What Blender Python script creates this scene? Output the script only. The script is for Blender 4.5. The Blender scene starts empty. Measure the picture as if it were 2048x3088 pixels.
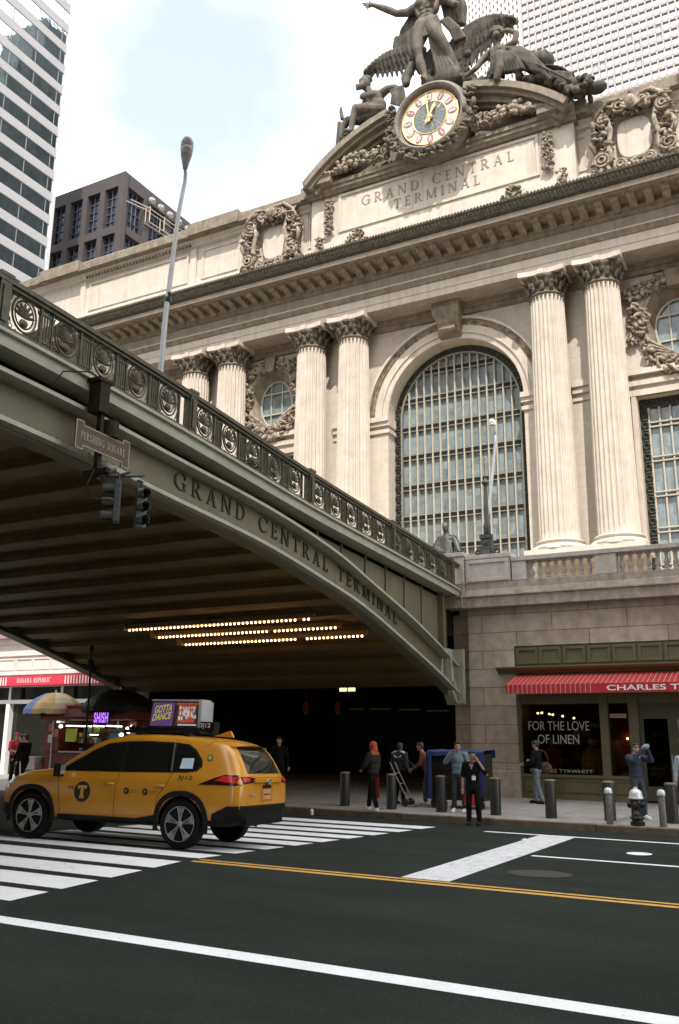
import bpy, bmesh, math, random
import numpy as np
from mathutils import Vector, Matrix, Euler, noise as mnoise
R = math.radians
PI = math.pi
C = bpy.context.scene.collection
SC = bpy.context.scene

# ---------------------------------------------------------------- camera
cam_d = bpy.data.cameras.new("camera")
cam = bpy.data.objects.new("camera", cam_d)
C.objects.link(cam)
SC.camera = cam
cam_d.sensor_fit = 'VERTICAL'
cam_d.sensor_height = 36.0
cam_d.sensor_width = 24.0
cam_d.lens = 2670.0 / 3088.0 * 36.0
cam_d.clip_start = 0.1
cam_d.clip_end = 3000
YAW, PITCH, ROLL = R(-28.18), R(14.21), R(0.46)
cy_, sy_, cp_, sp_ = math.cos(YAW), math.sin(YAW), math.cos(PITCH), math.sin(PITCH)
fv = Vector((sy_ * cp_, cy_ * cp_, sp_))
rv = Vector((cy_, -sy_, 0))
uv_ = rv.cross(fv)
r2 = math.cos(ROLL) * rv + math.sin(ROLL) * uv_
u2 = -math.sin(ROLL) * rv + math.cos(ROLL) * uv_
M = Matrix((r2, u2, -fv)).transposed().to_4x4()
M.translation = (0, 0, 1.95)
cam.matrix_world = M

# ---------------------------------------------------------------- world and sun
SUN_AZ, SUN_EL = R(28), R(54)       # azimuth measured from -Y towards +X
svec = Vector((math.sin(SUN_AZ) * math.cos(SUN_EL), -math.cos(SUN_AZ) * math.cos(SUN_EL), math.sin(SUN_EL)))
W = bpy.data.worlds.new("World")
SC.world = W
W.use_nodes = True
nt = W.node_tree
for n in list(nt.nodes):
    nt.nodes.remove(n)
out = nt.nodes.new('ShaderNodeOutputWorld')
bg = nt.nodes.new('ShaderNodeBackground')
bg.inputs['Strength'].default_value = 0.1
sky = nt.nodes.new('ShaderNodeTexSky')
sky.sky_type = 'NISHITA'
sky.sun_disc = False
sky.sun_elevation = SUN_EL
sky.sun_rotation = PI - SUN_AZ
sky.air_density = 1.0
sky.dust_density = 2.5
tc = nt.nodes.new('ShaderNodeTexCoord')
mp = nt.nodes.new('ShaderNodeMapping')
mp.inputs['Scale'].default_value = (1, 1, 1.5)
mp.inputs['Location'].default_value = (0.35, 0.1, 0.2)
nz = nt.nodes.new('ShaderNodeTexNoise')
nz.inputs['Scale'].default_value = 3.2
nz.inputs['Detail'].default_value = 7
nz.inputs['Roughness'].default_value = 0.6
cr = nt.nodes.new('ShaderNodeValToRGB')
cr.color_ramp.elements[0].position = 0.22
cr.color_ramp.elements[0].color = (0.19, 0.19, 0.19, 1)
cr.color_ramp.elements[1].position = 0.56
cr.color_ramp.elements[1].color = (1, 1, 1, 1)
e_ = cr.color_ramp.elements.new(0.42)
e_.color = (0.30, 0.30, 0.30, 1)
mx = nt.nodes.new('ShaderNodeMixRGB')
mx.inputs[2].default_value = (12.0, 12.2, 12.3, 1)
L = nt.links.new
L(tc.outputs['Generated'], mp.inputs['Vector'])
L(mp.outputs['Vector'], nz.inputs['Vector'])
# openings in the cloud where pale blue shows through
last_f = nz.outputs['Fac']
for d0, amt, inner in (((-0.497, 0.575, 0.650), 0.15, 0.990), ((-0.478, 0.625, 0.617), 0.10, 0.994), ((-0.534, 0.52, 0.667), 0.08, 0.993)):
    dp = nt.nodes.new('ShaderNodeVectorMath')
    dp.operation = 'DOT_PRODUCT'
    dp.inputs[1].default_value = d0
    L(tc.outputs['Generated'], dp.inputs[0])
    mr0 = nt.nodes.new('ShaderNodeMapRange')
    mr0.inputs['From Min'].default_value = inner
    mr0.inputs['From Max'].default_value = 1.0
    mr0.inputs['To Max'].default_value = amt
    L(dp.outputs['Value'], mr0.inputs['Value'])
    sb = nt.nodes.new('ShaderNodeMath')
    sb.operation = 'SUBTRACT'
    L(last_f, sb.inputs[0])
    L(mr0.outputs['Result'], sb.inputs[1])
    last_f = sb.outputs[0]
L(last_f, cr.inputs['Fac'])
L(cr.outputs['Color'], mx.inputs[0])
L(sky.outputs['Color'], mx.inputs[1])
L(mx.outputs['Color'], bg.inputs['Color'])
L(bg.outputs['Background'], out.inputs['Surface'])

sun_d = bpy.data.lights.new("sun", 'SUN')
sun_d.energy = 2.1
sun_d.angle = R(0.6)
sun_d.color = (1.0, 0.95, 0.88)
sun = bpy.data.objects.new("sun", sun_d)
C.objects.link(sun)
sun.rotation_euler = svec.to_track_quat('Z', 'Y').to_euler()

SC.view_settings.view_transform = 'Standard'
SC.view_settings.look = 'None'
SC.view_settings.exposure = 1.45
SC.view_settings.gamma = 1.0
SC.cycles.max_bounces = 8
SC.cycles.diffuse_bounces = 4

# ---------------------------------------------------------------- ground heights
def road_z(x, y):
    if y >= 10.5:
        return -0.005 * (x + 6.6) - 0.032 * (y - 19)
    return -0.005 * (x + 6.6) + 0.272 + 0.025 * (y - 10.5)

def side_z(x, y):
    return 0.07 - 0.005 * (x + 6.6) + 0.012 * (y - 21.3)

# ---------------------------------------------------------------- materials
MATS = {}
def nodes_of(name):
    m = bpy.data.materials.new(name)
    m.use_nodes = True
    t = m.node_tree
    b = t.nodes['Principled BSDF']
    return m, t, b

def mat(name, col, rough=0.7, metal=0.0, var=0.15, scale=4.0, bump=0.0, bscale=30.0,
        streak=0.0, scol=None, emit=None, estr=0.0, spec=None, stretch=(1, 1, 1), coat=0.0, fine=0.0, chip=None):
    """Noise-varied principled surface, with optional vertical weather streaks."""
    if name in MATS:
        return MATS[name]
    m, t, b = nodes_of(name)
    N, K = t.nodes.new, t.links.new
    b.inputs['Roughness'].default_value = rough
    b.inputs['Metallic'].default_value = metal
    if spec is None and max(col) < 0.03 and rough > 0.5:
        spec = 0.15
    if spec is not None:
        b.inputs['Specular IOR Level'].default_value = spec
    if coat:
        b.inputs['Coat Weight'].default_value = coat
        b.inputs['Coat Roughness'].default_value = 0.05
    g = N('ShaderNodeNewGeometry')
    mpp = N('ShaderNodeMapping')
    mpp.inputs['Scale'].default_value = stretch
    K(g.outputs['Position'], mpp.inputs['Vector'])
    n1 = N('ShaderNodeTexNoise')
    n1.inputs['Scale'].default_value = scale
    n1.inputs['Detail'].default_value = 6
    n1.inputs['Roughness'].default_value = 0.62
    K(mpp.outputs['Vector'], n1.inputs['Vector'])
    r = N('ShaderNodeValToRGB')
    r.color_ramp.elements[0].position = 0.3
    r.color_ramp.elements[1].position = 0.7
    r.color_ramp.elements[0].color = tuple(max(0, c * (1 - var)) for c in col) + (1,)
    r.color_ramp.elements[1].color = tuple(min(1, c * (1 + var)) for c in col) + (1,)
    K(n1.outputs['Fac'], r.inputs['Fac'])
    last = r.outputs['Color']
    if fine:
        n3 = N('ShaderNodeTexNoise')
        n3.inputs['Scale'].default_value = 90
        n3.inputs['Detail'].default_value = 3
        K(g.outputs['Position'], n3.inputs['Vector'])
        mr = N('ShaderNodeMapRange')
        mr.inputs['From Min'].default_value = 0.3
        mr.inputs['From Max'].default_value = 0.7
        mr.inputs['To Min'].default_value = 1 - fine
        mr.inputs['To Max'].default_value = 1 + fine
        K(n3.outputs['Fac'], mr.inputs['Value'])
        mm = N('ShaderNodeMixRGB')
        mm.blend_type = 'MULTIPLY'
        mm.inputs[0].default_value = 1
        K(last, mm.inputs[1])
        K(mr.outputs['Result'], mm.inputs[2])
        last = mm.outputs['Color']
    if chip:
        # paint worn through to the asphalt in small flecks
        nc = N('ShaderNodeTexNoise')
        nc.inputs['Scale'].default_value = 9
        nc.inputs['Detail'].default_value = 9
        nc.inputs['Roughness'].default_value = 0.72
        K(g.outputs['Position'], nc.inputs['Vector'])
        rc = N('ShaderNodeMapRange')
        rc.inputs['From Min'].default_value = chip[0]
        rc.inputs['From Max'].default_value = chip[0] + 0.03
        rc.inputs['To Min'].default_value = 0.75
        rc.inputs['To Max'].default_value = 0
        K(nc.outputs['Fac'], rc.inputs['Value'])
        mc = N('ShaderNodeMixRGB')
        K(rc.outputs['Result'], mc.inputs[0])
        K(last, mc.inputs[1])
        mc.inputs[2].default_value = (chip[1],) * 3 + (1,)
        last = mc.outputs['Color']
    if streak:
        m2 = N('ShaderNodeMapping')
        m2.inputs['Scale'].default_value = (2.2, 2.2, 0.22)
        K(g.outputs['Position'], m2.inputs['Vector'])
        n2 = N('ShaderNodeTexNoise')
        n2.inputs['Scale'].default_value = 1.6
        n2.inputs['Detail'].default_value = 5
        K(m2.outputs['Vector'], n2.inputs['Vector'])
        r2_ = N('ShaderNodeValToRGB')
        r2_.color_ramp.elements[0].position = 0.48
        r2_.color_ramp.elements[1].position = 0.75
        r2_.color_ramp.elements[0].color = (0, 0, 0, 1)
        r2_.color_ramp.elements[1].color = (streak, streak, streak, 1)
        K(n2.outputs['Fac'], r2_.inputs['Fac'])
        mm = N('ShaderNodeMixRGB')
        K(r2_.outputs['Color'], mm.inputs[0])
        K(last, mm.inputs[1])
        mm.inputs[2].default_value = tuple(scol or [c * 0.35 for c in col]) + (1,)
        last = mm.outputs['Color']
    K(last, b.inputs['Base Color'])
    if bump:
        nb = N('ShaderNodeTexNoise')
        nb.inputs['Scale'].default_value = bscale
        nb.inputs['Detail'].default_value = 4
        K(g.outputs['Position'], nb.inputs['Vector'])
        bp = N('ShaderNodeBump')
        bp.inputs['Strength'].default_value = bump
        bp.inputs['Distance'].default_value = 0.02
        K(nb.outputs['Fac'], bp.inputs['Height'])
        K(bp.outputs['Normal'], b.inputs['Normal'])
    if emit:
        b.inputs['Emission Color'].default_value = tuple(emit) + (1,)
        b.inputs['Emission Strength'].default_value = estr
    MATS[name] = m
    return m

def brick_mat(name, col, mortar, bw, bh, offx=0.0, offz=0.0, var=0.12, streak=0.0, ms=0.006, rough=0.8, ax='xz', scol=None, nvar=0.2, bumpd=0.012, squash=0.5):
    """Coursed ashlar: brick texture over the wall plane plus noise and streaks."""
    if name in MATS:
        return MATS[name]
    m, t, b = nodes_of(name)
    N, K = t.nodes.new, t.links.new
    g = N('ShaderNodeNewGeometry')
    sp = N('ShaderNodeSeparateXYZ')
    K(g.outputs['Position'], sp.inputs[0])
    cb = N('ShaderNodeCombineXYZ')
    K(sp.outputs['X' if ax[0] == 'x' else 'Y'], cb.inputs['X'])
    K(sp.outputs['Z' if ax[1] == 'z' else 'Y'], cb.inputs['Y'])
    mpp = N('ShaderNodeMapping')
    mpp.inputs['Location'].default_value = (offx, offz, 0)
    K(cb.outputs[0], mpp.inputs['Vector'])
    br = N('ShaderNodeTexBrick')
    br.inputs['Scale'].default_value = 1
    br.inputs['Brick Width'].default_value = bw
    br.inputs['Row Height'].default_value = bh
    br.inputs['Mortar Size'].default_value = ms
    br.inputs['Mortar Smooth'].default_value = 0.3
    br.offset = squash
    br.inputs['Color1'].default_value = tuple(c * (1 - var) for c in col) + (1,)
    br.inputs['Color2'].default_value = tuple(min(1, c * (1 + var)) for c in col) + (1,)
    br.inputs['Mortar'].default_value = tuple(mortar) + (1,)
    K(mpp.outputs[0], br.inputs['Vector'])
    n1 = N('ShaderNodeTexNoise')
    n1.inputs['Scale'].default_value = 3.0
    n1.inputs['Detail'].default_value = 8
    n1.inputs['Roughness'].default_value = 0.7
    K(g.outputs['Position'], n1.inputs['Vector'])
    mr = N('ShaderNodeMapRange')
    mr.inputs['From Min'].default_value = 0.3
    mr.inputs['From Max'].default_value = 0.7
    mr.inputs['To Min'].default_value = 1 - nvar
    mr.inputs['To Max'].default_value = 1 + nvar
    K(n1.outputs['Fac'], mr.inputs['Value'])
    mm = N('ShaderNodeMixRGB')
    mm.blend_type = 'MULTIPLY'
    mm.inputs[0].default_value = 1
    K(br.outputs['Color'], mm.inputs[1])
    K(mr.outputs['Result'], mm.inputs[2])
    last = mm.outputs['Color']
    if streak:
        m2 = N('ShaderNodeMapping')
        m2.inputs['Scale'].default_value = (1.6, 1.6, 0.25)
        K(g.outputs['Position'], m2.inputs['Vector'])
        n2 = N('ShaderNodeTexNoise')
        n2.inputs['Scale'].default_value = 1.5
        n2.inputs['Detail'].default_value = 6
        K(m2.outputs['Vector'], n2.inputs['Vector'])
        r2_ = N('ShaderNodeValToRGB')
        r2_.color_ramp.elements[0].position = 0.45
        r2_.color_ramp.elements[1].position = 0.75
        r2_.color_ramp.elements[0].color = (0, 0, 0, 1)
        r2_.color_ramp.elements[1].color = (streak,) * 3 + (1,)
        K(n2.outputs['Fac'], r2_.inputs['Fac'])
        m3 = N('ShaderNodeMixRGB')
        K(r2_.outputs['Color'], m3.inputs[0])
        K(last, m3.inputs[1])
        m3.inputs[2].default_value = tuple(scol or [c * 0.4 for c in col]) + (1,)
        last = m3.outputs['Color']
    K(last, b.inputs['Base Color'])
    b.inputs['Roughness'].default_value = rough
    bp = N('ShaderNodeBump')
    bp.inputs['Strength'].default_value = 0.6
    bp.inputs['Distance'].default_value = bumpd
    inv = N('ShaderNodeMath')
    inv.operation = 'SUBTRACT'
    inv.inputs[0].default_value = 1
    K(br.outputs['Fac'], inv.inputs[1])
    K(inv.outputs[0], bp.inputs['Height'])
    K(bp.outputs['Normal'], b.inputs['Normal'])
    MATS[name] = m
    return m

def glass_mat(name, col, rough=0.08, spec=0.6):
    return mat(name, col, rough=rough, var=0.25, scale=0.9, spec=spec)

LIME = brick_mat('limestone', (0.515, 0.458, 0.383), (0.35, 0.30, 0.25), 1.5, 0.62, ms=0.008, var=0.025, streak=0.4, scol=(0.33, 0.275, 0.21), nvar=0.10, bumpd=0.003)
LIMEP = mat('limestone_plain', (0.525, 0.467, 0.392), 0.75, var=0.10, scale=1.2, streak=0.45, scol=(0.31, 0.25, 0.185), bump=0.25, bscale=12)
LIMEG = mat('limestone_shade_grey', (0.33, 0.285, 0.235), 0.8, var=0.15, scale=1.5, streak=0.5, scol=(0.20, 0.165, 0.12))  # greyed to paint in cornice shade as well as weathering on the frieze
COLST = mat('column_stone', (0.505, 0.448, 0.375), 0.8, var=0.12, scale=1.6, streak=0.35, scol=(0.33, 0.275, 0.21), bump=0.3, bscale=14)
LIMEW = mat('limestone_weathered_shaded', (0.205, 0.17, 0.125), 0.85, var=0.35, scale=2.5, streak=0.6, scol=(0.10, 0.085, 0.06), bump=0.5, bscale=14)  # weathered tone; on modillions and cornice soffit it also paints shade
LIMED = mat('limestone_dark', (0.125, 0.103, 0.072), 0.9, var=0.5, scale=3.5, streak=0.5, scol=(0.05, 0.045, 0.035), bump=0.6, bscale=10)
CARVE = mat('carved_stone', (0.255, 0.21, 0.16), 0.9, var=0.7, scale=3.5, streak=0.5, scol=(0.07, 0.06, 0.045), bump=0.4)
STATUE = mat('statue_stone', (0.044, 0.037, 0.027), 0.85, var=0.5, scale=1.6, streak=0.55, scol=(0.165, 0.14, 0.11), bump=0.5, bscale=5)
CHENEAU = mat('cornice_gutter_metal', (0.058, 0.049, 0.033), 0.8, var=0.6, scale=5, bump=0.5, bscale=18)
GRANITE = brick_mat('granite_blocks', (0.41, 0.342, 0.278), (0.17, 0.13, 0.10), 2.3, 1.16 / 2, offx=0.35, offz=-0.02, var=0.16, streak=0.4, scol=(0.19, 0.145, 0.105), ms=0.014, nvar=0.25)
GRANP = mat('granite_plain', (0.34, 0.285, 0.235), 0.8, var=0.28, scale=5, streak=0.55, scol=(0.14, 0.11, 0.07), bump=0.3)
GRANV = mat('granite_pale', (0.46, 0.41, 0.37), 0.8, var=0.15, scale=6, streak=0.25, bump=0.3)
WHITESTONE = mat('pale_stone', (0.68, 0.62, 0.57), 0.8, var=0.08, scale=2, streak=0.2)
BRIDGE = mat('bridge_grey_green_paint', (0.132, 0.117, 0.070), 0.55, var=0.14, scale=1.6, streak=0.5, scol=(0.085, 0.065, 0.032), bump=0.15, bscale=60)
BRIDGEL = mat('bridge_pale_flange', (0.33, 0.325, 0.255), 0.5, var=0.15, scale=4, streak=0.2)
RAILM = mat('bronze_green_railing', (0.062, 0.055, 0.029), 0.5, var=0.45, scale=9, streak=0.3, scol=(0.05, 0.04, 0.02), bump=0.3, metal=0.15)
UNDER = mat('underside_brown_paint', (0.118, 0.076, 0.021), 0.6, var=0.3, scale=1.2, bump=0.2)
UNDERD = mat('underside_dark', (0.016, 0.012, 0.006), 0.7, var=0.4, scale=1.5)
ENGRAVE = mat('incised_letter_shade', (0.27, 0.21, 0.155), 0.9, var=0.2)
LETTERB = mat('bridge_letter_bronze', (0.035, 0.03, 0.02), 0.6, var=0.2)
ASPHALT = mat('asphalt', (0.0250, 0.0305, 0.0245), 0.9, spec=0.12, var=0.28, scale=1.1, stretch=(0.35, 1, 1), bump=0.7, bscale=240, fine=0.5)
CONCRETE = brick_mat('sidewalk_concrete', (0.27, 0.245, 0.225), (0.15, 0.13, 0.12), 1.5, 1.5, ms=0.012, var=0.06, ax='xy', nvar=0.22, squash=0.0, streak=0.0)
CURBM = mat('curb_stone', (0.12, 0.09, 0.062), 0.8, var=0.35, scale=6, bump=0.4)
PAINTW = mat('road_white_paint', (0.82, 0.82, 0.82), 0.6, var=0.07, scale=3, bump=0.3, bscale=150, fine=0.08, chip=(0.335, 0.06))
PAINTWW = mat('worn_white_paint', (0.62, 0.62, 0.625), 0.7, var=0.14, scale=5, bump=0.3, bscale=150, fine=0.12, chip=(0.39, 0.055))
PAINTY = mat('road_yellow_paint', (0.56, 0.31, 0.06), 0.6, var=0.12, scale=8, fine=0.15, chip=(0.38, 0.06))
GREEN = mat('storefront_green_paint', (0.112, 0.096, 0.042), 0.5, var=0.12, scale=3, bump=0.1)
GLASSD = glass_mat('shop_glass', (0.014, 0.014, 0.011), 0.04, 0.5)
GLASSB = brick_mat('blue_grey_glass', (0.175, 0.215, 0.225), (0.17, 0.21, 0.22), 0.496, 0.62, offx=0.2, var=0.22, rough=0.16, squash=0.0, nvar=0.28, bumpd=0.0)
MULL = mat('window_bar_bronze', (0.42, 0.39, 0.32), 0.5, var=0.15)
MULLD = mat('window_frame_dark', (0.034, 0.034, 0.024), 0.6, var=0.35, scale=10, bump=0.4)
BLACK = mat('black', (0.012, 0.012, 0.011), 0.6, var=0.2)
DARKM = mat('dark_metal', (0.028, 0.03, 0.024), 0.5, var=0.25)
WHITE = mat('white_plain', (0.78, 0.78, 0.76), 0.6, var=0.04)
RED = mat('awning_red', (0.40, 0.022, 0.03), 0.8, var=0.1)
STEEL = mat('steel', (0.36, 0.36, 0.34), 0.45, metal=0.5, var=0.35, scale=14)
SILVER = mat('silver_paint', (0.62, 0.62, 0.60), 0.4, metal=0.3, var=0.15)
GREYM = mat('grey_lamp_metal', (0.36, 0.37, 0.37), 0.5, metal=0.2, var=0.12)

# ---------------------------------------------------------------- mesh builder
class MB:
    def __init__(s):
        s.v, s.f, s.m = [], [], []
    def cut(s):
        if not hasattr(s, 'cuts'):
            s.cuts = [0]
        if s.cuts[-1] != len(s.f):
            s.cuts.append(len(s.f))
    def build_each(s, name, mats, parent, **kw):
        s.cut()
        r = []
        for a, b in zip(s.cuts, s.cuts[1:]):
            q, ix = MB(), {}
            for f, m in zip(s.f[a:b], s.m[a:b]):
                q.f.append(tuple(ix.setdefault(i, len(ix)) for i in f))
                q.m.append(m)
            q.v = [s.v[i] for i in ix]
            r.append(q.build(name, mats, parent, **kw))
        return r
    def add(s, vs, fs, m=0):
        o = len(s.v)
        s.v += [tuple(v) for v in vs]
        s.f += [tuple(i + o for i in f) for f in fs]
        s.m += [m] * len(fs)
    def box(s, x0, x1, y0, y1, z0, z1, m=0):
        s.add([(x0, y0, z0), (x1, y0, z0), (x1, y1, z0), (x0, y1, z0), (x0, y0, z1), (x1, y0, z1), (x1, y1, z1), (x0, y1, z1)],
              [(0, 3, 2, 1), (4, 5, 6, 7), (0, 1, 5, 4), (1, 2, 6, 5), (2, 3, 7, 6), (3, 0, 4, 7)], m)
    def obox(s, c, d, rot=(0, 0, 0), m=0):
        q = Euler(rot).to_matrix()
        a, b, e = d[0] / 2, d[1] / 2, d[2] / 2
        P = [(-a, -b, -e), (a, -b, -e), (a, b, -e), (-a, b, -e), (-a, -b, e), (a, -b, e), (a, b, e), (-a, b, e)]
        s.add([Vector(c) + q @ Vector(p) for p in P], [(0, 3, 2, 1), (4, 5, 6, 7), (0, 1, 5, 4), (1, 2, 6, 5), (2, 3, 7, 6), (3, 0, 4, 7)], m)
    def prism(s, poly, f3, a, b, m=0, caps=True):
        """poly: 2D points; f3(u, v, t) -> 3D; extruded t from a to b."""
        n = len(poly)
        vs = [f3(u, v, a) for u, v in poly] + [f3(u, v, b) for u, v in poly]
        fs = [(i, (i + 1) % n, (i + 1) % n + n, i + n) for i in range(n)]
        if caps:
            fs += [tuple(range(n))[::-1], tuple(range(n, 2 * n))]
        s.add(vs, fs, m)
    def sweepx(s, prof, x0, x1, m=0, ms=None):
        """prof: closed (y, z) polygon extruded along X; ms: material per side."""
        n = len(prof)
        vs = [(x0, y, z) for y, z in prof] + [(x1, y, z) for y, z in prof]
        o = len(s.v)
        s.v += vs
        for i in range(n):
            s.f.append((o + i, o + (i + 1) % n, o + (i + 1) % n + n, o + i + n))
            s.m.append(ms[i] if ms else m)
        s.f.append(tuple(o + i for i in range(n))[::-1]); s.m.append(m)
        s.f.append(tuple(o + n + i for i in range(n))); s.m.append(m)
    def tube(s, pts, r, n=8, m=0, caps=True):
        pts = [Vector(p) for p in pts]
        rs = r if isinstance(r, (list, tuple)) else [r] * len(pts)
        up = Vector((0, 0, 1))
        rings = []
        prev = None
        for i, p in enumerate(pts):
            d = (pts[min(i + 1, len(pts) - 1)] - pts[max(i - 1, 0)])
            if d.length < 1e-9:
                d = Vector((0, 0, 1))
            d.normalize()
            if prev is None:
                a = d.cross(up)
                if a.length < 1e-3:
                    a = d.cross(Vector((1, 0, 0)))
            else:
                a = prev - d * prev.dot(d)
            a.normalize()
            prev = a
            b = d.cross(a)
            rings.append([p + rs[i] * (math.cos(2 * PI * k / n) * a + math.sin(2 * PI * k / n) * b) for k in range(n)])
        vs = [v for rg in rings for v in rg]
        fs = [(i * n + k, i * n + (k + 1) % n, (i + 1) * n + (k + 1) % n, (i + 1) * n + k) for i in range(len(pts) - 1) for k in range(n)]
        if caps:
            fs += [tuple(range(n))[::-1], tuple(range((len(pts) - 1) * n, len(pts) * n))]
        s.add(vs, fs, m)
    def lathe(s, prof, c=(0, 0, 0), n=16, m=0, axis='z', sx=1.0, sy=1.0):
        """prof: (r, z) list from bottom to top."""
        vs, fs = [], []
        for r, z in prof:
            for k in range(n):
                a = 2 * PI * k / n
                x, y = r * math.cos(a) * sx, r * math.sin(a) * sy
                if axis == 'z':
                    vs.append((c[0] + x, c[1] + y, c[2] + z))
                elif axis == 'y':
                    vs.append((c[0] + x, c[1] - z, c[2] + y))
                else:
                    vs.append((c[0] + z, c[1] + x, c[2] + y))
        q = len(prof)
        fs = [(i * n + k, i * n + (k + 1) % n, (i + 1) * n + (k + 1) % n, (i + 1) * n + k) for i in range(q - 1) for k in range(n)]
        fs += [tuple(range(n))[::-1], tuple(range((q - 1) * n, q * n))]
        s.add(vs, fs, m)
    def ell(s, c, r, rot=None, n=8, k=5, m=0):
        """low ellipsoid; r = (rx, ry, rz)."""
        if not isinstance(r, (tuple, list)):
            r = (r, r, r)
        q = Euler(rot).to_matrix() if rot else None
        vs = [Vector((0, 0, -r[2]))]
        for i in range(1, k):
            a = -PI / 2 + PI * i / k
            for j in range(n):
                b = 2 * PI * j / n
                vs.append(Vector((r[0] * math.cos(a) * math.cos(b), r[1] * math.cos(a) * math.sin(b), r[2] * math.sin(a))))
        vs.append(Vector((0, 0, r[2])))
        if q:
            vs = [q @ v for v in vs]
        c = Vector(c)
        vs = [v + c for v in vs]
        fs = [(0, 1 + (j + 1) % n, 1 + j) for j in range(n)]
        for i in range(k - 2):
            for j in range(n):
                fs.append((1 + i * n + j, 1 + i * n + (j + 1) % n, 1 + (i + 1) * n + (j + 1) % n, 1 + (i + 1) * n + j))
        t = len(vs) - 1
        o = 1 + (k - 2) * n
        fs += [(o + j, o + (j + 1) % n, t) for j in range(n)]
        s.add(vs, fs, m)
    def cap(s, a, b, ra, rb, n=10, m=0):
        """tapered capsule from a to b."""
        a, b = Vector(a), Vector(b)
        d = b - a
        if d.length < 1e-6:
            s.ell(a, ra, n=n, k=6, m=m)
            return
        d.normalize()
        pts, rs = [], []
        for t in (-0.98, -0.8, -0.45):
            pts.append(a + d * ra * t); rs.append(ra * math.sqrt(1 - t * t))
        pts.append(a); rs.append(ra)
        pts.append(b); rs.append(rb)
        for t in (0.45, 0.8, 0.98):
            pts.append(b + d * rb * t); rs.append(rb * math.sqrt(1 - t * t))
        s.tube(pts, rs, n, m)
    def torus(s, c, R1, r, ax=((1, 0, 0), (0, 0, 1)), n=20, k=6, ry=None, m=0, a0=0.0, a1=2 * PI, shear=0.0):
        u, v = Vector(ax[0]), Vector(ax[1])
        w = u.cross(v)
        c = Vector(c)
        full = abs(a1 - a0 - 2 * PI) < 1e-6
        q = n if full else n + 1
        R2 = ry or R1
        vs = []
        for i in range(q):
            a = a0 + (a1 - a0) * i / n
            d = u * math.cos(a) + v * math.sin(a)
            p = c + u * R1 * math.cos(a) + v * R2 * math.sin(a)
            for j in range(k):
                b = 2 * PI * j / k
                vs.append(p + d * r * math.cos(b) + w * r * math.sin(b))
        fs = []
        for i in range(n):
            i2 = (i + 1) % q
            for j in range(k):
                fs.append((i * k + j, i2 * k + j, i2 * k + (j + 1) % k, i * k + (j + 1) % k))
        s.add(vs, fs, m)
    def xf(s, fn):
        s.v = [tuple(fn(*v)) for v in s.v]
        return s
    def build(s, name, mats, parent=None, smooth=False, local=False, bevel=0.0, angle=None):
        me = bpy.data.meshes.new(name)
        vs = s.v
        if parent is not None and not local:
            o = parent['org'] if 'org' in parent else (0, 0, 0)
            vs = [(v[0] - o[0], v[1] - o[1], v[2] - o[2]) for v in vs]
        me.from_pydata(vs, [], s.f)
        if not isinstance(mats, (list, tuple)):
            mats = [mats]
        for q in mats:
            me.materials.append(q)
        if len(mats) > 1:
            me.polygons.foreach_set('material_index', s.m)
        bm = bmesh.new()
        bm.from_mesh(me)
        bmesh.ops.recalc_face_normals(bm, faces=bm.faces)
        bm.to_mesh(me)
        bm.free()
        if smooth:
            me.polygons.foreach_set('use_smooth', [True] * len(me.polygons))
            if angle:
                me.set_sharp_from_angle(angle=R(angle))
        o = bpy.data.objects.new(name, me)
        C.objects.link(o)
        if parent is not None:
            o.parent = parent
            o['org'] = tuple(parent['org']) if 'org' in parent else (0, 0, 0)
        if bevel:
            b = o.modifiers.new('bevel', 'BEVEL')
            b.width = bevel
            b.segments = 2
            b.limit_method = 'ANGLE'
        return o

def thing(name, label, cat, loc=(0, 0, 0), rz=0.0, group=None):
    o = bpy.data.objects.new(name, None)
    o.empty_display_size = 0.2
    C.objects.link(o)
    o.location = loc
    o.rotation_euler = (0, 0, rz)
    o['org'] = tuple(float(v) for v in loc)
    o['label'] = label
    o['category'] = cat
    if group:
        o['group'] = group
    return o

def tag(o, label, cat, group=None):
    o['label'] = label
    o['category'] = cat
    if group:
        o['group'] = group
    return o

def struct(o):
    o['kind'] = 'structure'
    return o

def copy_tree(o, parent=None):
    c = o.copy()
    C.objects.link(c)
    c.parent = parent
    for ch in list(o.children):
        copy_tree(ch, c)
    return c

def remesh(o, vox, smooth=2):
    m = o.modifiers.new('remesh', 'REMESH')
    m.mode = 'VOXEL'
    m.voxel_size = vox
    m.use_smooth_shade = True
    if smooth:
        k = o.modifiers.new('smooth', 'SMOOTH')
        k.iterations = smooth
        k.factor = 0.5
    return o

def spline(ys, zs):
    ys, zs = list(ys), list(zs)
    n = len(ys)
    d = [(zs[i + 1] - zs[i]) / (ys[i + 1] - ys[i]) for i in range(n - 1)]
    t = [d[0]] + [(d[i - 1] + d[i]) / 2 for i in range(1, n - 1)] + [d[-1]]
    def f(y):
        if y <= ys[0]:
            return zs[0] + t[0] * (y - ys[0])
        if y >= ys[-1]:
            return zs[-1] + t[-1] * (y - ys[-1])
        i = 0
        while y > ys[i + 1]:
            i += 1
        h = ys[i + 1] - ys[i]
        u = (y - ys[i]) / h
        return ((2 * u ** 3 - 3 * u * u + 1) * zs[i] + (u ** 3 - 2 * u * u + u) * h * t[i]
                + (-2 * u ** 3 + 3 * u * u) * zs[i + 1] + (u ** 3 - u * u) * h * t[i + 1])
    return f

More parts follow.
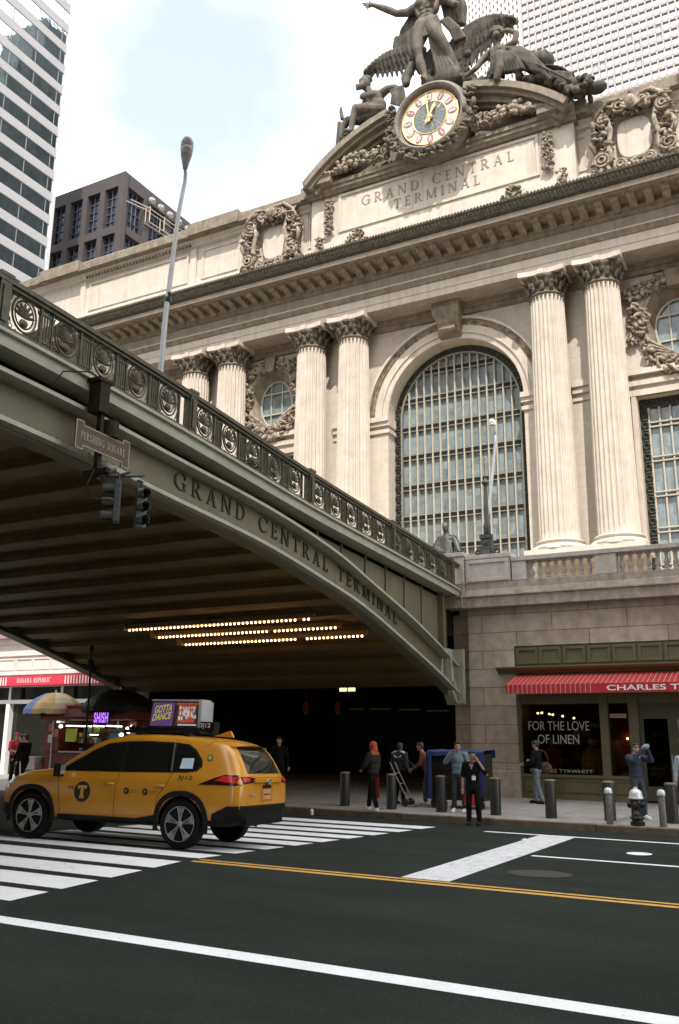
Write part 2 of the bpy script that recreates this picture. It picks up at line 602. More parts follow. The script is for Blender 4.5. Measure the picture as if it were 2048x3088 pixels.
# ---------------------------------------------------------------- lettering
def serif(ch):
    """Roman capital as polygons in a box one unit high; returns (polys, width)."""
    T, t, s = 0.135, 0.055, 0.045
    P = []
    def bar(x0, x1, y0, y1):
        P.append([(x0, y0), (x1, y0), (x1, y1), (x0, y1)])
    def stem(x, w=T, y0=0.0, y1=1.0, ft=True, hd=True):
        bar(x, x + w, y0, y1)
        if ft:
            bar(x - 0.09, x + w + 0.09, y0, y0 + s)
        if hd:
            bar(x - 0.09, x + w + 0.09, y1 - s, y1)
    def dia(x0, y0, x1, y1, w):
        P.append([(x0 - w / 2, y0), (x0 + w / 2, y0), (x1 + w / 2, y1), (x1 - w / 2, y1)])
    def arc(cx, cy, rx, ry, a0, a1, n=18):
        for i in range(n):
            q = []
            for a in (a0 + (a1 - a0) * i / n, a0 + (a1 - a0) * (i + 1) / n):
                w = t + (T + 0.01 - t) * abs(math.cos(a)) ** 1.3
                q.append(((cx + rx * math.cos(a), cy + ry * math.sin(a)), (cx + (rx - w) * math.cos(a), cy + (ry - w * (0.5 + 0.5 * abs(math.cos(a)))) * math.sin(a))))
            P.append([q[0][0], q[1][0], q[1][1], q[0][1]])
    W_ = 0.7
    if ch == 'A':
        dia(0.10, 0, 0.40, 1, t); dia(0.70, 0, 0.42, 1, T); bar(0.2, 0.6, 0.3, 0.3 + t)
        bar(0, 0.22, 0, s); bar(0.55, 0.86, 0, s); W_ = 0.86
    elif ch == 'B':
        stem(0.1); arc(0.3, 0.75, 0.3, 0.25, -PI / 2, PI / 2); arc(0.3, 0.27, 0.36, 0.27, -PI / 2, PI / 2)
        bar(0.1, 0.3, 1 - t, 1); bar(0.1, 0.3, 0.49, 0.49 + t); bar(0.1, 0.3, 0, t); W_ = 0.7
    elif ch == 'C' or ch == 'G':
        arc(0.5, 0.5, 0.5, 0.5, R(48), R(312), 26)
        bar(0.80, 0.845, 0.68, 0.97)
        if ch == 'G':
            bar(0.74, 0.74 + T, 0.05, 0.42); bar(0.62, 0.96, 0.42, 0.42 + s); W_ = 0.95
        else:
            W_ = 0.88
    elif ch == 'D':
        stem(0.1); arc(0.35, 0.5, 0.5, 0.5, -PI / 2, PI / 2, 22); bar(0.1, 0.36, 0, t); bar(0.1, 0.36, 1 - t, 1); W_ = 0.88
    elif ch == 'E':
        stem(0.1); bar(0.1, 0.58, 0, t); bar(0.1, 0.56, 1 - t, 1); bar(0.1, 0.48, 0.5, 0.5 + t)
        bar(0.54, 0.58, 0, 0.2); bar(0.52, 0.56, 0.82, 1); bar(0.45, 0.48, 0.42, 0.63); W_ = 0.62
    elif ch == 'H':
        stem(0.1); stem(0.62); bar(0.1, 0.7, 0.5, 0.5 + t); W_ = 0.86
    elif ch == 'I':
        stem(0.1); W_ = 0.34
    elif ch == 'L':
        stem(0.1); bar(0.1, 0.58, 0, t); bar(0.54, 0.58, 0, 0.24); W_ = 0.62
    elif ch == 'M':
        stem(0.08, t); stem(0.86, T); dia(0.13, 1, 0.5, 0, T); dia(0.9, 1, 0.52, 0, t); W_ = 1.1
    elif ch == 'N':
        stem(0.08, t); stem(0.74, t, ft=False); dia(0.12, 1, 0.75, 0, T); W_ = 0.9
    elif ch == 'P' or ch == 'R':
        stem(0.1); arc(0.32, 0.73, 0.33, 0.27, -PI / 2, PI / 2); bar(0.1, 0.33, 1 - t, 1); bar(0.1, 0.33, 0.46, 0.46 + t)
        W_ = 0.68
        if ch == 'R':
            dia(0.36, 0.48, 0.72, 0, T); bar(0.64, 0.84, 0, s); W_ = 0.84
    elif ch == 'Q':
        arc(0.5, 0.5, 0.5, 0.5, 0, 2 * PI, 30); dia(0.55, 0.1, 0.85, -0.18, T); W_ = 1.0
    elif ch == 'S':
        arc(0.3, 0.74, 0.28, 0.26, R(25), R(265), 16); arc(0.3, 0.26, 0.3, 0.28, R(-155), R(92), 16)
        bar(0.5, 0.54, 0.76, 0.98); bar(0.02, 0.06, 0.02, 0.26); W_ = 0.62
    elif ch == 'T':
        stem(0.3, hd=False); bar(0, 0.74, 1 - t, 1); bar(0, 0.04, 0.78, 1); bar(0.7, 0.74, 0.78, 1); W_ = 0.74
    elif ch == 'U':
        stem(0.08, T, 0.3, 1, ft=False); stem(0.66, t, 0.3, 1, ft=False); arc(0.4, 0.33, 0.32, 0.33, PI, 2 * PI); W_ = 0.8
    elif ch == ' ':
        W_ = 0.55
    return P, W_

def serif_run(txt, gap=0.18):
    """[(poly, x)] laid out from zero; total width."""
    x, outp = 0.0, []
    for ch in txt:
        P, w = serif(ch)
        outp.append((ch, P, x, w))
        x += w + gap
    return outp, x - gap

def put_serif(mb, txt, f3, h, depth, gap=0.18, width=None, m=0, bold=0.0):
    """f3(u, v, t): u along text in metres, v up, t out of the surface."""
    run, tot = serif_run(txt, gap)
    kx = (width / (tot * h)) if width else 1.0
    eps = 0
    for ch, P, x, w in run:
        for poly in P:
            eps = (eps + 1) % 5
            mb.prism([((px + x) * h * kx, py * h) for px, py in poly], f3, 0.0, depth + eps * 0.0006, m)
        mb.cut()

def font_mesh(txt, size=1.0, extr=0.0, bold=0.0, spacing=1.0):
    cu = bpy.data.curves.new('t', 'FONT')
    cu.body = txt
    cu.size = size
    cu.extrude = extr
    cu.offset = bold
    cu.space_character = spacing
    cu.resolution_u = 4
    ob = bpy.data.objects.new('t', cu)
    C.objects.link(ob)
    dg = bpy.context.evaluated_depsgraph_get()
    me = bpy.data.meshes.new_from_object(ob.evaluated_get(dg))
    vs = [tuple(v.co) for v in me.vertices]
    fs = [tuple(p.vertices) for p in me.polygons]
    bpy.data.objects.remove(ob)
    bpy.data.curves.remove(cu)
    bpy.data.meshes.remove(me)
    return vs, fs

def put_font(mb, txt, f3, size, depth=0.004, width=None, height=None, m=0, bold=0.0, spacing=1.0, slant=0.0):
    vs, fs = font_mesh(txt, size, depth / 2, bold, spacing)
    if not vs:
        return
    x0, x1 = min(v[0] for v in vs), max(v[0] for v in vs)
    y0, y1 = min(v[1] for v in vs), max(v[1] for v in vs)
    kx = width / (x1 - x0) if width else 1.0
    ky = height / (y1 - y0) if height else (kx if width else 1.0)
    mb.add([f3((v[0] - x0) * kx + slant * (v[1] - y0) * ky, (v[1] - y0) * ky, v[2] + depth / 2) for v in vs], fs, m)

rnd = random.Random(7)
def carve(mb, spots, y, r0, r1, seed=1, depth=0.6, m=0):
    """Carved foliage: small leaf-like lumps about each (x, z) spot, standing proud of plane y."""
    g = random.Random(seed)
    for x, z in spots:
        r = g.uniform(r0, r1)
        mb.ell((x, y - g.uniform(0.0, r * depth), z), (r * g.uniform(0.35, 0.6), r * g.uniform(0.5, 0.9), r * g.uniform(0.8, 1.3)),
               (g.uniform(-0.7, 0.7), g.uniform(-3, 3), g.uniform(-0.7, 0.7)), n=6, k=4, m=m)

# ---------------------------------------------------------------- ground
def grid_sheet(name, xs, ys, zf, m, dz=0.0, parent=None):
    b = MB()
    vs = [(x, y, zf(x, y) + dz) for y in ys for x in xs]
    n = len(xs)
    b.add(vs, [(j * n + i, j * n + i + 1, (j + 1) * n + i + 1, (j + 1) * n + i) for j in range(len(ys) - 1) for i in range(n - 1)])
    return b.build(name, m, parent)

def far_road(x, y):
    return road_z(x, min(max(y, -2.0), 21.3))
struct(grid_sheet('ground', [-600, -150, -60, -30, 0, 30, 150, 600], [-600, -100, -30, 29.9, 45, 120, 600], lambda x, y: -0.7 if -700 < x < 700 else 0, CONCRETE))
struct(grid_sheet('road', [-200, -60, -20, 0, 30, 200], [-2.0, 3, 10.5, 15, 21.3], road_z, ASPHALT))
struct(grid_sheet('sidewalk', [-200, -60, -20, -10, 0, 30, 200], [21.46, 24, 27.9, 41], side_z, CONCRETE))
b = MB()
for i in range(-30, 30):
    x0, x1 = i * 2.4, i * 2.4 + 2.39
    z = side_z(x0, 21.3)
    b.box(x0, x1, 21.27, 21.46, z - 0.5, z + 0.004)
struct(b.build('kerb', CURBM, bevel=0.02))
struct(grid_sheet('south_sidewalk', [-200, 200], [-60, -2.01], lambda x, y: road_z(x, -2) + 0.14, CONCRETE))

def mark(name, quads, m, dz=0.004):
    b = MB()
    for q in quads:
        # subdivide across the road crown so that the paint follows the surface
        (x0, y0), (x1, y1), (x2, y2), (x3, y3) = q
        n = 8
        vs = []
        for i in range(n + 1):
            t = i / n
            for (xa, ya), (xb, yb) in (((x0, y0), (x3, y3)), ((x1, y1), (x2, y2))):
                x, y = xa + (xb - xa) * t, ya + (yb - ya) * t
                vs.append((x, y, road_z(x, y) + dz))
        b.add(vs, [(2 * i, 2 * i + 1, 2 * i + 3, 2 * i + 2) for i in range(n)])
    return struct(b.build(name, m))

def rect(x0, x1, y0, y1):
    return [(x0, y0), (x1, y0), (x1, y1), (x0, y1)]
bars = [(7.4, 7.95), (8.15, 8.75), (8.97, 9.55), (9.78, 10.35), (10.75, 11.3), (11.65, 12.2), (12.5, 13.05), (13.4, 14.0), (14.3, 14.95), (15.3, 15.95), (16.35, 17.05), (17.5, 18.25), (18.7, 19.55)]
bars = [(6.55, 7.1)] + bars
mark('crosswalk', [rect(-12.6, -7.95, a, c) for a, c in bars], PAINTW)
mark('edge_line', [rect(-40, 14, 6.62, 6.84)], PAINTW)
mark('centre_line', [rect(-7.85, 30, 10.40, 10.50), rect(-7.85, 30, 10.60, 10.70)], PAINTY)
mark('stop_line', [[(-4.86, 10.76), (-4.22, 10.76), (-4.73, 19.15), (-5.48, 19.15)]], PAINTWW)
mark('lane_line', [rect(-4.35, 40, 14.62, 14.78)], PAINTW)
mark('parking_line', [rect(-6.66, 40, 19.02, 19.22)], PAINTW, 0.008)
b = MB()
for x, y, rr in ((-3.55, 12.35, 0.42),):
    vs = [(x, y, road_z(x, y) + 0.006)] + [(x + rr * math.cos(2 * PI * k / 24), y + rr * math.sin(2 * PI * k / 24), road_z(x, y + rr * math.sin(2 * PI * k / 24)) + 0.006) for k in range(24)]
    b.add(vs, [(0, 1 + k, 1 + (k + 1) % 24) for k in range(24)])
mh = b.build('manhole_cover', mat('rusty_iron', (0.036, 0.031, 0.022), 0.75, var=0.3, scale=25, bump=0.8, bscale=40))
tag(mh, 'brown round manhole cover set in the asphalt', 'manhole cover')
# ================================================================ terminal
XC = -17.15
YW = 46.0          # upper facade wall
TERM = thing('terminal_building', 'cream stone railway terminal with giant fluted columns, arched window and clock pediment', 'building', (XC, 27.75, 0))
fxz = lambda y: (lambda u, v, t: (u, y - t, v))
XL, XR = -66.0, 24.0

# --- upper wall with the arched, oval and rectangular openings left out
def arch_pts(cx, zs, r, n=28, a0=PI, a1=0.0):
    return [(cx + r * math.cos(a0 + (a1 - a0) * i / n), zs + r * math.sin(a0 + (a1 - a0) * i / n)) for i in range(n + 1)]

def wall_bay(mb, x0, x1, z0, z1, hole, y0, y1, ztop_split):
    """Wall rectangle with one closed hole polygon (x, z), faced front and with a reveal."""
    bm = bmesh.new()
    outer = [(x0, z0), (x1, z0), (x1, z1), (x0, z1)]
    ov = [bm.verts.new((x, 0, z)) for x, z in outer]
    hv = [bm.verts.new((x, 0, z)) for x, z in hole]
    es = [bm.edges.new((ov[i], ov[(i + 1) % 4])) for i in range(4)]
    es += [bm.edges.new((hv[i], hv[(i + 1) % len(hv)])) for i in range(len(hv))]
    bmesh.ops.triangle_fill(bm, use_beauty=True, use_dissolve=False, edges=es)
    bm.verts.index_update()
    vs = [(v.co.x, y0, v.co.z) for v in bm.verts]
    fs = []
    for f in bm.faces:
        c = f.calc_center_median()
        fs.append(tuple(v.index for v in f.verts))
    mb.add(vs, fs)
    bm.free()
    n = len(hole)
    mb.add([(x, y0, z) for x, z in hole] + [(x, y1, z) for x, z in hole], [(i, (i + 1) % n, (i + 1) % n + n, i + n) for i in range(n)])

ZSP, RA = 20.7, 4.2
hole_arch = [(XC - RA, 9.0)] + arch_pts(XC, ZSP, RA) + [(XC + RA, 9.0)]
def oval(cx, cz, rx, rz, n=28):
    return [(cx + rx * math.cos(2 * PI * i / n), cz + rz * math.sin(2 * PI * i / n)) for i in range(n)]
mb = MB()
wall_bay(mb, XC - 7.6, XC + 7.6, 6.8, 27.2, hole_arch, YW, YW + 1.6, 0)
BAYS = [XC - 12.6, XC + 12.6]
for bx in BAYS:
    lo, hi = bx - 5.0, bx + 5.0
    wall_bay(mb, lo, hi, 20.2, 27.2, oval(bx, 23.45, 1.62, 2.05), YW, YW + 1.0, 0)
    wall_bay(mb, lo, hi, 6.8, 20.2, [(bx - 2.35, 9.0), (bx + 2.35, 9.0), (bx + 2.35, 19.45), (bx - 2.35, 19.45)], YW, YW + 1.0, 0)
mb.box(XL, XC - 17.6, YW, YW + 1, 6.8, 27.2)
mb.box(XC + 17.6, XR, YW, YW + 1, 6.8, 27.2)
mb.build('upper_wall', LIME, TERM)

# --- archivolt round the great window
mb = MB()
def ring(mb, cx, zs, r0, r1, y0, y1, n=48, m=0, a0=0.0, a1=PI):
    vs = []
    for i in range(n + 1):
        a = a0 + (a1 - a0) * i / n
        c, s = math.cos(a), math.sin(a)
        for r, y in ((r0, y0), (r1, y0), (r1, y1), (r0, y1)):
            vs.append((cx + r * c, y, zs + r * s))
    fs = [(i * 4 + j, i * 4 + (j + 1) % 4, i * 4 + 4 + (j + 1) % 4, i * 4 + 4 + j) for i in range(n) for j in range(4)]
    fs += [(0, 1, 2, 3), (n * 4 + 3, n * 4 + 2, n * 4 + 1, n * 4)]
    mb.add(vs, fs, m)
ring(mb, XC, ZSP, 4.22, 4.55, YW - 0.06, YW + 0.02)
ring(mb, XC, ZSP, 4.55, 4.66, YW - 0.16, YW + 0.02)
ring(mb, XC, ZSP, 4.66, 5.02, YW - 0.11, YW + 0.02)
ring(mb, XC, ZSP, 5.40, 5.55, YW - 0.26, YW + 0.02)
arch_o = mb.build('archivolt', LIMEP, TERM)
mb = MB()
ring(mb, XC, ZSP, 5.02, 5.40, YW - 0.13, YW + 0.02)
for i in range(120):
    a = PI * (i + 0.5) / 120
    for q in (-0.08, 0.08):
        r = 5.21 + q
        mb.ell((XC + r * math.cos(a), YW - 0.15, ZSP + r * math.sin(a)), (0.05, 0.07, 0.09), (0, -a + q * 9, 0), n=5, k=3)
mb.build('leaf_moulding', CARVE, arch_o)
# imposts, string course and pilaster strips
mb = MB()
for x0, x1 in ((XC - 5.4, XC - RA + 0.12), (XC + RA - 0.12, XC + 5.4)):
    mb.box(x0, x1, YW - 0.32, YW + 0.9, 20.42, 20.72)
    mb.box(x0, x1, YW - 0.2, YW + 0.9, 20.16, 20.42)
    mb.box(x0, x1, YW - 0.12, YW + 0.9, 19.72, 19.95)
    mb.cut()
for x0, x1 in ((XC - 7.95, XC - 6.95), (XC + 6.95, XC + 7.95), (XC - 17.2, XC - 16.1), (XC + 16.1, XC + 17.2)):
    mb.box(x0, x1, YW - 0.25, YW + 0.2, 20.5, 20.85)
    mb.box(x0, x1, YW - 0.14, YW + 0.2, 20.15, 20.5)
    mb.box(x0, x1, YW - 0.08, YW + 0.2, 19.72, 19.85)
    mb.cut()
mb.build_each('impost', LIMEP, TERM)
mb = MB()
for bx in BAYS:
    for z0, z1, p in ((20.55, 20.85, 0.38), (20.0, 20.3, 0.2), (19.45, 19.78, 0.12)):
        mb.box(bx - 2.9, bx + 2.9, YW - p, YW + 0.1, z0, z1)
    mb.box(bx - 2.62, bx - 2.38, YW - 0.1, YW + 0.1, 9, 19.44)
    mb.box(bx + 2.38, bx + 2.62, YW - 0.1, YW + 0.1, 9, 19.44)
    mb.cut()
mb.build_each('window_lintel', LIMEP, TERM)

# --- keystone console under the architrave
mb = MB()
mb.prism([(45.9, 27.0), (45.0, 27.0), (44.9, 26.6), (45.05, 26.2), (45.35, 25.7), (45.5, 25.35), (45.4, 25.1), (45.9, 24.95)],
         lambda u, v, t: (XC + t * (0.86 if v > 26 else 0.66), u, v), -1.0, 1.0)
mb.prism([(45.35, 25.6), (45.2, 25.5), (45.15, 25.3), (45.3, 25.12), (45.5, 25.1)], lambda u, v, t: (XC + t * 0.5, u, v), -1.0, 1.0)
mb.build('keystone', LIMEW, TERM, bevel=0.05)

# --- soffit band of the wall under the architrave
mb = MB()
mb.box(XL, XR, YW - 0.3, YW + 0.05, 26.62, 27.0)
mb.box(XL, XR, YW - 0.18, YW + 0.05, 26.3, 26.62)
mb.build('wall_frieze', LIMEW, TERM)

# --- great window
win = MB()
win.prism([(x, z) for x, z in [(XC - 4.1, 9.0)] + arch_pts(XC, ZSP, 4.1) + [(XC + 4.1, 9.0)]], lambda u, v, t: (u, t, v), YW + 1.2, YW + 1.28)
wino = win.build('arched_window', GLASSB, TERM)
mb = MB()
rw = 3.72
def zarch(x, r=rw):
    return ZSP + math.sqrt(max(0.0, r * r - (x - XC) ** 2))
mx_ = [XC - 3.72 + 7.44 * i / 15 for i in range(1, 15)]
for x in mx_:
    mb.box(x - 0.045, x + 0.045, YW + 0.98, YW + 1.19, 9.0, zarch(x))
    mb.box(x - 0.025, x + 0.025, YW + 0.92, YW + 0.98, 9.0, zarch(x))
mb.build('mullion_grid', MULL, wino)
mb = MB()
tz = [10.75, 12.62, 14.5, 16.4, 18.28, 20.1, 21.9, 23.6]
for z in tz:
    hw = rw if z <= ZSP else math.sqrt(max(0.01, rw * rw - (z - ZSP) ** 2))
    for q in (0.15, -0.15):
        mb.box(XC - hw, XC + hw, YW + 1.0, YW + 1.15, z + q - 0.028, z + q + 0.028)
ring(mb, XC, ZSP, 3.68, 3.78, YW + 0.9, YW + 1.15)
for sx in (-1, 1):
    mb.box(XC + sx * 3.73 - 0.05, XC + sx * 3.73 + 0.05, YW + 0.9, YW + 1.15, 9, ZSP)
mb.build('transom_bars', mat('transom_bronze', (0.20, 0.185, 0.145), 0.5, var=0.2), wino)
mb = MB()
for z in tz:
    hw = rw if z <= ZSP else math.sqrt(max(0.01, rw * rw - (z - ZSP) ** 2))
    mb.box(XC - hw, XC + hw, YW + 1.0, YW + 1.13, z - 0.105, z + 0.105)
mb.build('transom_gallery', BLACK, wino)
mb = MB()
ring(mb, XC, ZSP, 3.78, 4.2, YW + 1.02, YW + 1.1)
for sx in (-1, 1):
    x0, x1 = sorted((XC + sx * 3.78, XC + sx * 4.2))
    mb.box(x0, x1, YW + 1.04, YW + 1.1, 9.0, ZSP)
    for i in range(20):
        z = 9.3 + i * 0.62
        cx = (x0 + x1) / 2
        mb.torus((cx, YW + 0.98, z), 0.15, 0.045, n=12, k=5)
        mb.box(x0, x1, YW + 0.93, YW + 1.03, z + 0.25, z + 0.29)
        mb.box(x0, x1, YW + 0.93, YW + 1.03, z + 0.34, z + 0.38)
for i in range(24):
    a = PI * (i + 0.5) / 24
    mb.torus((XC + 3.99 * math.cos(a), YW + 0.97, ZSP + 3.99 * math.sin(a)), 0.14, 0.045, n=10, k=4)
mb.build('pierced_border', MULLD, wino)

# --- oval and rectangular windows of the side bays
def side_bay(bx):
    g = MB()
    g.prism(oval(bx, 23.45, 1.66, 2.09), lambda u, v, t: (u, t, v), YW + 0.72, YW + 0.78)
    o = g.build('oval_window', GLASSB, TERM)
    f = MB()
    f.torus((bx, YW + 0.6, 23.2), 1.18, 0.07, n=32, k=6, ry=1.62)
    for q in (-0.42, 0.42):
        f.box(bx + q - 0.04, bx + q + 0.04, YW + 0.6, YW + 0.7, 21.75, 24.65)
    for q in (22.55, 24.0):
        f.box(bx - 1.1, bx + 1.1, YW + 0.58, YW + 0.7, q - 0.05, q + 0.05)
    f.build('mullion', MULL, o)
    d = MB()
    n = 32
    # sloped stone splay
    vs = [(x, YW + 0.02, z) for x, z in oval(bx, 23.45, 1.62, 2.05, n)] + [(x, YW + 0.66, z) for x, z in oval(bx, 23.2, 1.2, 1.64, n)]
    d.add(vs, [(i, (i + 1) % n, (i + 1) % n + n, i + n) for i in range(n)])
    d.build('splay', LIMEW, o)
    # carved frame: leaves at the sides, swags and wreath below, block above
    w = MB()
    spots, g2 = [], random.Random(int(bx * 10))
    for k in range(150):
        a = g2.uniform(R(150), R(390))
        rr = g2.uniform(1.02, 1.42)
        spots.append((bx + 1.75 * rr * math.cos(a), 23.35 + 2.1 * rr * math.sin(a)))
    for sx in (-1, 1):
        for k in range(60):
            t = g2.random()
            spots.append((bx + sx * (2.05 + 0.35 * math.sin(t * 9) + g2.uniform(-.2, .2)), 22.0 + t * 3.6))
        for k in range(50):
            t = g2.random()
            spots.append((bx + sx * (0.5 + 1.6 * t), 25.75 + g2.uniform(-0.35, 0.3) - 0.4 * t))
    for k in range(70):
        spots.append((bx + g2.uniform(-1.0, 1.0), 20.95 + g2.uniform(-0.45, 0.45)))
    carve(w, spots + [(x + .15, z - .1) for x, z in spots], YW - 0.08, 0.1, 0.24, seed=5, depth=1.5)
    for sx in (-1, 1):
        for j in range(9):
            a = R(200 + j * 9)
            w.tube([(bx + sx * (1.75 + j * 0.03) * math.cos(R(180) - a) * -1, YW - 0.12, 23.35 + 2.35 * math.sin(a)),
                    (bx + sx * (0.5 + 0.16 * j), YW - 0.25, 20.9 + 0.06 * j)], [0.09, 0.05], 5)
    w.torus((bx, YW - 0.02, 23.45), 1.74, 0.13, n=36, k=6, ry=2.18)
    w.build('carved_wreath', CARVE, o, smooth=True)
    k = MB()
    k.prism([(bx - 0.42, 26.2), (bx + 0.42, 26.2), (bx + 0.3, 25.2), (bx - 0.3, 25.2)], fxz(YW), -0.05, 0.42)
    k.build('keystone', LIMEW, o, bevel=0.03)
    g = MB()
    g.box(bx - 2.4, bx + 2.4, YW + 0.8, YW + 0.86, 9.0, 19.5)
    r = g.build('tall_window', GLASSB, TERM)
    f = MB()
    xs = [bx - 1.9 + 3.8 * i / 7 for i in range(8)]
    for x in xs:
        f.box(x - 0.045, x + 0.045, YW + 0.62, YW + 0.78, 9, 18.95)
    z = 18.0
    while z > 9.2:
        for q in (0.12, -0.12):
            f.box(bx - 1.9, bx + 1.9, YW + 0.58, YW + 0.75, z + q - 0.035, z + q + 0.035)
        z -= 1.9
    f.build('mullion_grid', MULL, r)
    d = MB()
    for sx in (-1, 1):
        x0, x1 = sorted((bx + sx * 1.9, bx + sx * 2.34))
        d.box(x0, x1, YW + 0.64, YW + 0.72, 9.0, 19.44)
        for i in range(18):
            d.torus(((x0 + x1) / 2, YW + 0.58, 9.3 + i * 0.58), 0.15, 0.05, n=10, k=4)
            d.ell(((x0 + x1) / 2, YW + 0.6, 9.6 + i * 0.58), (0.16, 0.05, 0.06), n=6, k=4)
    d.box(bx - 1.9, bx + 1.9, YW + 0.64, YW + 0.72, 18.95, 19.44)
    for i in range(8):
        d.torus((bx - 1.7 + i * 0.48, YW + 0.58, 19.2), 0.15, 0.05, n=10, k=4)
    d.build('pierced_border', MULLD, r)
for bx in BAYS:
    side_bay(bx)

# --- columns: one is built, the others are copies
def make_column(x):
    y = 45.0
    N, nf = 120, 24
    zs = [11.72, 12.2, 14, 16, 18, 20, 22, 24, 25.2, 25.62]
    vs, fs = [], []
    for z in zs:
        t = (z - 11.7) / 14.1
        r = 1.06 - 0.15 * t ** 1.6
        for k in range(N):
            a = 2 * PI * k / N
            ph = (k % 5)
            dd = (0.0, 0.0, 0.075, 0.12, 0.075)[ph] * (1.0 if 12.0 < z < 25.4 else 0.0)
            vs.append((x + (r - dd) * math.cos(a), y + (r - dd) * math.sin(a), z))
    for i in range(len(zs) - 1):
        for k in range(N):
            fs.append((i * N + k, i * N + (k + 1) % N, (i + 1) * N + (k + 1) % N, (i + 1) * N + k))
    b = MB()
    b.add(vs, fs)
    col = b.build('column', COLST, TERM)
    b = MB()
    b.lathe([(1.0, 11.2), (1.36, 11.22), (1.44, 11.36), (1.36, 11.5), (1.20, 11.53), (1.17, 11.60), (1.24, 11.64), (1.27, 11.70), (1.22, 11.77), (1.05, 11.8)], (x, y, 0), 40)
    b.box(x - 1.5, x + 1.5, y - 1.5, y + 0.98, 10.75, 11.2)
    for a in (225, 315):
        b.ell((x + 1.42 * math.cos(R(a)), y + 1.42 * math.sin(R(a)), 11.25), (0.3, 0.2, 0.12), (0, 0, R(a)), n=8, k=5)
    b.ell((x, y - 1.4, 11.27), (0.42, 0.18, 0.1), n=10, k=5)
    b.build('base', LIMEP, col, smooth=True, angle=40)
    b = MB()
    b.lathe([(0.93, 25.55), (0.99, 25.6), (0.99, 25.68), (0.93, 25.72), (0.90, 25.8), (0.93, 26.2), (1.05, 26.5), (1.2, 26.66)], (x, y, 0), 32, m=0)
    for k in range(24):
        a = 2 * PI * (k + 0.6) / 24
        b.ell((x + 0.93 * math.cos(a), y + 0.93 * math.sin(a), 25.46), (0.05, 0.05, 0.07), n=6, k=4, m=0)
    for row, (n, z0, h, r0) in enumerate(((12, 25.78, 0.42, 0.94), (12, 26.08, 0.42, 0.98))):
        for k in range(n):
            a = 2 * PI * (k + 0.5 * row) / n
            c, s = math.cos(a), math.sin(a)
            pts = [(x + (r0 + d) * c, y + (r0 + d) * s, z0 + h * t) for d, t in ((0.0, 0), (0.04, 0.5), (0.12, 0.88), (0.24, 1.0), (0.27, 0.9))]
            b.tube(pts, [0.12, 0.13, 0.11, 0.08, 0.04], 6)
    for sx, sy in ((-1, -1), (1, -1), (-1, 1), (1, 1)):
        b.torus((x + sx * 1.06, y + sy * 1.06 * 0.85, 26.48), 0.13, 0.07, ax=((sx * 0.7, sy * 0.7, 0), (0, 0, 1)), n=12, k=5)
    b.ell((x, y - 1.08, 26.62), (0.2, 0.12, 0.16), n=8, k=5)
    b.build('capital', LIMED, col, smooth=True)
    b = MB()
    q = [(-1.28, -1.28), (-0.7, -1.16), (0, -1.1), (0.7, -1.16), (1.28, -1.28), (1.28, 0.95), (-1.28, 0.95)]
    b.prism([(x + u, y + v * 0.93) for u, v in q], lambda u, v, t: (u, v, t), 26.7, 26.985)
    b.box(x - 0.16, x + 0.16, y - 1.19, y - 0.9, 26.68, 26.97)
    b.build('abacus', LIMEP, col)
    return col
base_col = make_column(XC + 6.05)
for off in (9.05, -6.05, -9.05, -15.15, -18.15, 15.15):
    c = base_col.copy()
    C.objects.link(c)
    c.parent = TERM
    c.location.x = off - 6.05
    for ch in list(base_col.children):
        d = ch.copy()
        C.objects.link(d)
        d.parent = c

# --- entablature
mb = MB()
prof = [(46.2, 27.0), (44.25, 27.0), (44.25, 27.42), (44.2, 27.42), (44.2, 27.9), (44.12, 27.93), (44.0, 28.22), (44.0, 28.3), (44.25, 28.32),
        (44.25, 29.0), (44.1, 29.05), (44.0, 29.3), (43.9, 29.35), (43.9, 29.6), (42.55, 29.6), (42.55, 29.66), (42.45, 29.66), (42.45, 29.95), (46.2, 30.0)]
ms = [3, 0, 0, 0, 1, 1, 0, 0, 3, 2, 2, 2, 2, 2, 2, 3, 3, 0, 0]  # darker stone on frieze and soffits carries cornice shade and stains
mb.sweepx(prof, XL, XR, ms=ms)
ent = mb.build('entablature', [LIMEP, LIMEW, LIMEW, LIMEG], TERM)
mb = MB()
gp = [(42.44, 29.96), (42.3, 29.98), (42.22, 30.05), (42.06, 30.42), (42.0, 30.46), (42.0, 30.56), (42.3, 30.62), (44.0, 30.7), (44.0, 30.02)]
mb.sweepx(gp, XL, XR)
x = XL
while x < XR:
    mb.ell((x, 42.02, 30.56), (0.07, 0.06, 0.09), n=5, k=4)
    x += 0.19
x = XL
while x < XR:
    mb.ell((x, 42.12, 30.26), (0.05, 0.05, 0.13), (0.35, 0, 0), n=5, k=4)
    x += 0.22
mb.build('gutter_cornice', CHENEAU, ent)
mb = MB()
x = -48.0
md = MB()
md.prism([(43.9, 29.6), (42.85, 29.6), (42.85, 29.42), (43.0, 29.36), (43.3, 29.4), (43.6, 29.28), (43.9, 29.2)], lambda u, v, t: (t, u, v), -0.2, 0.2)
md.box(-0.24, 0.24, 42.8, 43.9, 29.53, 29.597)
m0 = None
for i in range(66):
    x = -47.6 + i * 0.85
    if m0 is None:
        md2 = MB()
        md2.add([(v[0] + x, v[1], v[2]) for v in md.v], md.f)
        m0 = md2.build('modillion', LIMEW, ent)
    else:
        c = m0.copy()
        C.objects.link(c)
        c.location.x = i * 0.85
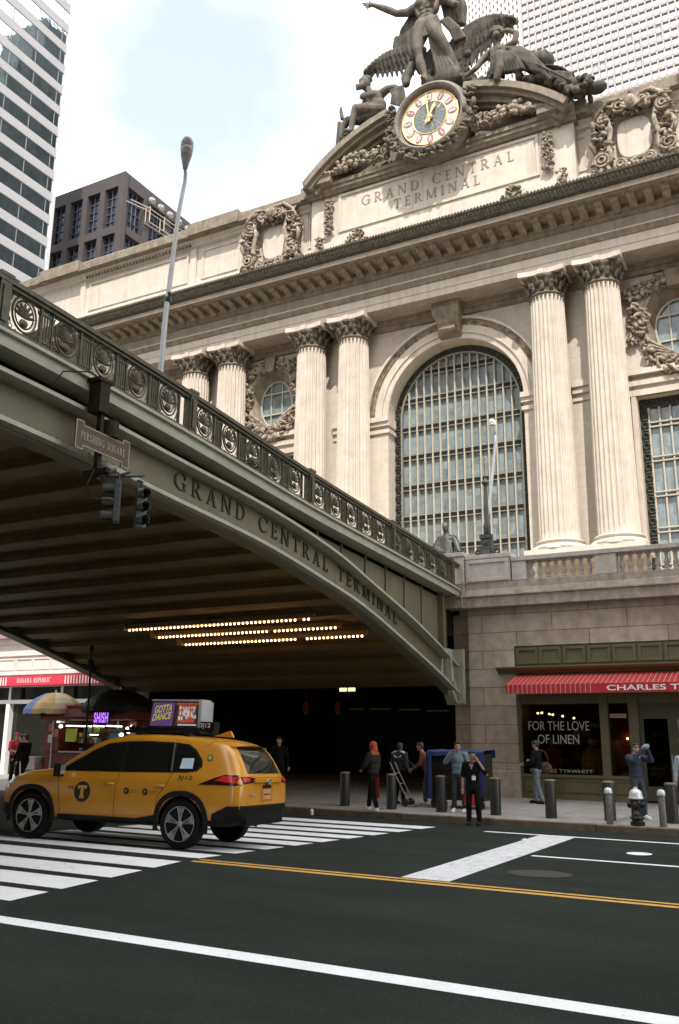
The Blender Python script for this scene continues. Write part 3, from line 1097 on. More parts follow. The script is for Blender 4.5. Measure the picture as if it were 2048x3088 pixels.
# --- attic storey
mb = MB()
ms_ = None
mb.sweepx([(46, 30.5), (44.0, 30.5), (44.0, 32.05), (44.15, 32.2), (44.3, 32.25), (44.3, 34.95), (44.2, 35.05), (44.1, 35.1), (44.05, 35.28), (43.85, 35.42), (43.85, 35.5), (46, 35.5)], XL, XR)
att = mb.build('attic', LIMEP, TERM)
mb = MB()
mb.sweepx([(46, 35.5), (43.7, 35.5), (43.55, 35.62), (43.55, 36.2), (43.7, 36.35), (46, 36.5)], XL, XR)
for x0, x1 in ((-45.6 - 4, -45.6), (-35.4, -31.2), (-26.3, -25.0), (-3.1, 1.1), (-9.3, -7.95)):
    mb.box(x0, x1, 43.35, 44.5, 35.55, 36.42)
mb.build('attic_coping', LIMEW, att)
mb = MB()
x = -45.2
while x < -35.6:
    mb.ell((x, 43.95, 35.16), (0.11, 0.1, 0.13), n=6, k=4)
    x += 0.3
x = XC
mb.build('egg_moulding', LIMED, att)
mb = MB()
def frame(mb, x0, x1, z0, z1, y, w=0.14, p=0.07):
    mb.box(x0, x1, y - p, y + 0.02, z1 - w, z1)
    mb.box(x0, x1, y - p, y + 0.02, z0, z0 + w)
    mb.box(x0, x0 + w, y - p, y + 0.02, z0 + w, z1 - w)
    mb.box(x1 - w, x1, y - p, y + 0.02, z0 + w, z1 - w)
for x0, x1 in ((-45.1, -35.9), (-34.7, -31.6), (-26.15, -25.2), (-9.2, -8.2), (-2.6, 0.5), (1.3, 10)):
    frame(mb, x0, x1, 32.5, 34.75, 44.3)
    mb.cut()
mb.build_each('panel_frame', LIMEP, att)
mb = MB()
for x in (-45.75, -35.4, -31.35, -26.4, -25.0, -7.95, -2.9):
    mb.box(x - 0.25, x + 0.25, 44.18, 44.35, 30.6, 34.98)
    mb.cut()
mb.build_each('attic_pilaster', LIMEP, att)
# cartouches
def cartouche(cx):
    b = MB()
    b.prism([(cx + .92 * math.copysign(abs(math.cos(q)) ** .6, math.cos(q)), 33.65 + 1.15 * math.copysign(abs(math.sin(q)) ** .75, math.sin(q)) * (1 if math.sin(q) > 0 else 1.12)) for q in [2 * PI * i / 36 for i in range(36)]], fxz(44.3), 0, .28)
    o = b.build('cartouche', LIMEP, att, bevel=.06)
    w = MB()
    g = random.Random(int(cx * 7))
    spots = []
    for k in range(460):
        sx = g.choice((-1, 1))
        t = g.random()
        spots.append((cx + sx * (1.15 + .95 * g.random() * (0.55 + .6 * abs(math.sin(t * 7)))), 31.2 + 4.3 * t))
    for k in range(170):
        x = g.uniform(-2.3, 2.3)
        spots.append((cx + x, 31.25 + g.uniform(-0.3, 0.55) + .25 * math.cos(x * 2.4)))
    for k in range(150):
        x = g.uniform(-1.3, 1.3)
        spots.append((cx + x, 35.2 + g.uniform(-0.45, 0.9) * (1 - abs(x) / 1.6)))
    carve(w, spots, 43.95, 0.08, 0.25, seed=3, depth=2.4)
    for sx in (-1, 1):
        for (px, pz, r) in ((.62, 35.35, .36), (1.6, 34.75, .33), (1.7, 32.3, .38), (.75, 31.75, .3)):
            w.torus((cx + sx * px, 43.5, pz), r, 0.1, n=16, k=6)
            w.torus((cx + sx * px, 43.45, pz), r * .48, 0.08, n=12, k=6)
        w.tube([(cx + sx * .5, 43.45, 35.75), (cx + sx * 1.1, 43.4, 35.75), (cx + sx * 1.75, 43.4, 35.2), (cx + sx * 2.0, 43.5, 34.5)], [.07, .13, .13, .05], 6)
        w.tube([(cx + sx * 1.25, 43.6, 34.9), (cx + sx * 1.12, 43.5, 34.0), (cx + sx * 1.3, 43.5, 33.1), (cx + sx * 1.15, 43.5, 32.3), (cx + sx * 1.6, 43.6, 31.7)], [0.07, 0.13, 0.15, 0.13, 0.06], 7)
        w.tube([(cx + sx * 1.9, 43.6, 34.2), (cx + sx * 2.2, 43.5, 33.4), (cx + sx * 2.0, 43.55, 32.7)], [0.06, 0.17, 0.06], 7)
    w.ell((cx, 43.5, 35.4), (0.34, 0.35, 0.45), n=10, k=7)
    for q in range(7):
        an = R(30 + 20 * q)
        w.tube([(cx, 43.4, 34.95), (cx + .62 * math.cos(an), 43.4, 34.95 + .55 * math.sin(an))], [.05, .11], 5)
    w.build('scrollwork', CARVE, o, smooth=True)
cartouche(-28.65)
cartouche(XC + (XC + 28.65))
# --- pediment block with the name plaque
mb = MB()
mb.box(-25.55, -8.75, 43.6, 45.5, 30.55, 35.3)
ped = mb.build('pediment', LIMEP, TERM)
mb = MB()
frame(mb, -23.55, -10.75, 32.55, 35.2, 43.6, 0.16, 0.09)
mb.box(-24.9, -9.4, 43.35, 43.6, 30.6, 31.9)
mb.box(-23.8, -10.5, 43.42, 43.6, 31.9, 32.08)
mb.build('plaque_frame', LIMEP, ped)
mb = MB()
put_serif(mb, 'GRAND CENTRAL', lambda u, v, t: (-21.95 + u, 43.585 - t, 34.0 + v), 0.66, 0.012, gap=0.42, width=9.75)
put_serif(mb, 'TERMINAL', lambda u, v, t: (-19.75 + u, 43.585 - t, 33.12 + v), 0.62, 0.012, gap=0.42, width=5.5)
mb.build_each('incised_letter', ENGRAVE, ped)
# horizontal cornice and segmental arch
mb = MB()
hp = [(45, 35.3), (43.4, 35.3), (43.3, 35.45), (43.2, 35.5), (43.2, 35.7), (42.75, 35.82), (42.7, 35.85), (42.7, 36.15), (42.6, 36.3), (45, 36.3)]
mb.sweepx(hp, -25.75, XC - 2.6 - 4.0)
mb.sweepx(hp, XC + 2.6 + 4.0, -8.55)
mb.sweepx([(45, 35.3), (43.4, 35.3), (43.3, 35.45), (43.2, 35.5), (43.2, 35.72), (43.1, 35.75), (43.1, 36.0), (45, 36.0)], XC - 6.6, XC + 6.6)
RO, ZO = 11.75, 27.85
a_end = math.acos(8.45 / RO)
def arcband(mb, r0, r1, y0, y1, aa0, aa1, n=30):
    ring(mb, XC, ZO, r0, r1, y0, y1, n, 0, aa0, aa1)
amid = math.acos(2.5 / RO)
for aa0, aa1 in ((a_end, amid), (PI - amid, PI - a_end)):
    arcband(mb, 11.35, 11.75, 42.35, 45, aa0, aa1)
    arcband(mb, 11.1, 11.35, 42.6, 45, aa0, aa1)
    arcband(mb, 10.75, 11.1, 42.95, 45, aa0, aa1)
    arcband(mb, 10.55, 10.75, 43.25, 45, aa0, aa1)
mb.build('segmental_cornice', LIMEW, ped)
mb = MB()
ap = [(XC + 10.9 * math.cos(a), ZO + 10.9 * math.sin(a)) for a in [a_end + (PI - 2 * a_end) * i / 30 for i in range(31)]]
mb.prism([(XC + 8.2, 35.9)] + ap + [(XC - 8.2, 35.9)], fxz(45), 0, 1.4)
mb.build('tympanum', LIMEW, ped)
# fruit swags in the tympanum and hanging garlands
mb = MB()
g = random.Random(11)
for sx in (-1, 1):
    spots = []
    for k in range(330):
        t = g.random()
        spots.append((XC + sx * (2.6 + 4.3 * t), 36.3 + (1.0 - t) * 0.9 * g.random() + 0.75 * math.exp(-((t - 0.62) / 0.2) ** 2) * g.random() + 0.05))
    carve(mb, spots, 43.1, 0.1, 0.22, seed=9, depth=1.9)
    for k in range(22):
        mb.ell((XC + sx * (5.0 + g.uniform(-0.9, 1.3)), 42.75, 36.65 + g.uniform(-0.3, 0.5)), g.uniform(0.11, 0.2), n=8, k=6)
    for k in range(9):
        mb.tube([(XC + sx * (3.0 + 0.25 * k), 42.9, 36.4), (XC + sx * (3.1 + 0.25 * k), 42.75, 36.9 + 0.1 * (k % 3)), (XC + sx * (3.3 + 0.25 * k), 42.85, 37.15)], [0.05, 0.08, 0.02], 5)
    mb.cut()
mb.build_each('fruit_swag', CARVE, ped, smooth=True)
mb = MB()
for cx, za, zb_, wx, n in ((-24.15, 32.5, 34.9, .26, 150), (-10.2, 32.5, 34.9, .26, 150), (-24.75, 31.0, 32.4, .24, 60), (-9.5, 31.0, 32.4, .24, 60), (-22.2, 31.2, 32.2, 1.1, 110), (-12.2, 31.2, 32.2, 1.1, 110)):
    spots = []
    for k in range(n):
        t = g.random()
        w = wx * (0.7 + 0.6 * math.sin(t * 12) ** 2) if wx < .5 else wx * (1.0 - 0.75 * t)
        spots.append((cx + g.uniform(-w, w), za + (zb_ - za) * t))
    carve(mb, spots, 43.4, 0.07, 0.15, seed=int(cx * 3), depth=1.4)
    mb.cut()
mb.build_each('garland', CARVE, ped, smooth=True)

# --- clock
CX, CZ, CYK = -16.76, 37.55, 42.3
yd = CYK
mb = MB()
def disc(mb, r, y, n=48, m=0, r0=None):
    if r0 is None:
        mb.add([(CX, y, CZ)] + [(CX + r * math.cos(2 * PI * k / n), y, CZ + r * math.sin(2 * PI * k / n)) for k in range(n)], [(0, 1 + k, 1 + (k + 1) % n) for k in range(n)], m)
    else:
        mb.add([(CX + q * math.cos(2 * PI * k / n), y, CZ + q * math.sin(2 * PI * k / n)) for q in (r0, r) for k in range(n)], [(k, (k + 1) % n, (k + 1) % n + n, k + n) for k in range(n)], m)
mb.lathe([(2.42, -1.6), (2.42, 0.0), (2.32, 0.25), (2.12, 0.38), (2.0, 0.3), (1.93, 0.05), (1.88, 0.02), (1.84, -0.12)], (CX, yd, CZ), 48, axis='y')
clk = mb.build('clock', mat('clock_surround_stone', (0.17, 0.145, 0.12), 0.8, var=0.3, scale=2, streak=0.3), TERM, smooth=True, angle=35)
GOLD = mat('gilding', (0.78, 0.52, 0.20), 0.35, metal=0.55, var=0.1)
DIALW = mat('white_enamel_marker', (0.75, 0.70, 0.66), 0.4, var=0.08)
DIALR = mat('maroon_enamel', (0.26, 0.12, 0.125), 0.4, var=0.2)
DIALB = mat('blue_grey_dial_glass', (0.11, 0.135, 0.14), 0.25, var=0.6, scale=8)
mb = MB()
disc(mb, 1.82, yd - 0.06, m=0)
disc(mb, 1.04, yd - 0.075, m=1)
dial = mb.build('dial', [mat('cream_enamel', (0.70, 0.56, 0.40), 0.4, var=0.08), DIALB], clk)
mb = MB()
for r in (1.78, 1.07):
    mb.torus((CX, yd - 0.08, CZ), r, 0.035, n=48, k=6)
for k in range(12):
    a = 2 * PI * k / 12 + PI / 12
    mb.tube([(CX + 0.12 * math.cos(a), yd - 0.08, CZ + 0.12 * math.sin(a)), (CX + 1.05 * math.cos(a), yd - 0.08, CZ + 1.05 * math.sin(a))], 0.012, 4)
mb.lathe([(0.2, 0), (0.22, 0.1), (0.12, 0.2), (0.02, 0.22)], (CX, yd - 0.08, CZ), 14, axis='y')
mb.build('gilt_trim', GOLD, clk, smooth=True)
NUM = ['XII', 'I', 'II', 'III', 'IIII', 'V', 'VI', 'VII', 'VIII', 'IX', 'X', 'XI']
for k in range(12):
    a = PI / 2 - 2 * PI * k / 12
    er, et = Vector((math.cos(a), 0, math.sin(a))), Vector((math.sin(a), 0, -math.cos(a)))
    cc = Vector((CX, yd - 0.085, CZ)) + er * 1.42
    b = MB()
    n = 20
    vs = [cc] + [cc + er * 0.29 * math.sin(2 * PI * i / n) + et * 0.19 * math.cos(2 * PI * i / n) for i in range(n)]
    b.add(vs, [(0, 1 + i, 1 + (i + 1) % n) for i in range(n)])
    nm = b.build('numeral_plaque', DIALR, clk)
    b = MB()
    txt = NUM[k]
    wch = {'I': 0.06, 'V': 0.13, 'X': 0.13}
    tot = sum(wch[c] for c in txt)
    kx = min(1.0, 0.38 / tot)
    x0 = -tot * kx / 2
    def bar(xa, ya, xb, yb, w):
        p = [(xa - w / 2, ya), (xa + w / 2, ya), (xb + w / 2, yb), (xb - w / 2, yb)]
        b.add([cc + et * px + er * py + Vector((0, -0.012, 0)) for px, py in p], [(0, 1, 2, 3)])
    for c in txt:
        wv = wch[c] * kx
        if c == 'I':
            bar(x0 + wv / 2, -0.2, x0 + wv / 2, 0.2, 0.035)
        elif c == 'V':
            bar(x0 + wv / 2, -0.2, x0 + 0.02, 0.2, 0.035); bar(x0 + wv / 2, -0.2, x0 + wv - 0.02, 0.2, 0.022)
        else:
            bar(x0 + wv - 0.02, -0.2, x0 + 0.02, 0.2, 0.035); bar(x0 + 0.02, -0.2, x0 + wv - 0.02, 0.2, 0.022)
        x0 += wv
    b.build('numeral', DIALW, nm)
def hand(name, ang, ln, w, dz):
    b = MB()
    d = Vector((math.sin(ang), 0, math.cos(ang)))
    e = Vector((math.cos(ang), 0, -math.sin(ang)))
    o = Vector((CX, yd - dz, CZ))
    P = [(-0.45, 0.5), (-0.3, 1.2), (0, 0.5), (0.5 * ln, 0.8), (0.72 * ln, 1.5), (0.8 * ln, 0.5), (ln, 0.05)]
    vs = [o + d * t + e * w * q for t, q in P] + [o + d * t - e * w * q for t, q in P]
    n = len(P)
    top = [Vector(v) + Vector((0, -0.03, 0)) for v in vs]
    fs = [(i, i + 1, n + i + 1, n + i) for i in range(n - 1)]
    b.add(top, fs)
    b.add(vs, fs)
    b.build(name, GOLD, clk)
hand('hour_hand', R(28), 1.0, 0.085, 0.22)
hand('minute_hand', R(-6), 1.66, 0.06, 0.28)
mb = MB()
spots = []
for k in range(140):
    a = R(g.uniform(190, 350))
    rr = g.uniform(2.2, 2.75)
    spots.append((CX + rr * math.cos(a), CZ + rr * math.sin(a) - 0.05))
for k in range(60):
    sx = g.choice((-1, 1))
    spots.append((CX + sx * g.uniform(2.2, 2.9), 37.2 + g.uniform(-0.8, 1.6)))
carve(mb, spots, 42.2, 0.12, 0.28, seed=31, depth=1.0)
mb.build('leaf_wreath', LIMED, clk, smooth=True)

# --- terrace, lower granite storey
mb = MB()
mb.box(XL, XR, 27.9, YW + 0.5, 6.3, 6.82)
mb.build('terrace', GRANP, TERM)
GY = 27.75
mb = MB()
mb.box(-10.02, -8.51, GY, GY + 0.45, -0.6, 6.1)
mb.box(-8.51, 2.6, GY, GY + 0.45, 4.78, 6.1)
mb.box(2.6, XR, GY, GY + 0.45, -0.6, 6.1)
mb.box(-10.62, -10.02, GY + 0.22, 36, -0.6, 6.1)
mb.build('granite_wall', GRANITE, TERM)
mb = MB()
mb.box(-10.06, -8.46, GY - 0.12, GY + 0.1, -0.6, 0.98)
mb.box(-10.06, -8.46, GY - 0.07, GY + 0.1, 0.98, 1.16)
mb.build('plinth', GRANP, TERM, bevel=0.02)
mb = MB()
bp = [(28.3, 6.04), (27.35, 6.04), (27.35, 6.36), (27.28, 6.38), (27.28, 6.42), (27.45, 6.44), (27.5, 6.62), (27.56, 6.64), (27.56, 6.86), (28.3, 6.86)]
mb.sweepx([(y, z) for y, z in bp], -10.02, XR, m=0)
mb.sweepx([(y - 0.12, z) for y, z in bp], -10.62, -10.03, m=0)
mb.build('belt_course', GRANP, TERM)
# parapet blocks and balustrade
mb = MB()
mb.box(-10.62, -10.02, 27.42, 28.3, 6.86, 7.78)
mb.box(-10.68, -9.98, 27.36, 28.34, 7.78, 7.92)
mb.box(-10.01, -8.47, 27.55, 28.5, 6.86, 7.66)
mb.box(-10.01, -8.43, 27.5, 28.54, 7.66, 7.80)
frame(mb, -9.97, -8.5, 6.9, 7.64, 27.55, 0.13, 0.05)
mb.build('parapet_block', GRANV, TERM, bevel=0.015)
mb = MB()
mb.box(-8.42, XR, 27.52, 28.1, 7.5, 7.645)
for x0, x1 in ((-8.42, -7.95), (-5.76, -5.12), (-2.9, -2.25), (0, 0.6)):
    mb.box(x0, x1, 27.56, 28.05, 6.87, 7.495)
bal = mb.build('balustrade', GRANV, TERM, bevel=0.012)
b0 = None
bx_ = [-7.82 + 0.262 * i for i in range(8)] + [-4.99 + 0.262 * i for i in range(8)] + [-2.12 + 0.262 * i for i in range(8)]
for x in bx_:
    if b0 is None:
        b = MB()
        b.box(x - 0.085, x + 0.085, 27.73, 27.9, 6.862, 6.92)
        b.lathe([(0.05, 6.92), (0.07, 6.96), (0.045, 7.0), (0.085, 7.08), (0.09, 7.14), (0.06, 7.22), (0.04, 7.3), (0.06, 7.33), (0.07, 7.36), (0.045, 7.38), (0.06, 7.43)], (x, 27.81, 0), 12)
        b.box(x - 0.085, x + 0.085, 27.73, 27.9, 7.43, 7.498)
        b0 = b.build('baluster', GRANV, bal, smooth=True, angle=40)
    else:
        c = b0.copy()
        C.objects.link(c)
        c.location.x = x + 7.82
# --- east shopfront
mb = MB()
mb.box(-8.50, 2.6, GY + 0.06, GY + 0.5, 4.14, 4.778)
x = -8.48
while x < 2.2:
    frame(mb, x + 0.03, x + 0.72, 4.2, 4.72, GY + 0.06, 0.09, 0.05)
    x += 0.75
mb.sweepx([(GY + 0.5, 3.90), (GY - 0.1, 3.90), (GY - 0.16, 3.96), (GY - 0.3, 4.01), (GY - 0.36, 4.07), (GY - 0.36, 4.11), (GY + 0.5, 4.138)], -9.03, 2.6)
mb.box(-8.50, 2.6, GY + 0.2, GY + 0.5, 3.2, 3.9)
fr = mb.build('shop_frieze', GREEN, TERM, bevel=0.008)
mb = MB()
SFY = GY + 0.25
mb.box(-8.50, -8.44, SFY - 0.1, SFY + 0.2, 0.2, 3.9)
mb.box(-8.44, -5.94, SFY - 0.02, SFY + 0.2, 2.98, 3.9)
mb.box(-5.98, -5.74, SFY - 0.12, SFY + 0.2, 0.2, 3.9)
mb.box(-5.14, -4.86, SFY - 0.12, SFY + 0.2, 0.2, 3.9)
mb.box(-5.74, 2.6, SFY - 0.02, SFY + 0.2, 2.98, 3.9)
mb.box(-8.44, -4.86, SFY - 0.08, SFY + 0.2, 0.30, 0.83)
mb.box(-8.46, -4.86, SFY - 0.14, SFY + 0.1, 0.78, 0.87)
mb.box(-8.50, -4.80, SFY - 0.14, SFY + 0.2, -0.2, 0.30, 0)
frame(mb, -8.35, -7.28, 0.36, 0.74, SFY - 0.08, 0.05, 0.03)
frame(mb, -7.15, -6.08, 0.36, 0.74, SFY - 0.08, 0.05, 0.03)
frame(mb, -5.7, -5.2, 0.36, 0.74, SFY - 0.08, 0.05, 0.03)
sf = mb.build('shop_front', GREEN, TERM, bevel=0.006)
# see-through glass and the dim room behind it
def pane_mat(name, tint, refl):
    m = bpy.data.materials.new(name)
    m.use_nodes = True
    t_ = m.node_tree
    for q in list(t_.nodes):
        t_.nodes.remove(q)
    o_ = t_.nodes.new('ShaderNodeOutputMaterial')
    mix = t_.nodes.new('ShaderNodeMixShader')
    tr = t_.nodes.new('ShaderNodeBsdfTransparent')
    tr.inputs[0].default_value = tint + (1,)
    gl = t_.nodes.new('ShaderNodeBsdfGlossy')
    gl.inputs['Roughness'].default_value = 0.03
    gl.inputs[0].default_value = (refl, refl, refl, 1)
    lw = t_.nodes.new('ShaderNodeFresnel')
    lw.inputs[0].default_value = 1.45
    t_.links.new(lw.outputs[0], mix.inputs[0])
    t_.links.new(tr.outputs[0], mix.inputs[1])
    t_.links.new(gl.outputs[0], mix.inputs[2])
    t_.links.new(mix.outputs[0], o_.inputs[0])
    return m
PANE = pane_mat('clear_shop_glass', (0.62, 0.60, 0.50), 0.45)
mb = MB()
mb.box(-8.44, -5.98, SFY + 0.08, SFY + 0.1, 0.86, 2.98)
w1 = mb.build('display_window', PANE, TERM)
TXTW = mat('window_vinyl_white', (0.40, 0.42, 0.38), 0.6, var=0.08)
mb = MB()
fz = lambda x0, z0: (lambda u, v, t: (x0 + u, SFY + 0.074 - t, z0 + v))
put_font(mb, 'FOR THE LOVE', fz(-8.235, 2.18), 0.3, 0.003, width=1.89, height=0.275)
mb.cut()
put_font(mb, 'OF LINEN', fz(-7.96, 1.775), 0.3, 0.003, width=1.285, height=0.275)
mb.cut()
put_font(mb, 'CHARLES TYRWHITT', fz(-8.245, 0.92), 0.1, 0.003, width=1.93, height=0.10)
mb.build_each('window_lettering', TXTW, w1)
WARM = mat('lit_shop_lamp', (1, 0.8, 0.5), emit=(1.0, 0.66, 0.30), estr=7.0)
mb = MB()
for x, y, z in ((-8.15, 28.9, 2.72), (-8.02, 28.9, 2.73), (-7.75, 28.8, 2.69), (-7.64, 28.8, 2.67), (-7.3, 28.7, 2.62), (-6.95, 28.7, 2.56), (-4.6, 29, 2.7), (-5.45, 29.2, 1.95)):
    mb.ell((x, y, z), (0.035, 0.03, 0.03), n=8, k=6)
mb.build('spot_lamp', WARM, w1)
mb = MB()
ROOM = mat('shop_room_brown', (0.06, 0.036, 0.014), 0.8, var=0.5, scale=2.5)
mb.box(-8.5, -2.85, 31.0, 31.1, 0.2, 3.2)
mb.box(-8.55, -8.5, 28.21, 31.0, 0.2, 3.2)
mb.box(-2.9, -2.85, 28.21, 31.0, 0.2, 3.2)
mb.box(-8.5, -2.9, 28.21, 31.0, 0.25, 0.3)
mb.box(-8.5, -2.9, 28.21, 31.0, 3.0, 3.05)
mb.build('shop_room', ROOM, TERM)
gg = random.Random(5)
GARM = [mat('garment_tan', (0.30, 0.17, 0.06), 0.9, var=0.3), mat('garment_white', (0.42, 0.38, 0.30), 0.9, var=0.2), mat('garment_blue', (0.05, 0.06, 0.09), 0.9, var=0.2), mat('garment_rust', (0.26, 0.08, 0.025), 0.9, var=0.3)]
mb = MB()
for x, y, c_ in ((-7.75, 28.9, 3), (-6.55, 29.0, 0), (-7.15, 29.8, 2), (-6.2, 29.9, 1), (-8.1, 30.2, 0)):
    mb.lathe([(.10, .85), (.20, .9), (.21, 1.15), (.17, 1.3), (.21, 1.5), (.19, 1.6), (.07, 1.68), (.06, 1.74)], (x, y, 0), 14, m=c_, sy=.65)
    mb.ell((x, y, 1.84), (.085, .1, .12), n=10, k=7, m=1)
    mb.tube([(x, y, .3), (x, y, .9)], .03, 6, m=2)
    for sx in (-1, 1):
        mb.tube([(x + sx * .19, y, 1.55), (x + sx * .27, y, 1.2), (x + sx * .25, y - .05, .92)], [.07, .06, .05], 7, m=c_)
for k in range(50):
    x, z = gg.uniform(-8.3, -3.2), gg.choice((.8, 1.1, 1.4, 1.7, 2.0, 2.3))
    mb.box(x, x + gg.uniform(.15, .4), 30.6, 30.95, z, z + gg.uniform(.08, .24), gg.choice((0, 0, 1, 2, 3)))
mb.build('shop_display', GARM, w1)
# second window, door
mb = MB()
mb.box(-5.74, -5.14, SFY + 0.08, SFY + 0.1, 0.86, 2.98)
w2 = mb.build('display_window', PANE, TERM)
mb = MB()
mb.box(-5.9, -5.0, 29.3, 29.35, 0.4, 3.0)
mb.build('red_backdrop', mat('red_backdrop', (0.20, 0.03, 0.012), 0.8, var=0.5, scale=3), w2)
mb = MB()
mb.box(-5.71, -5.22, SFY + 0.05, SFY + 0.07, 2.55, 2.67)
mb.box(-5.64, -5.3, SFY + 0.045, SFY + 0.05, 2.60, 2.63, 1)
mb.build('paper_notice', [mat('cream_paper', (0.50, 0.40, 0.26), 0.8), ENGRAVE], w2)
mb = MB()
for x0, x1, z0, z1 in ((-4.86, -4.74, 0.2, 2.98), (-4.06, -3.90, 0.2, 2.98), (-4.74, -4.06, 2.52, 2.98), (-4.74, -4.06, 0.2, 0.6), (-3.90, -3.80, 0.2, 2.98), (-3.1, -2.9, 0.2, 2.98), (-3.80, -3.1, 2.52, 2.98), (-3.80, -3.1, 0.2, 0.6)):
    mb.box(x0, x1, SFY + 0.02, SFY + 0.12, z0, z1)
dr = mb.build('door', mat('door_olive', (0.060, 0.052, 0.022), 0.5, var=0.2), TERM)
for x0, x1 in ((-4.74, -4.06), (-3.80, -3.1)):
    mb = MB()
    mb.box(x0, x1, SFY + 0.06, SFY + 0.08, 0.6, 2.52)
    mb.build('door_pane', PANE, dr)
mb = MB()
mb.box(-4.02, -3.99, SFY - 0.03, SFY + 0.02, 1.1, 1.5)
mb.box(-3.87, -3.84, SFY - 0.03, SFY + 0.02, 1.1, 1.5)
mb.build('door_handle', STEEL, dr)
mb = MB()
mb.box(-2.9, 2.6, SFY - 0.04, SFY + 0.2, 0.2, 3.9)
mb.build('shop_pier', GREEN, TERM)
# awning
AW = mat('awning_stripe', (0.52, 0.34, 0.22), 0.8, var=0.1)
mb = MB()
ax0, ax1, ay0, ay1, az0, az1, azv = -8.47, 2.4, GY - 0.05, GY - 1.15, 3.87, 3.50, 3.23
mb.add([(ax0 + 0.0, ay0, az0), (ax1, ay0, az0), (ax1, ay1, az1), (ax0, ay1, az1)], [(0, 1, 2, 3)])
mb.add([(ax0 + 0.0, ay0 , az0 - 0.03), (ax1, ay0, az0 - 0.03), (ax1, ay1, az1 - 0.03), (ax0, ay1, az1 - 0.03)], [(0, 3, 2, 1)])
mb.add([(ax0, ay1, az1), (ax1, ay1, az1), (ax1, ay1, azv), (ax0, ay1, azv)], [(0, 1, 2, 3)])
mb.add([(ax0, ay1, az1), (ax0, ay0, az0), (ax0, ay0 - 0.5, azv + 0.02), (ax0, ay1, azv)], [(0, 1, 2, 3)])
aw = mb.build('awning', RED, TERM)
mb = MB()
x = ax0 + 0.08
while x < ax1 - 0.05:
    if not (-5.85 < x < -1.5):
        mb.add([(x, ay1 - 0.004, az1), (x + 0.02, ay1 - 0.004, az1), (x + 0.02, ay1 - 0.004, azv), (x, ay1 - 0.004, azv)], [(0, 1, 2, 3)])
    mb.add([(x, ay1 - 0.001, az1 + 0.005), (x + 0.02, ay1 - 0.001, az1 + 0.005), (x + 0.02, ay0, az0 + 0.005), (x, ay0, az0 + 0.005)], [(0, 1, 2, 3)])
    x += 0.145
mb.build('awning_stripes', AW, aw)
mb = MB()
put_font(mb, 'CHARLES TYRWHITT', lambda u, v, t: (-5.45 + u, ay1 - 0.004 - t, 3.29 + v), 0.2, 0.004, width=3.75, height=0.155, bold=0.003)
mb.build('awning_lettering', WHITE, aw)

# --- dark vestibule under the viaduct
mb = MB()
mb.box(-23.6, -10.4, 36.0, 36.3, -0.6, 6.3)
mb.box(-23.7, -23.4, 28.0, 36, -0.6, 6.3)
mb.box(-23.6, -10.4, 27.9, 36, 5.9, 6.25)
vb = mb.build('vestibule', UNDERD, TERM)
mb = MB()
for i in range(4):
    x = -21.5 + i * 2.6
    mb.box(x, x + 1.9, 35.9, 35.98, 0.2, 2.5)
mb.build('entrance_door', BLACK, vb)
mb = MB()
for x0, x1, z in ((-18.6, -17.9, 3.1), (-17.6, -16.6, 3.08), (-16.2, -15.2, 3.05), (-14.9, -13.9, 3.0)):
    mb.box(x0, x1, 35.8, 35.9, z, z + 0.06)
mb.build('transom_bar', mat('dim_metal', (0.35, 0.32, 0.25), 0.5), vb)
# --- west shopfronts
WX = -24.3
mb = MB()
mb.box(XL, WX, GY, GY + 2.0, 3.9, 6.3)
mb.box(WX, -23.5, GY - 0.1, GY + 2.0, -0.6, 6.3)
mb.build('west_wall', WHITESTONE, TERM)
mb = MB()
mb.sweepx([(28.3, 6.0), (27.4, 6.0), (27.3, 6.2), (27.3, 6.5), (27.5, 6.6), (27.5, 7.5), (28.3, 7.5)], XL, WX)
mb.box(XL, WX, GY - 0.1, GY + 0.1, 5.75, 5.98)
mb.build('west_cornice', WHITESTONE, TERM)
mb = MB()
x = WX - 1.2
while x > -46:
    frame(mb, x, x + 1.0, 4.62, 5.12, GY, 0.06, 0.04)
    x -= 1.05
mb.box(XL, WX - 0.3, GY - 0.16, GY + 0.05, 4.40, 4.5)
mb.box(XL, WX - 0.3, GY - 0.08, GY + 0.05, 5.22, 5.32)
mb.build('west_panel', WHITESTONE, TERM)
mb = MB()
mb.box(XL, WX - 0.6, GY + 0.3, GY + 0.36, 0.2, 3.9)
wg = mb.build('west_shop_window', GLASSD, TERM)
mb = MB()
mb.box(XL, WX - 0.55, GY + 0.1, GY + 0.34, 3.2, 3.36)
x = WX - 0.7
while x > -46:
    mb.box(x - 0.1, x + 0.12, GY + 0.06, GY + 0.34, 0.2, 3.2)
    mb.box(x - 0.06, x + 0.06, GY + 0.12, GY + 0.34, 3.36, 3.95)
    x -= 3.05
mb.build('window_frame', WHITE, wg)
mb = MB()
x = WX - 3.9
while x > -46:
    mb.box(x, x + 0.75, GY + 0.2, GY + 0.32, 3.36, 3.92)
    for k in range(7):
        mb.box(x, x + 0.75, GY + 0.16, GY + 0.2, 3.38 + k * 0.075, 3.42 + k * 0.075)
    mb.cut()
    x -= 3.05
mb.build_each('louvre', MULLD, wg)
mb = MB()
RED2 = mat('west_awning_red', (0.62, 0.03, 0.06), 0.7, var=0.08)
mb.box(XL, -24.9, GY - 0.42, GY + 0.05, 3.93, 4.3)
aw2 = mb.build('awning', RED2, TERM)
mb = MB()
put_serif(mb, 'BANANA REPUBLIC', lambda u, v, t: (-30.15 + u, GY - 0.423 - t, 4.04 + v), 0.19, 0.004, gap=0.14, width=1.95)
x = -27.4
while x < -25:
    mb.box(x, x + 0.06, GY - 0.426, GY - 0.42, 3.95, 4.28)
    x += 0.16
x = -34.2
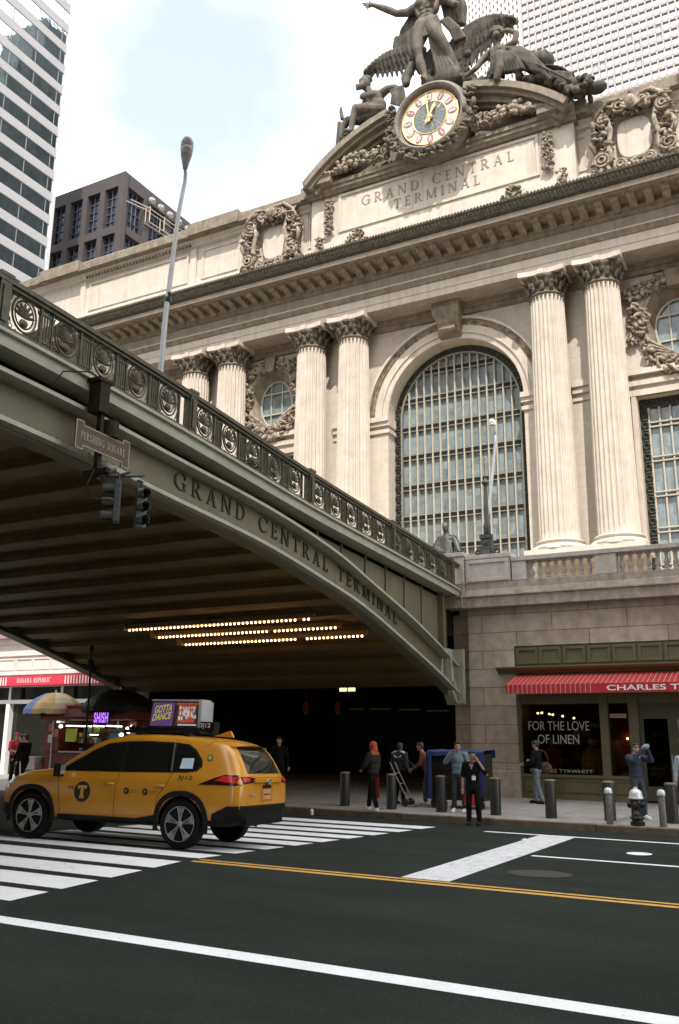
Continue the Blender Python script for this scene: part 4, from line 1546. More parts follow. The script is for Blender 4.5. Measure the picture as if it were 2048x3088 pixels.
while x < -30.8:
    mb.box(x, x + 0.06, GY - 0.426, GY - 0.42, 3.95, 4.28)
    x += 0.16
mb.build('awning_lettering', WHITE, aw2)
# curved stone bracket at the west springing
mb = MB()
mb.prism([(0, 4.3), (0.9, 4.3), (0.95, 3.9), (0.75, 3.6), (0.35, 3.5), (0.15, 3.2), (0.1, 2.7), (0, 2.6)], lambda u, v, t: (-24.6 + u, 27.2 + t, v), 0, 0.5)
mb.box(-24.75, -23.5, GY - 0.14, GY, 0.3, 2.6)
frame(mb, -24.7, -23.6, 0.9, 2.5, GY - 0.14, 0.1, 0.04)
mb.build('stone_bracket', WHITESTONE, TERM)
# ================================================================ viaduct
HC = 1.95
VIA = thing('steel_viaduct', 'grey-green steel arch viaduct carrying a roadway across the street to the terminal', 'bridge', (-17, 6, 0))
def sym(f):
    return lambda y: f(y) if y >= 6 else f(12 - y)
f_base = sym(spline([6, 8.3, 9.6, 12.2, 17.75, 22.3, 26.9], [7.80, 7.785, 7.735, 7.60, 7.20, 6.96, 6.70]))
f_bot = sym(spline([6, 8.46, 10.6, 12.3, 15.85, 18.4, 20.46, 23.14, 26.16, 27.4], [6.50, 6.44, 6.34, 6.21, 5.93, 5.57, 5.22, 4.54, 3.69, 3.28]))
f_top = sym(spline([6, 8.35, 10.7, 12.2, 16.5, 19.4, 20.46, 23.9, 26.5, 27.4], [7.27, 7.25, 7.17, 7.07, 6.76, 6.34, 6.09, 5.27, 4.5, 4.2]))
def on_plane(f, k):
    """the curve measured on x = -10.2 seen on the plane x = -10.2 k"""
    return lambda y: HC + (f(y / k) - HC) * k
XE = -10.2
Y0, Y1 = -15.0, 27.35
ys = [Y0 + (Y1 - Y0) * i / 80 for i in range(81)]
def ribbon(mb, x0, x1, fa, fb, ys=ys, m=0):
    """closed strip between curves fa < fb, from x0 to x1"""
    vs = []
    for y in ys:
        a, b = fa(y), fb(y)
        vs += [(x0, y, a), (x1, y, a), (x1, y, b), (x0, y, b)]
    n = len(ys)
    fs = [(i * 4 + j, i * 4 + (j + 1) % 4, i * 4 + 4 + (j + 1) % 4, i * 4 + 4 + j) for i in range(n - 1) for j in range(4)]
    fs += [(0, 1, 2, 3), (n * 4 - 1, n * 4 - 2, n * 4 - 3, n * 4 - 4)]
    mb.add(vs, fs, m)
kw = 10.55 / 10.2
web_bot, web_top = on_plane(f_bot, kw), on_plane(f_top, kw)
# east arch rib
mb = MB()
ribbon(mb, -10.62, -10.55, lambda y: web_bot(y), lambda y: web_top(y))
rib = mb.build('arch_rib', BRIDGE, VIA)
mb = MB()
ribbon(mb, -10.75, -10.22, lambda y: f_bot(y), lambda y: f_bot(y) + 0.075)
ribbon(mb, -10.75, -10.22, lambda y: f_top(y) - 0.065, lambda y: f_top(y))
mb.build('flange', BRIDGEL, rib)
mb = MB()
ribbon(mb, -10.72, -10.40, lambda y: f_bot(y) - 0.05, lambda y: f_bot(y) - 0.003)
ribbon(mb, -10.55, -10.52, lambda y: web_bot(y) + 0.02, lambda y: web_bot(y) + 0.12)
ribbon(mb, -10.55, -10.52, lambda y: web_top(y) - 0.14, lambda y: web_top(y) - 0.03)
for i in range(150):
    y = 5 + 22.2 * i / 150
    for zz in (web_bot(y) + 0.07, web_top(y) - 0.085):
        mb.ell((-10.518, y, zz), (0.012, 0.022, 0.022), n=6, k=4)
mb.build('angle_plate', BRIDGE, rib)
# letters follow the curve of the rib
mb = MB()
run, tot = serif_run('GRAND CENTRAL TERMINAL', 0.42)
hL = 0.345
ya, yb = 12.50 * kw, 22.42 * kw
kx = (yb - ya) / (tot * hL)
eps = 0
for ch, P, x, w in run:
    yc = ya + (x + w / 2) * hL * kx
    zc = web_bot(yc) + 0.225
    sl = (web_bot(yc + 0.2) - web_bot(yc - 0.2)) / 0.4
    an = math.atan(sl)
    for poly in P:
        eps = (eps + 1) % 5
        mb.prism([((px - w / 2) * hL * kx, py * hL) for px, py in poly],
                 lambda u, v, t: (-10.548 + t, yc + u, zc + v + sl * u), 0, 0.03 + eps * 0.0007)
    mb.cut()
mb.build_each('letter', LETTERB, rib)
# spandrel plate with stiffeners
mb = MB()
fas_b = lambda y: f_base(y) - 0.24
ribbon(mb, -10.68, -10.62, lambda y: web_top(y) - 0.05, lambda y: fas_b(y) + 0.1)
sp = mb.build('spandrel', BRIDGE, VIA)
mb = MB()
for y in (18.6, 19.9, 21.3, 22.6, 23.9, 25.2):
    mb.box(-10.62, -10.575, y - 0.03, y + 0.035, web_top(y), fas_b(y))
    mb.cut()
mb.box(-10.62, -10.42, 26.55, 26.66, 3.9, fas_b(26.6))
mb.build_each('stiffener', BRIDGE, sp)
# deck fascia, deck
mb = MB()
ribbon(mb, -10.62, -10.16, lambda y: f_base(y) - 0.245, lambda y: f_base(y) - 0.05)
ribbon(mb, -10.5, -10.08, lambda y: f_base(y) - 0.055, lambda y: f_base(y) + 0.0)
mb.build('deck_fascia', BRIDGEL, VIA)
mb = MB()
ribbon(mb, -23.4, -10.62, lambda y: f_base(y) - 0.35, lambda y: f_base(y) - 0.1)
mb.box(-23.4, -10.62, 27.36, 28.0, 6.3, f_base(27.4) - 0.1)
mb.build('deck', mat('deck_concrete', (0.16, 0.15, 0.14), 0.85, var=0.2), VIA)
# ceiling following the arch, with transverse beams
mb = MB()
ribbon(mb, -23.4, -10.7, lambda y: f_bot(y) + 0.26, lambda y: f_bot(y) + 0.3)
ce = mb.build('ceiling_plate', UNDER, VIA)
mb = MB()
bm0 = None
for i in range(34):
    y = -13.4 + i * 1.2
    z = f_bot(y)
    sl = math.atan((f_bot(y + 0.1) - f_bot(y - 0.1)) / 0.2)
    b = MB()
    b.obox((-17.05, y, z + 0.19), (12.6, 0.34, 0.16), (sl, 0, 0))
    b.obox((-17.05, y, z + 0.10), (12.6, 0.44, 0.03), (sl, 0, 0))
    b.build('floor_beam', UNDER, ce)
# west rib
mb = MB()
ribbon(mb, -23.72, -23.6, f_bot, lambda y: f_base(y) - 0.1)
wr = mb.build('arch_rib', BRIDGE, VIA)
mb = MB()
ribbon(mb, -23.85, -23.4, lambda y: f_bot(y) - 0.02, lambda y: f_bot(y) + 0.03)
n = 120
for i in range(n):
    y = 4 + 23.3 * i / n
    for (dx) in (0.0,):
        z0, z1 = f_bot(y) + 0.06, f_bot(y) + 0.34
        mb.tube([(-23.5, y, z0), (-23.5, y + 0.28, f_bot(y + 0.28) + 0.32)], 0.03, 4)
        mb.tube([(-23.5, y + 0.28, f_bot(y + 0.28) + 0.06), (-23.5, y, z1)], 0.03, 4)
ribbon(mb, -23.53, -23.47, lambda y: f_bot(y) + 0.31, lambda y: f_bot(y) + 0.36)
mb.build('lattice_flange', BRIDGE, wr)
# bearing bracket at the east springing
mb = MB()
kb = 1.0
mb.prism([(26.95, 4.72), (27.62, 4.72), (27.56, 2.95), (27.3, 3.25), (26.95, 3.45), (26.6, 3.55), (26.3, 3.6), (26.5, 4.4)], lambda u, v, t: (t, u, v), -10.75, -10.45)
br = mb.build('bearing_bracket', BRIDGEL, VIA, bevel=0.02)
mb = MB()
mb.box(-10.46, -10.12, 27.42, 27.62, 3.0, 4.72)
mb.box(-10.46, -10.2, 26.6, 26.68, 3.62, 4.42)
mb.prism([(26.65, 4.5), (27.2, 4.1), (27.15, 3.85), (27.45, 3.5), (27.45, 3.35), (27.1, 3.7), (26.65, 3.62)], lambda u, v, t: (t, u, v), -10.47, -10.34)
mb.prism([(27.0, 3.5), (27.3, 3.3), (27.25, 3.15), (27.5, 2.95), (27.2, 3.05), (26.9, 3.35)], lambda u, v, t: (t, u, v), -10.47, -10.3)
mb.ell((-10.12, 27.52, 4.55), (0.02, 0.04, 0.04), n=8, k=5)
mb.build('bolted_flange', BRIDGEL, br)
# abutments
mb = MB()
mb.box(-23.6, -10.62, 27.4, 28.2, 5.2, 6.3)
mb.cut()
mb.box(-24.0, -10.0, -16.5, -15.05, -0.6, 7.2)
mb.cut()
mb.build_each('abutment', UNDERD, VIA)

# --- railing: posts, pierced panels, bars
RH = 0.80
mb = MB()
ribbon(mb, -10.30, -10.10, lambda y: f_base(y) + RH - 0.045, lambda y: f_base(y) + RH + 0.03)
ribbon(mb, -10.26, -10.14, lambda y: f_base(y) + RH - 0.10, lambda y: f_base(y) + RH - 0.05)
ribbon(mb, -10.26, -10.14, lambda y: f_base(y) + 0.0, lambda y: f_base(y) + 0.075)
rail = mb.build('railing', RAILM, VIA)
def panel(y0, wp, parent):
    """oval shell panel of width wp starting at y0, sheared to the slope of the rail"""
    x = -10.2
    b = MB()
    yc = y0 + wp / 2
    hz = RH - 0.1
    def P(u, v):
        return (x, yc + u, f_base(yc + u) + 0.075 + v)
    zc = hz / 2
    hw = wp / 2
    for u in (-hw, hw):
        p, q = P(u, 0), P(u, hz - 0.02)
        b.box(x - 0.03, x + 0.03, p[1] - 0.012, p[1] + 0.012, p[2], q[2])
    sl = (f_base(yc + 0.1) - f_base(yc - 0.1)) / 0.2
    def sh(bb):
        return bb.xf(lambda X, Y, Z: (X, Y, Z + sl * (Y - yc)))
    q = MB()
    z0 = f_base(yc) + 0.075
    q.torus((x, yc, z0 + zc), hw * 0.76, 0.019, ax=((0, 1, 0), (0, 0, 1)), n=20, k=5, ry=zc * 0.82)
    q.torus((x, yc, z0 + zc), hw * 0.58, 0.016, ax=((0, 1, 0), (0, 0, 1)), n=18, k=4, ry=zc * 0.64)
    for k in range(7):
        a = R(90 + (k - 3) * 25)
        q.ell((x, yc + 0.10 * math.cos(a), z0 + zc - 0.05 + 0.13 * math.sin(a)), (0.03, 0.030, 0.125), (-(a - PI / 2) if False else 0, 0, 0) if False else ((a - PI / 2), 0, 0), n=6, k=4)
    q.ell((x, yc, z0 + zc - 0.14), (0.035, 0.09, 0.07), n=6, k=4)
    for sy in (-1, 1):
        for sz in (-1, 1):
            cyy, czz = yc + sy * hw * 0.78, z0 + zc + sz * zc * 0.80
            q.torus((x, cyy, czz), 0.036, 0.009, ax=((0, 1, 0), (0, 0, 1)), n=9, k=4)
            q.torus((x, yc + sy * hw * .46, z0 + zc + sz * zc * .93), 0.024, 0.008, ax=((0, 1, 0), (0, 0, 1)), n=8, k=4)
            q.torus((x, yc + sy * hw * .90, z0 + zc + sz * zc * .48), 0.024, 0.008, ax=((0, 1, 0), (0, 0, 1)), n=8, k=4)
            q.ell((x, yc + sy * hw * 0.86, z0 + zc + sz * zc * 0.52), (0.015, 0.014, 0.06), (sy * sz * 0.4, 0, 0), n=5, k=4)
            q.ell((x, yc + sy * hw * 0.62, z0 + zc + sz * zc * 0.95), (0.015, 0.045, 0.013), n=5, k=4)
    sh(q)
    b.add(q.v, q.f)
    return b.build('railing_panel', RAILM, parent, smooth=True, angle=50)
PITCHB = 4.63
allp = []
for bay in range(-5, 4):
    yp = 8.25 + PITCHB * bay
    # post
    b = MB()
    b.box(-10.29, -10.11, yp - 0.10, yp + 0.10, f_base(yp) - 0.02, f_base(yp) + RH + 0.02)
    b.box(-10.31, -10.09, yp - 0.13, yp + 0.13, f_base(yp) + RH + 0.03, f_base(yp) + RH + 0.09)
    b.box(-10.09, -10.085, yp - 0.06, yp + 0.06, f_base(yp) + 0.1, f_base(yp) + RH - 0.1)
    for k in range(6):
        b.torus((-10.1, yp, f_base(yp) + 0.16 + 0.1 * k), 0.045, 0.016, ax=((0, 1, 0), (0, 0, 1)), n=8, k=4)
    b.build('railing_post', RAILM, rail)
    w5 = (PITCHB - 0.26) / 5
    for j in range(5):
        ys_ = yp + 0.13 + j * w5
        panel(ys_ + 0.01, w5 * 0.72, rail)
        if j < 4:
            b = MB()
            for q in range(4):
                yq = ys_ + w5 * (0.78 + 0.062 * q)
                z = f_base(yq)
                b.box(-10.215, -10.185, yq - 0.0105, yq + 0.0105, z + 0.075, z + RH - 0.1)
            yq = ys_ + w5 * 0.87
            b.box(-10.22, -10.18, yq - 0.12, yq + 0.12, f_base(yq) + RH - 0.2, f_base(yq) + RH - 0.17)
            b.box(-10.22, -10.18, yq - 0.12, yq + 0.12, f_base(yq) + 0.14, f_base(yq) + 0.17)
            b.build('bar_group', RAILM, rail)
b = MB()
yp = 8.25 + PITCHB * 4
b.box(-10.29, -10.11, yp - 0.10, yp + 0.10, f_base(yp) - 0.02, f_base(yp) + RH + 0.09)
b.build('railing_post', RAILM, rail)
mb = MB()
ribbon(mb, -23.5, -23.3, lambda y: f_base(y) + RH - 0.045, lambda y: f_base(y) + RH + 0.03)
ribbon(mb, -23.46, -23.34, lambda y: f_base(y) - 0.05, lambda y: f_base(y) + 0.075)
for i in range(140):
    y = -14.5 + i * 0.3
    mb.box(-23.42, -23.38, y - 0.02, y + 0.02, f_base(y) + 0.07, f_base(y) + RH - 0.04)
mb.build('far_railing', RAILM, VIA)

# --- bulb strips under the arch
BULB = mat('lit_bulb', (1, 0.85, 0.6), emit=(1.0, 0.52, 0.20), estr=4.5)
STRIPG = 'bulb strips under the viaduct'
for idx, (y, z, xa, xb, n, lab, dead) in enumerate((
        (20.85, 5.03, -18.4, -12.1, 45, 'row of round bulbs on a brown batten, topmost of three', (42,)),
        (21.6, 4.86, -17.85, -11.68, 45, 'row of round bulbs on a brown batten, middle of three', (29,)),
        (22.3, 4.68, -17.35, -11.2, 46, 'row of round bulbs on a brown batten, lowest of three', (30, 31)))):
    t = thing('bulb_strip', lab, 'light strip', (xa, y, z), group=STRIPG)
    b = MB()
    b.box(xa - 0.25, xb + 0.15, y - 0.05, y + 0.12, z + 0.04, z + 0.16)
    b.box(xa - 0.28, xa - 0.1, y - 0.12, y + 0.14, z - 0.02, z + 0.2)
    b.tube([(xa - 0.2, y, z + 0.3), (xb + 0.1, y, z + 0.27)], 0.018, 5)
    for k in range(4):
        xx = xa + (xb - xa) * k / 3
        b.tube([(xx, y + 0.04, z + 0.15), (xx, y + 0.04, f_bot(y) + 0.3)], 0.015, 5)
    b.build('batten', UNDER, t)
    b0 = None
    for k in range(n):
        if k in dead:
            continue
        xx = xa + (xb - xa) * k / (n - 1)
        if b0 is None:
            b = MB()
            b.ell((xx, y, z), 0.030, n=10, k=7)
            b0 = b.build('bulb', BULB, t, smooth=True)
            x00 = xx
        else:
            c = b0.copy()
            C.objects.link(c)
            c.parent = t
            c.location.x = xx - x00
# pendant globes and the wall lantern in the vestibule
for k, (x, z, lab) in enumerate(((-20.38, 4.53, 'small lit globe in the dark under the viaduct, leftmost of four'), (-19.34, 4.68, 'small lit globe in the dark under the viaduct, second from left of four'),
                                 (-18.31, 4.75, 'small lit globe in the dark under the viaduct, third from left of four'), (-17.25, 4.73, 'small lit globe in the dark under the viaduct, rightmost of four'))):
    t = thing('pendant_light', lab, 'pendant lamp', (x, 32, z), group='globes under the viaduct')
    b = MB(); b.ell((x, 32, z), 0.055, n=10, k=7); b.build('globe', BULB, t, smooth=True)
    b = MB(); b.tube([(x, 32, z + 0.04), (x, 32, 5.92)], 0.012, 5); b.lathe([(0.03, 0.03), (0.04, 0.09), (0.02, 0.12)], (x, 32, z), 8); b.build('rod', DARKM, t)
t = thing('lantern', 'square lantern with two glowing panes hanging inside the dark entrance', 'lantern', (-15.6, 30, 3.55))
b = MB()
for x0 in (-15.93, -15.57):
    b.box(x0, x0 + 0.29, 29.85, 29.87, 3.58, 3.82)
b.build('glowing_pane', mat('lantern_glow', (1, 0.85, 0.55), emit=(1.0, 0.66, 0.28), estr=0.9), t)
b = MB()
b.box(-15.96, -15.26, 29.87, 30.3, 3.55, 3.85)
b.box(-16.0, -15.22, 29.83, 30.34, 3.85, 3.9)
b.box(-15.98, -15.24, 29.84, 30.32, 3.52, 3.56)
b.lathe([(0.1, 3.35), (0.2, 3.5)], (-15.61, 30.05, 0), 10)
b.tube([(-15.61, 30.05, 3.9), (-15.61, 30.05, 5.92)], 0.02, 6)
b.build('lantern_frame', DARKM, t)
REDD = mat('dim_red_lantern', (0.05, 0.008, 0.003), 0.7, emit=(0.5, 0.07, 0.015), estr=0.006)
for x, lab in ((-17.75, 'dim red oval lantern in the dark entrance, left one of two'), (-16.35, 'dim red oval lantern in the dark entrance, right one of two')):
    b = MB(); b.ell((x, 30.5, 2.98), (0.12, 0.12, 0.26), n=10, k=8); b.tube([(x, 30.5, 3.2), (x, 30.5, 5.92)], 0.01, 4)
    tag(b.build('red_lantern', REDD, smooth=True), lab, 'lantern', 'red lanterns in the entrance')

# ================================================================ sign and signals under the bridge edge
t = thing('street_name_sign', 'brown sign lettered PERSHING SQUARE bolted to the viaduct side', 'street sign', (-9.9, 10.3, 6.3))
b = MB()
sg = [(0, 0), (0.16, 0), (0.16, 0.07), (1.07, 0.07), (1.07, 0), (1.23, 0), (1.23, 0.46), (1.07, 0.46), (1.07, 0.40), (0.16, 0.40), (0.16, 0.46), (0, 0.46)]
sgf = lambda u, v, t_: (-9.9 + t_, 9.68 + u, 6.32 + v - 0.028 * u)
b.prism(sg, sgf, -0.03, 0.0)
BROWN = mat('sign_brown_enamel', (0.042, 0.025, 0.011), 0.45, var=0.1)
pl = b.build('sign_board', BROWN, t)
b = MB()
put_serif(b, 'PERSHING SQUARE', lambda u, v, t_: sgf(0.10 + u, 0.175 + v, 0.003 + t_), 0.125, 0.003, gap=0.14, width=1.03)
for i in range(len(sg)):
    (a0, b0), (a1, b1) = sg[i], sg[(i + 1) % len(sg)]
    b.tube([sgf(a0, b0, 0.004), sgf(a1, b1, 0.004)], 0.012, 4)
b.build('sign_lettering', mat('sign_tan', (0.42, 0.33, 0.23), 0.5), pl)
b = MB()
b.box(-10.05, -9.96, 10.26, 10.34, 6.0, 7.1)
b.box(-10.15, -9.90, 10.14, 10.36, 7.08, 7.66)
b.box(-10.2, -9.88, 10.08, 10.42, 7.60, 7.66)
b.lathe([(0.15, 6.72), (0.15, 7.0)], (-9.98, 10.50, 0), 16)
b.box(-10.2, -9.7, 10.2, 10.3, 6.02, 6.1)
b.tube([(-9.95, 10.35, 7.6), (-9.9, 9.9, 7.66), (-10.0, 9.4, 7.5), (-10.1, 9.3, 7.25)], 0.012, 5)
b.tube([(-9.95, 10.2, 6.1), (-9.8, 9.9, 5.75), (-9.8, 10.0, 5.55), (-9.7, 10.4, 5.6)], 0.012, 5)
b.build('mounting_bracket', mat('bracket_dark_rust', (0.022, 0.018, 0.012), 0.7, var=0.4, scale=9), t)
SIGY = mat('signal_housing', (0.045, 0.056, 0.058), 0.5, var=0.5, scale=22, streak=0.25, scol=(0.12, 0.08, 0.03))
def signal(label, x, y, z, rz):
    t = thing('traffic_signal', label, 'traffic light', (x, y, z), rz, 'traffic signals under the viaduct')
    t['org'] = (0, 0, 0)
    t.scale = (0.74, 0.74, 0.74)
    b = MB()
    b.box(-0.12, 0.12, 0.0, 0.13, -0.46, 0.46)
    for k in (-1, 0, 1):
        b.box(-0.125, 0.125, -0.004, 0.13, k * 0.305 - 0.145, k * 0.305 + 0.145)
    hs = b.build('housing', SIGY, t, local=True, bevel=0.015)
    for k, nm in ((1, 'red_lens'), (0, 'amber_lens'), (-1, 'green_lens')):
        v = MB()
        n = 14
        vs, fs = [], []
        for i in range(n + 1):
            a = R(-50 + 280 * i / n)
            for r, yy in ((0.105, 0.0), (0.105, -0.26), (0.098, -0.26), (0.098, 0.0)):
                vs.append((r * math.cos(a), yy, k * 0.305 + r * math.sin(a)))
        fs = [(i * 4 + j, i * 4 + (j + 1) % 4, i * 4 + 4 + (j + 1) % 4, i * 4 + 4 + j) for i in range(n) for j in range(4)]
        v.add(vs, fs)
        v.build('visor', SIGY, hs, local=True)
        l = MB()
        l.ell((0, 0.0, k * 0.305), (0.095, 0.03, 0.095), n=14, k=7)
        l.build(nm, mat(nm, {1: (0.06, 0.01, 0.01), 0: (0.07, 0.04, 0.005), -1: (0.01, 0.05, 0.03)}[k], 0.2), hs, local=True, smooth=True)
    b = MB()
    b.tube([(0, 0.07, 0.45), (0, 0.07, 0.62), (-0.02, 0.3, 0.7)], 0.03, 8)
    b.build('hanger', DARKM, t, local=True)
signal('black traffic signal hanging nearer the arch, its three hooded lenses facing right', -9.62, 11.0, 5.60, R(62))
signal('grey backed traffic signal hanging below the brown sign, its hoods turned away left', -9.72, 10.45, 5.58, R(-52))
b = MB()
b.tube([(-9.85, 10.3, 6.02), (-9.75, 10.3, 5.98), (-9.62, 10.8, 6.1), (-9.62, 11.0, 6.16)], 0.03, 8)
b.tube([(-9.85, 10.3, 6.02), (-9.74, 10.46, 6.14)], 0.03, 8)
b.lathe([(0.05, 5.9), (0.06, 6.1)], (-9.85, 10.3, 0), 10)
tag(b.build('bent_pipe', DARKM, smooth=True), 'dark bent pipe carrying both traffic signals under the sign', 'pipe')

# ================================================================ lamps
def cobra(name, label, pts, rad, head, hd, hl, m, group=None):
    t = thing(name, label, 'street lamp', pts[0], group=group)
    b = MB(); b.tube(pts, rad, 10); b.build('pole', GREYM, t, smooth=True)
    b = MB()
    h, d = Vector(head), Vector(hd).normalized()
    secs = [(0, 0.05), (0.18, 0.075), (0.4, 0.115), (0.65, 0.135), (0.85, 0.125), (0.97, 0.075), (1.0, 0.025)]
    sd = d.cross(Vector((0, 0, 1))).normalized()
    up = sd.cross(d)
    vs, fs = [], []
    n = 12
    for tt, w in secs:
        for k in range(n):
            a = 2 * PI * k / n
            vs.append(h + d * tt * hl + sd * w * math.cos(a) + up * w * 0.62 * math.sin(a))
    fs = [(i * n + k, i * n + (k + 1) % n, (i + 1) * n + (k + 1) % n, (i + 1) * n + k) for i in range(len(secs) - 1) for k in range(n)]
    fs += [tuple(range(n))[::-1], tuple(range((len(secs) - 1) * n, len(secs) * n))]
    b.add(vs, fs)
    ho = b.build('lamp_head', m, t, smooth=True)
    b = MB()
    b.ell(h + d * hl * 0.68 - up * 0.075, (0.12, 0.12, 0.05), n=12, k=6)
    b.xf(lambda X, Y, Z: (X, Y, Z))
    b.build('refractor', mat('lamp_refractor', (0.42, 0.42, 0.40), 0.3), ho, smooth=True)
    return t
P1 = [(-10.85, 12.70, 7.6), (-10.85, 12.70, 8.9), (-10.85, 12.75, 10.17), (-10.85, 12.86, 11.41), (-10.85, 12.97, 12.64), (-10.85, 13.06, 13.2), (-10.84, 13.10, 13.45), (-10.80, 13.05, 13.62), (-10.72, 12.9, 13.72)]
l1 = cobra('street_lamp', 'tall pale grey pole lamp leaning up behind the viaduct railing against the sky', P1, [0.06, 0.058, 0.055, 0.05, 0.045, 0.042, 0.04, 0.036, 0.034], (-10.76, 12.98, 13.66), (0.55, -0.62, 0.42), 0.72, GREYM, 'cobra head street lamps')
b = MB()
b.lathe([(0.075, 10.9), (0.085, 10.93), (0.085, 11.0), (0.075, 11.03)], (-10.85, 12.80, -0.45), 10)
b.tube([(-10.78, 12.74, 10.5), (-10.74, 12.70, 10.62), (-10.72, 12.66, 10.58)], 0.03, 6)
b.build('clamp', DARKM, l1)
P2 = [(-9.97, 29.5, 7.4), (-9.97, 29.5, 8.85), (-9.82, 29.5, 9.5), (-9.66, 29.5, 10.5), (-9.53, 29.5, 11.5), (-9.43, 29.5, 12.3), (-9.40, 29.42, 12.7)]
cobra('street_lamp', 'white headed pole lamp beside the dark iron lamp standard before the great window', P2, [0.05] * 7, (-9.41, 29.5, 12.62), (0.02, -0.72, 0.69), 0.62, mat('lamp_white', (0.78, 0.78, 0.76), 0.5), 'cobra head street lamps')
# iron lamp standard on the parapet block
t = thing('lamp_standard', 'dark green iron lamp standard with scrolled base on the parapet', 'lamp standard', (-9.42, 28.2, 7.8))
cx, cyy = -9.42, 28.2
b = MB()
b.lathe([(0.10, 8.62), (0.12, 8.66), (0.13, 8.9), (0.10, 9.0), (0.08, 9.04), (0.085, 9.5), (0.07, 9.9), (0.06, 10.3), (0.08, 10.36), (0.13, 10.42), (0.14, 10.48), (0.06, 10.54), (0.02, 10.62)], (cx, cyy, 0), 14)
b.tube([(cx, cyy, 10.6), (cx - 0.03, cyy, 11.2), (cx - 0.02, cyy, 11.4)], 0.012, 5)
b.torus((cx, cyy, 11.3), 0.04, 0.01, n=10, k=4)
IRON = mat('dark_green_iron', (0.030, 0.036, 0.030), 0.5, var=0.3, scale=12, bump=0.3)
b.build('shaft', IRON, t, smooth=True)
b = MB()
b.prism([(-0.42, 7.8), (0.42, 7.8), (0.36, 7.92), (0.24, 8.02), (0.17, 8.2), (0.18, 8.45), (-0.18, 8.45), (-0.17, 8.2), (-0.24, 8.02), (-0.36, 7.92)], lambda u, v, q: (cx + u, cyy + q, v), -0.17, 0.17)
b.prism([(-0.3, 7.8), (0.3, 7.8), (0.2, 8.05), (0.16, 8.45), (-0.16, 8.45), (-0.2, 8.05)], lambda u, v, q: (cx + q, cyy + u, v), -0.15, 0.15)
b.box(cx - 0.21, cx + 0.21, cyy - 0.21, cyy + 0.21, 8.45, 8.6)
for sx in (-1, 1):
    b.torus((cx + sx * 0.33, cyy, 8.02), 0.085, 0.04, n=14, k=6)
b.ell((cx, cyy - 0.18, 8.3), (0.1, 0.05, 0.1), n=10, k=6)
b.build('scrolled_base', IRON, t, bevel=0.01)
b = MB()
b.box(-9.14, -9.05, 27.98, 28.02, 8.35, 8.75)
tag(b.build('notice_board', mat('pale_board', (0.5, 0.5, 0.48), 0.6)), 'small pale board fixed beside the iron lamp standard', 'notice')
# dark signal pole on the near pavement to the west
t = thing('signal_pole', 'black slim signal pole with round head in front of the west shops', 'pole', (-20.82, 21.9, 0.1))
b = MB()
b.tube([(-20.82, 21.9, 0.1), (-20.87, 21.9, 4.6)], [0.045, 0.03], 8)
b.build('pole', BLACK, t, smooth=True)
b = MB()
b.ell((-20.87, 21.9, 4.66), (0.08, 0.08, 0.12), n=10, k=8)
b.cut()
b.box(-20.94, -20.80, 21.82, 21.98, 4.05, 4.3)
b.build_each('signal_head', BLACK, t, smooth=True)

# ================================================================ towers beyond
def tower_glass():
    t = thing('glass_tower', 'tall office tower with white metal bands and mirror glass at left', 'skyscraper', (-90, 50, 0))
    X, ya, yb = -90, 5, 80.0
    MG = mat('tower_mirror_glass', (0.055, 0.075, 0.078), 0.02, metal=0.0, var=0.5, scale=0.35, spec=1.0, bump=0.35, bscale=0.45)
    MG.node_tree.nodes['Principled BSDF'].inputs['Metallic'].default_value = 1.0
    MG.node_tree.nodes['Principled BSDF'].inputs['Base Color'].default_value = (0.5, 0.55, 0.56, 1)
    for l in list(MG.node_tree.nodes['Principled BSDF'].inputs['Base Color'].links):
        MG.node_tree.links.remove(l)
    MG.node_tree.nodes['Principled BSDF'].inputs['Base Color'].default_value = (0.62, 0.68, 0.70, 1)
    BAND = mat('tower_white_metal', (0.50, 0.49, 0.49), 0.5, var=0.06)
    LINE = mat('tower_joint', (0.18, 0.17, 0.17), 0.6)
    b = MB()
    b.box(X - 40, X - 0.08, ya, yb, -0.6, 150)
    core = b.build('glass_wall', MG, t)
    fl = 3.62
    z = 1.2
    k = 0
    z0 = 70.18 % fl
    z = z0 - 1.3
    while z < 150:
        if z > 40:
            b = MB()
            b.box(X - 40.02, X, ya, yb + 0.02, z, z + 1.38)
            o = b.build('spandrel_band', BAND, t)
            b = MB()
            for q in (0.02, 0.28, 0.56, 0.84, 1.12, 1.38):
                b.box(X - 0.01, X + 0.03, ya, yb + 0.03, z + q - 0.02, z + q + 0.02)
            b.build('joint_lines', LINE, o)
        z += fl
    b = MB()
    y = yb - 1.5
    while y > 30:
        b.box(X - 0.09, X - 0.04, y - 0.05, y + 0.05, 40, 150)
        y -= 4.4
    b.build('mullion', LINE, core)
    b = MB()
    b.box(X - 0.3, X + 0.12, yb - 0.5, yb + 0.06, -0.6, 150)
    b.build('corner_trim', BAND, core)
tower_glass()

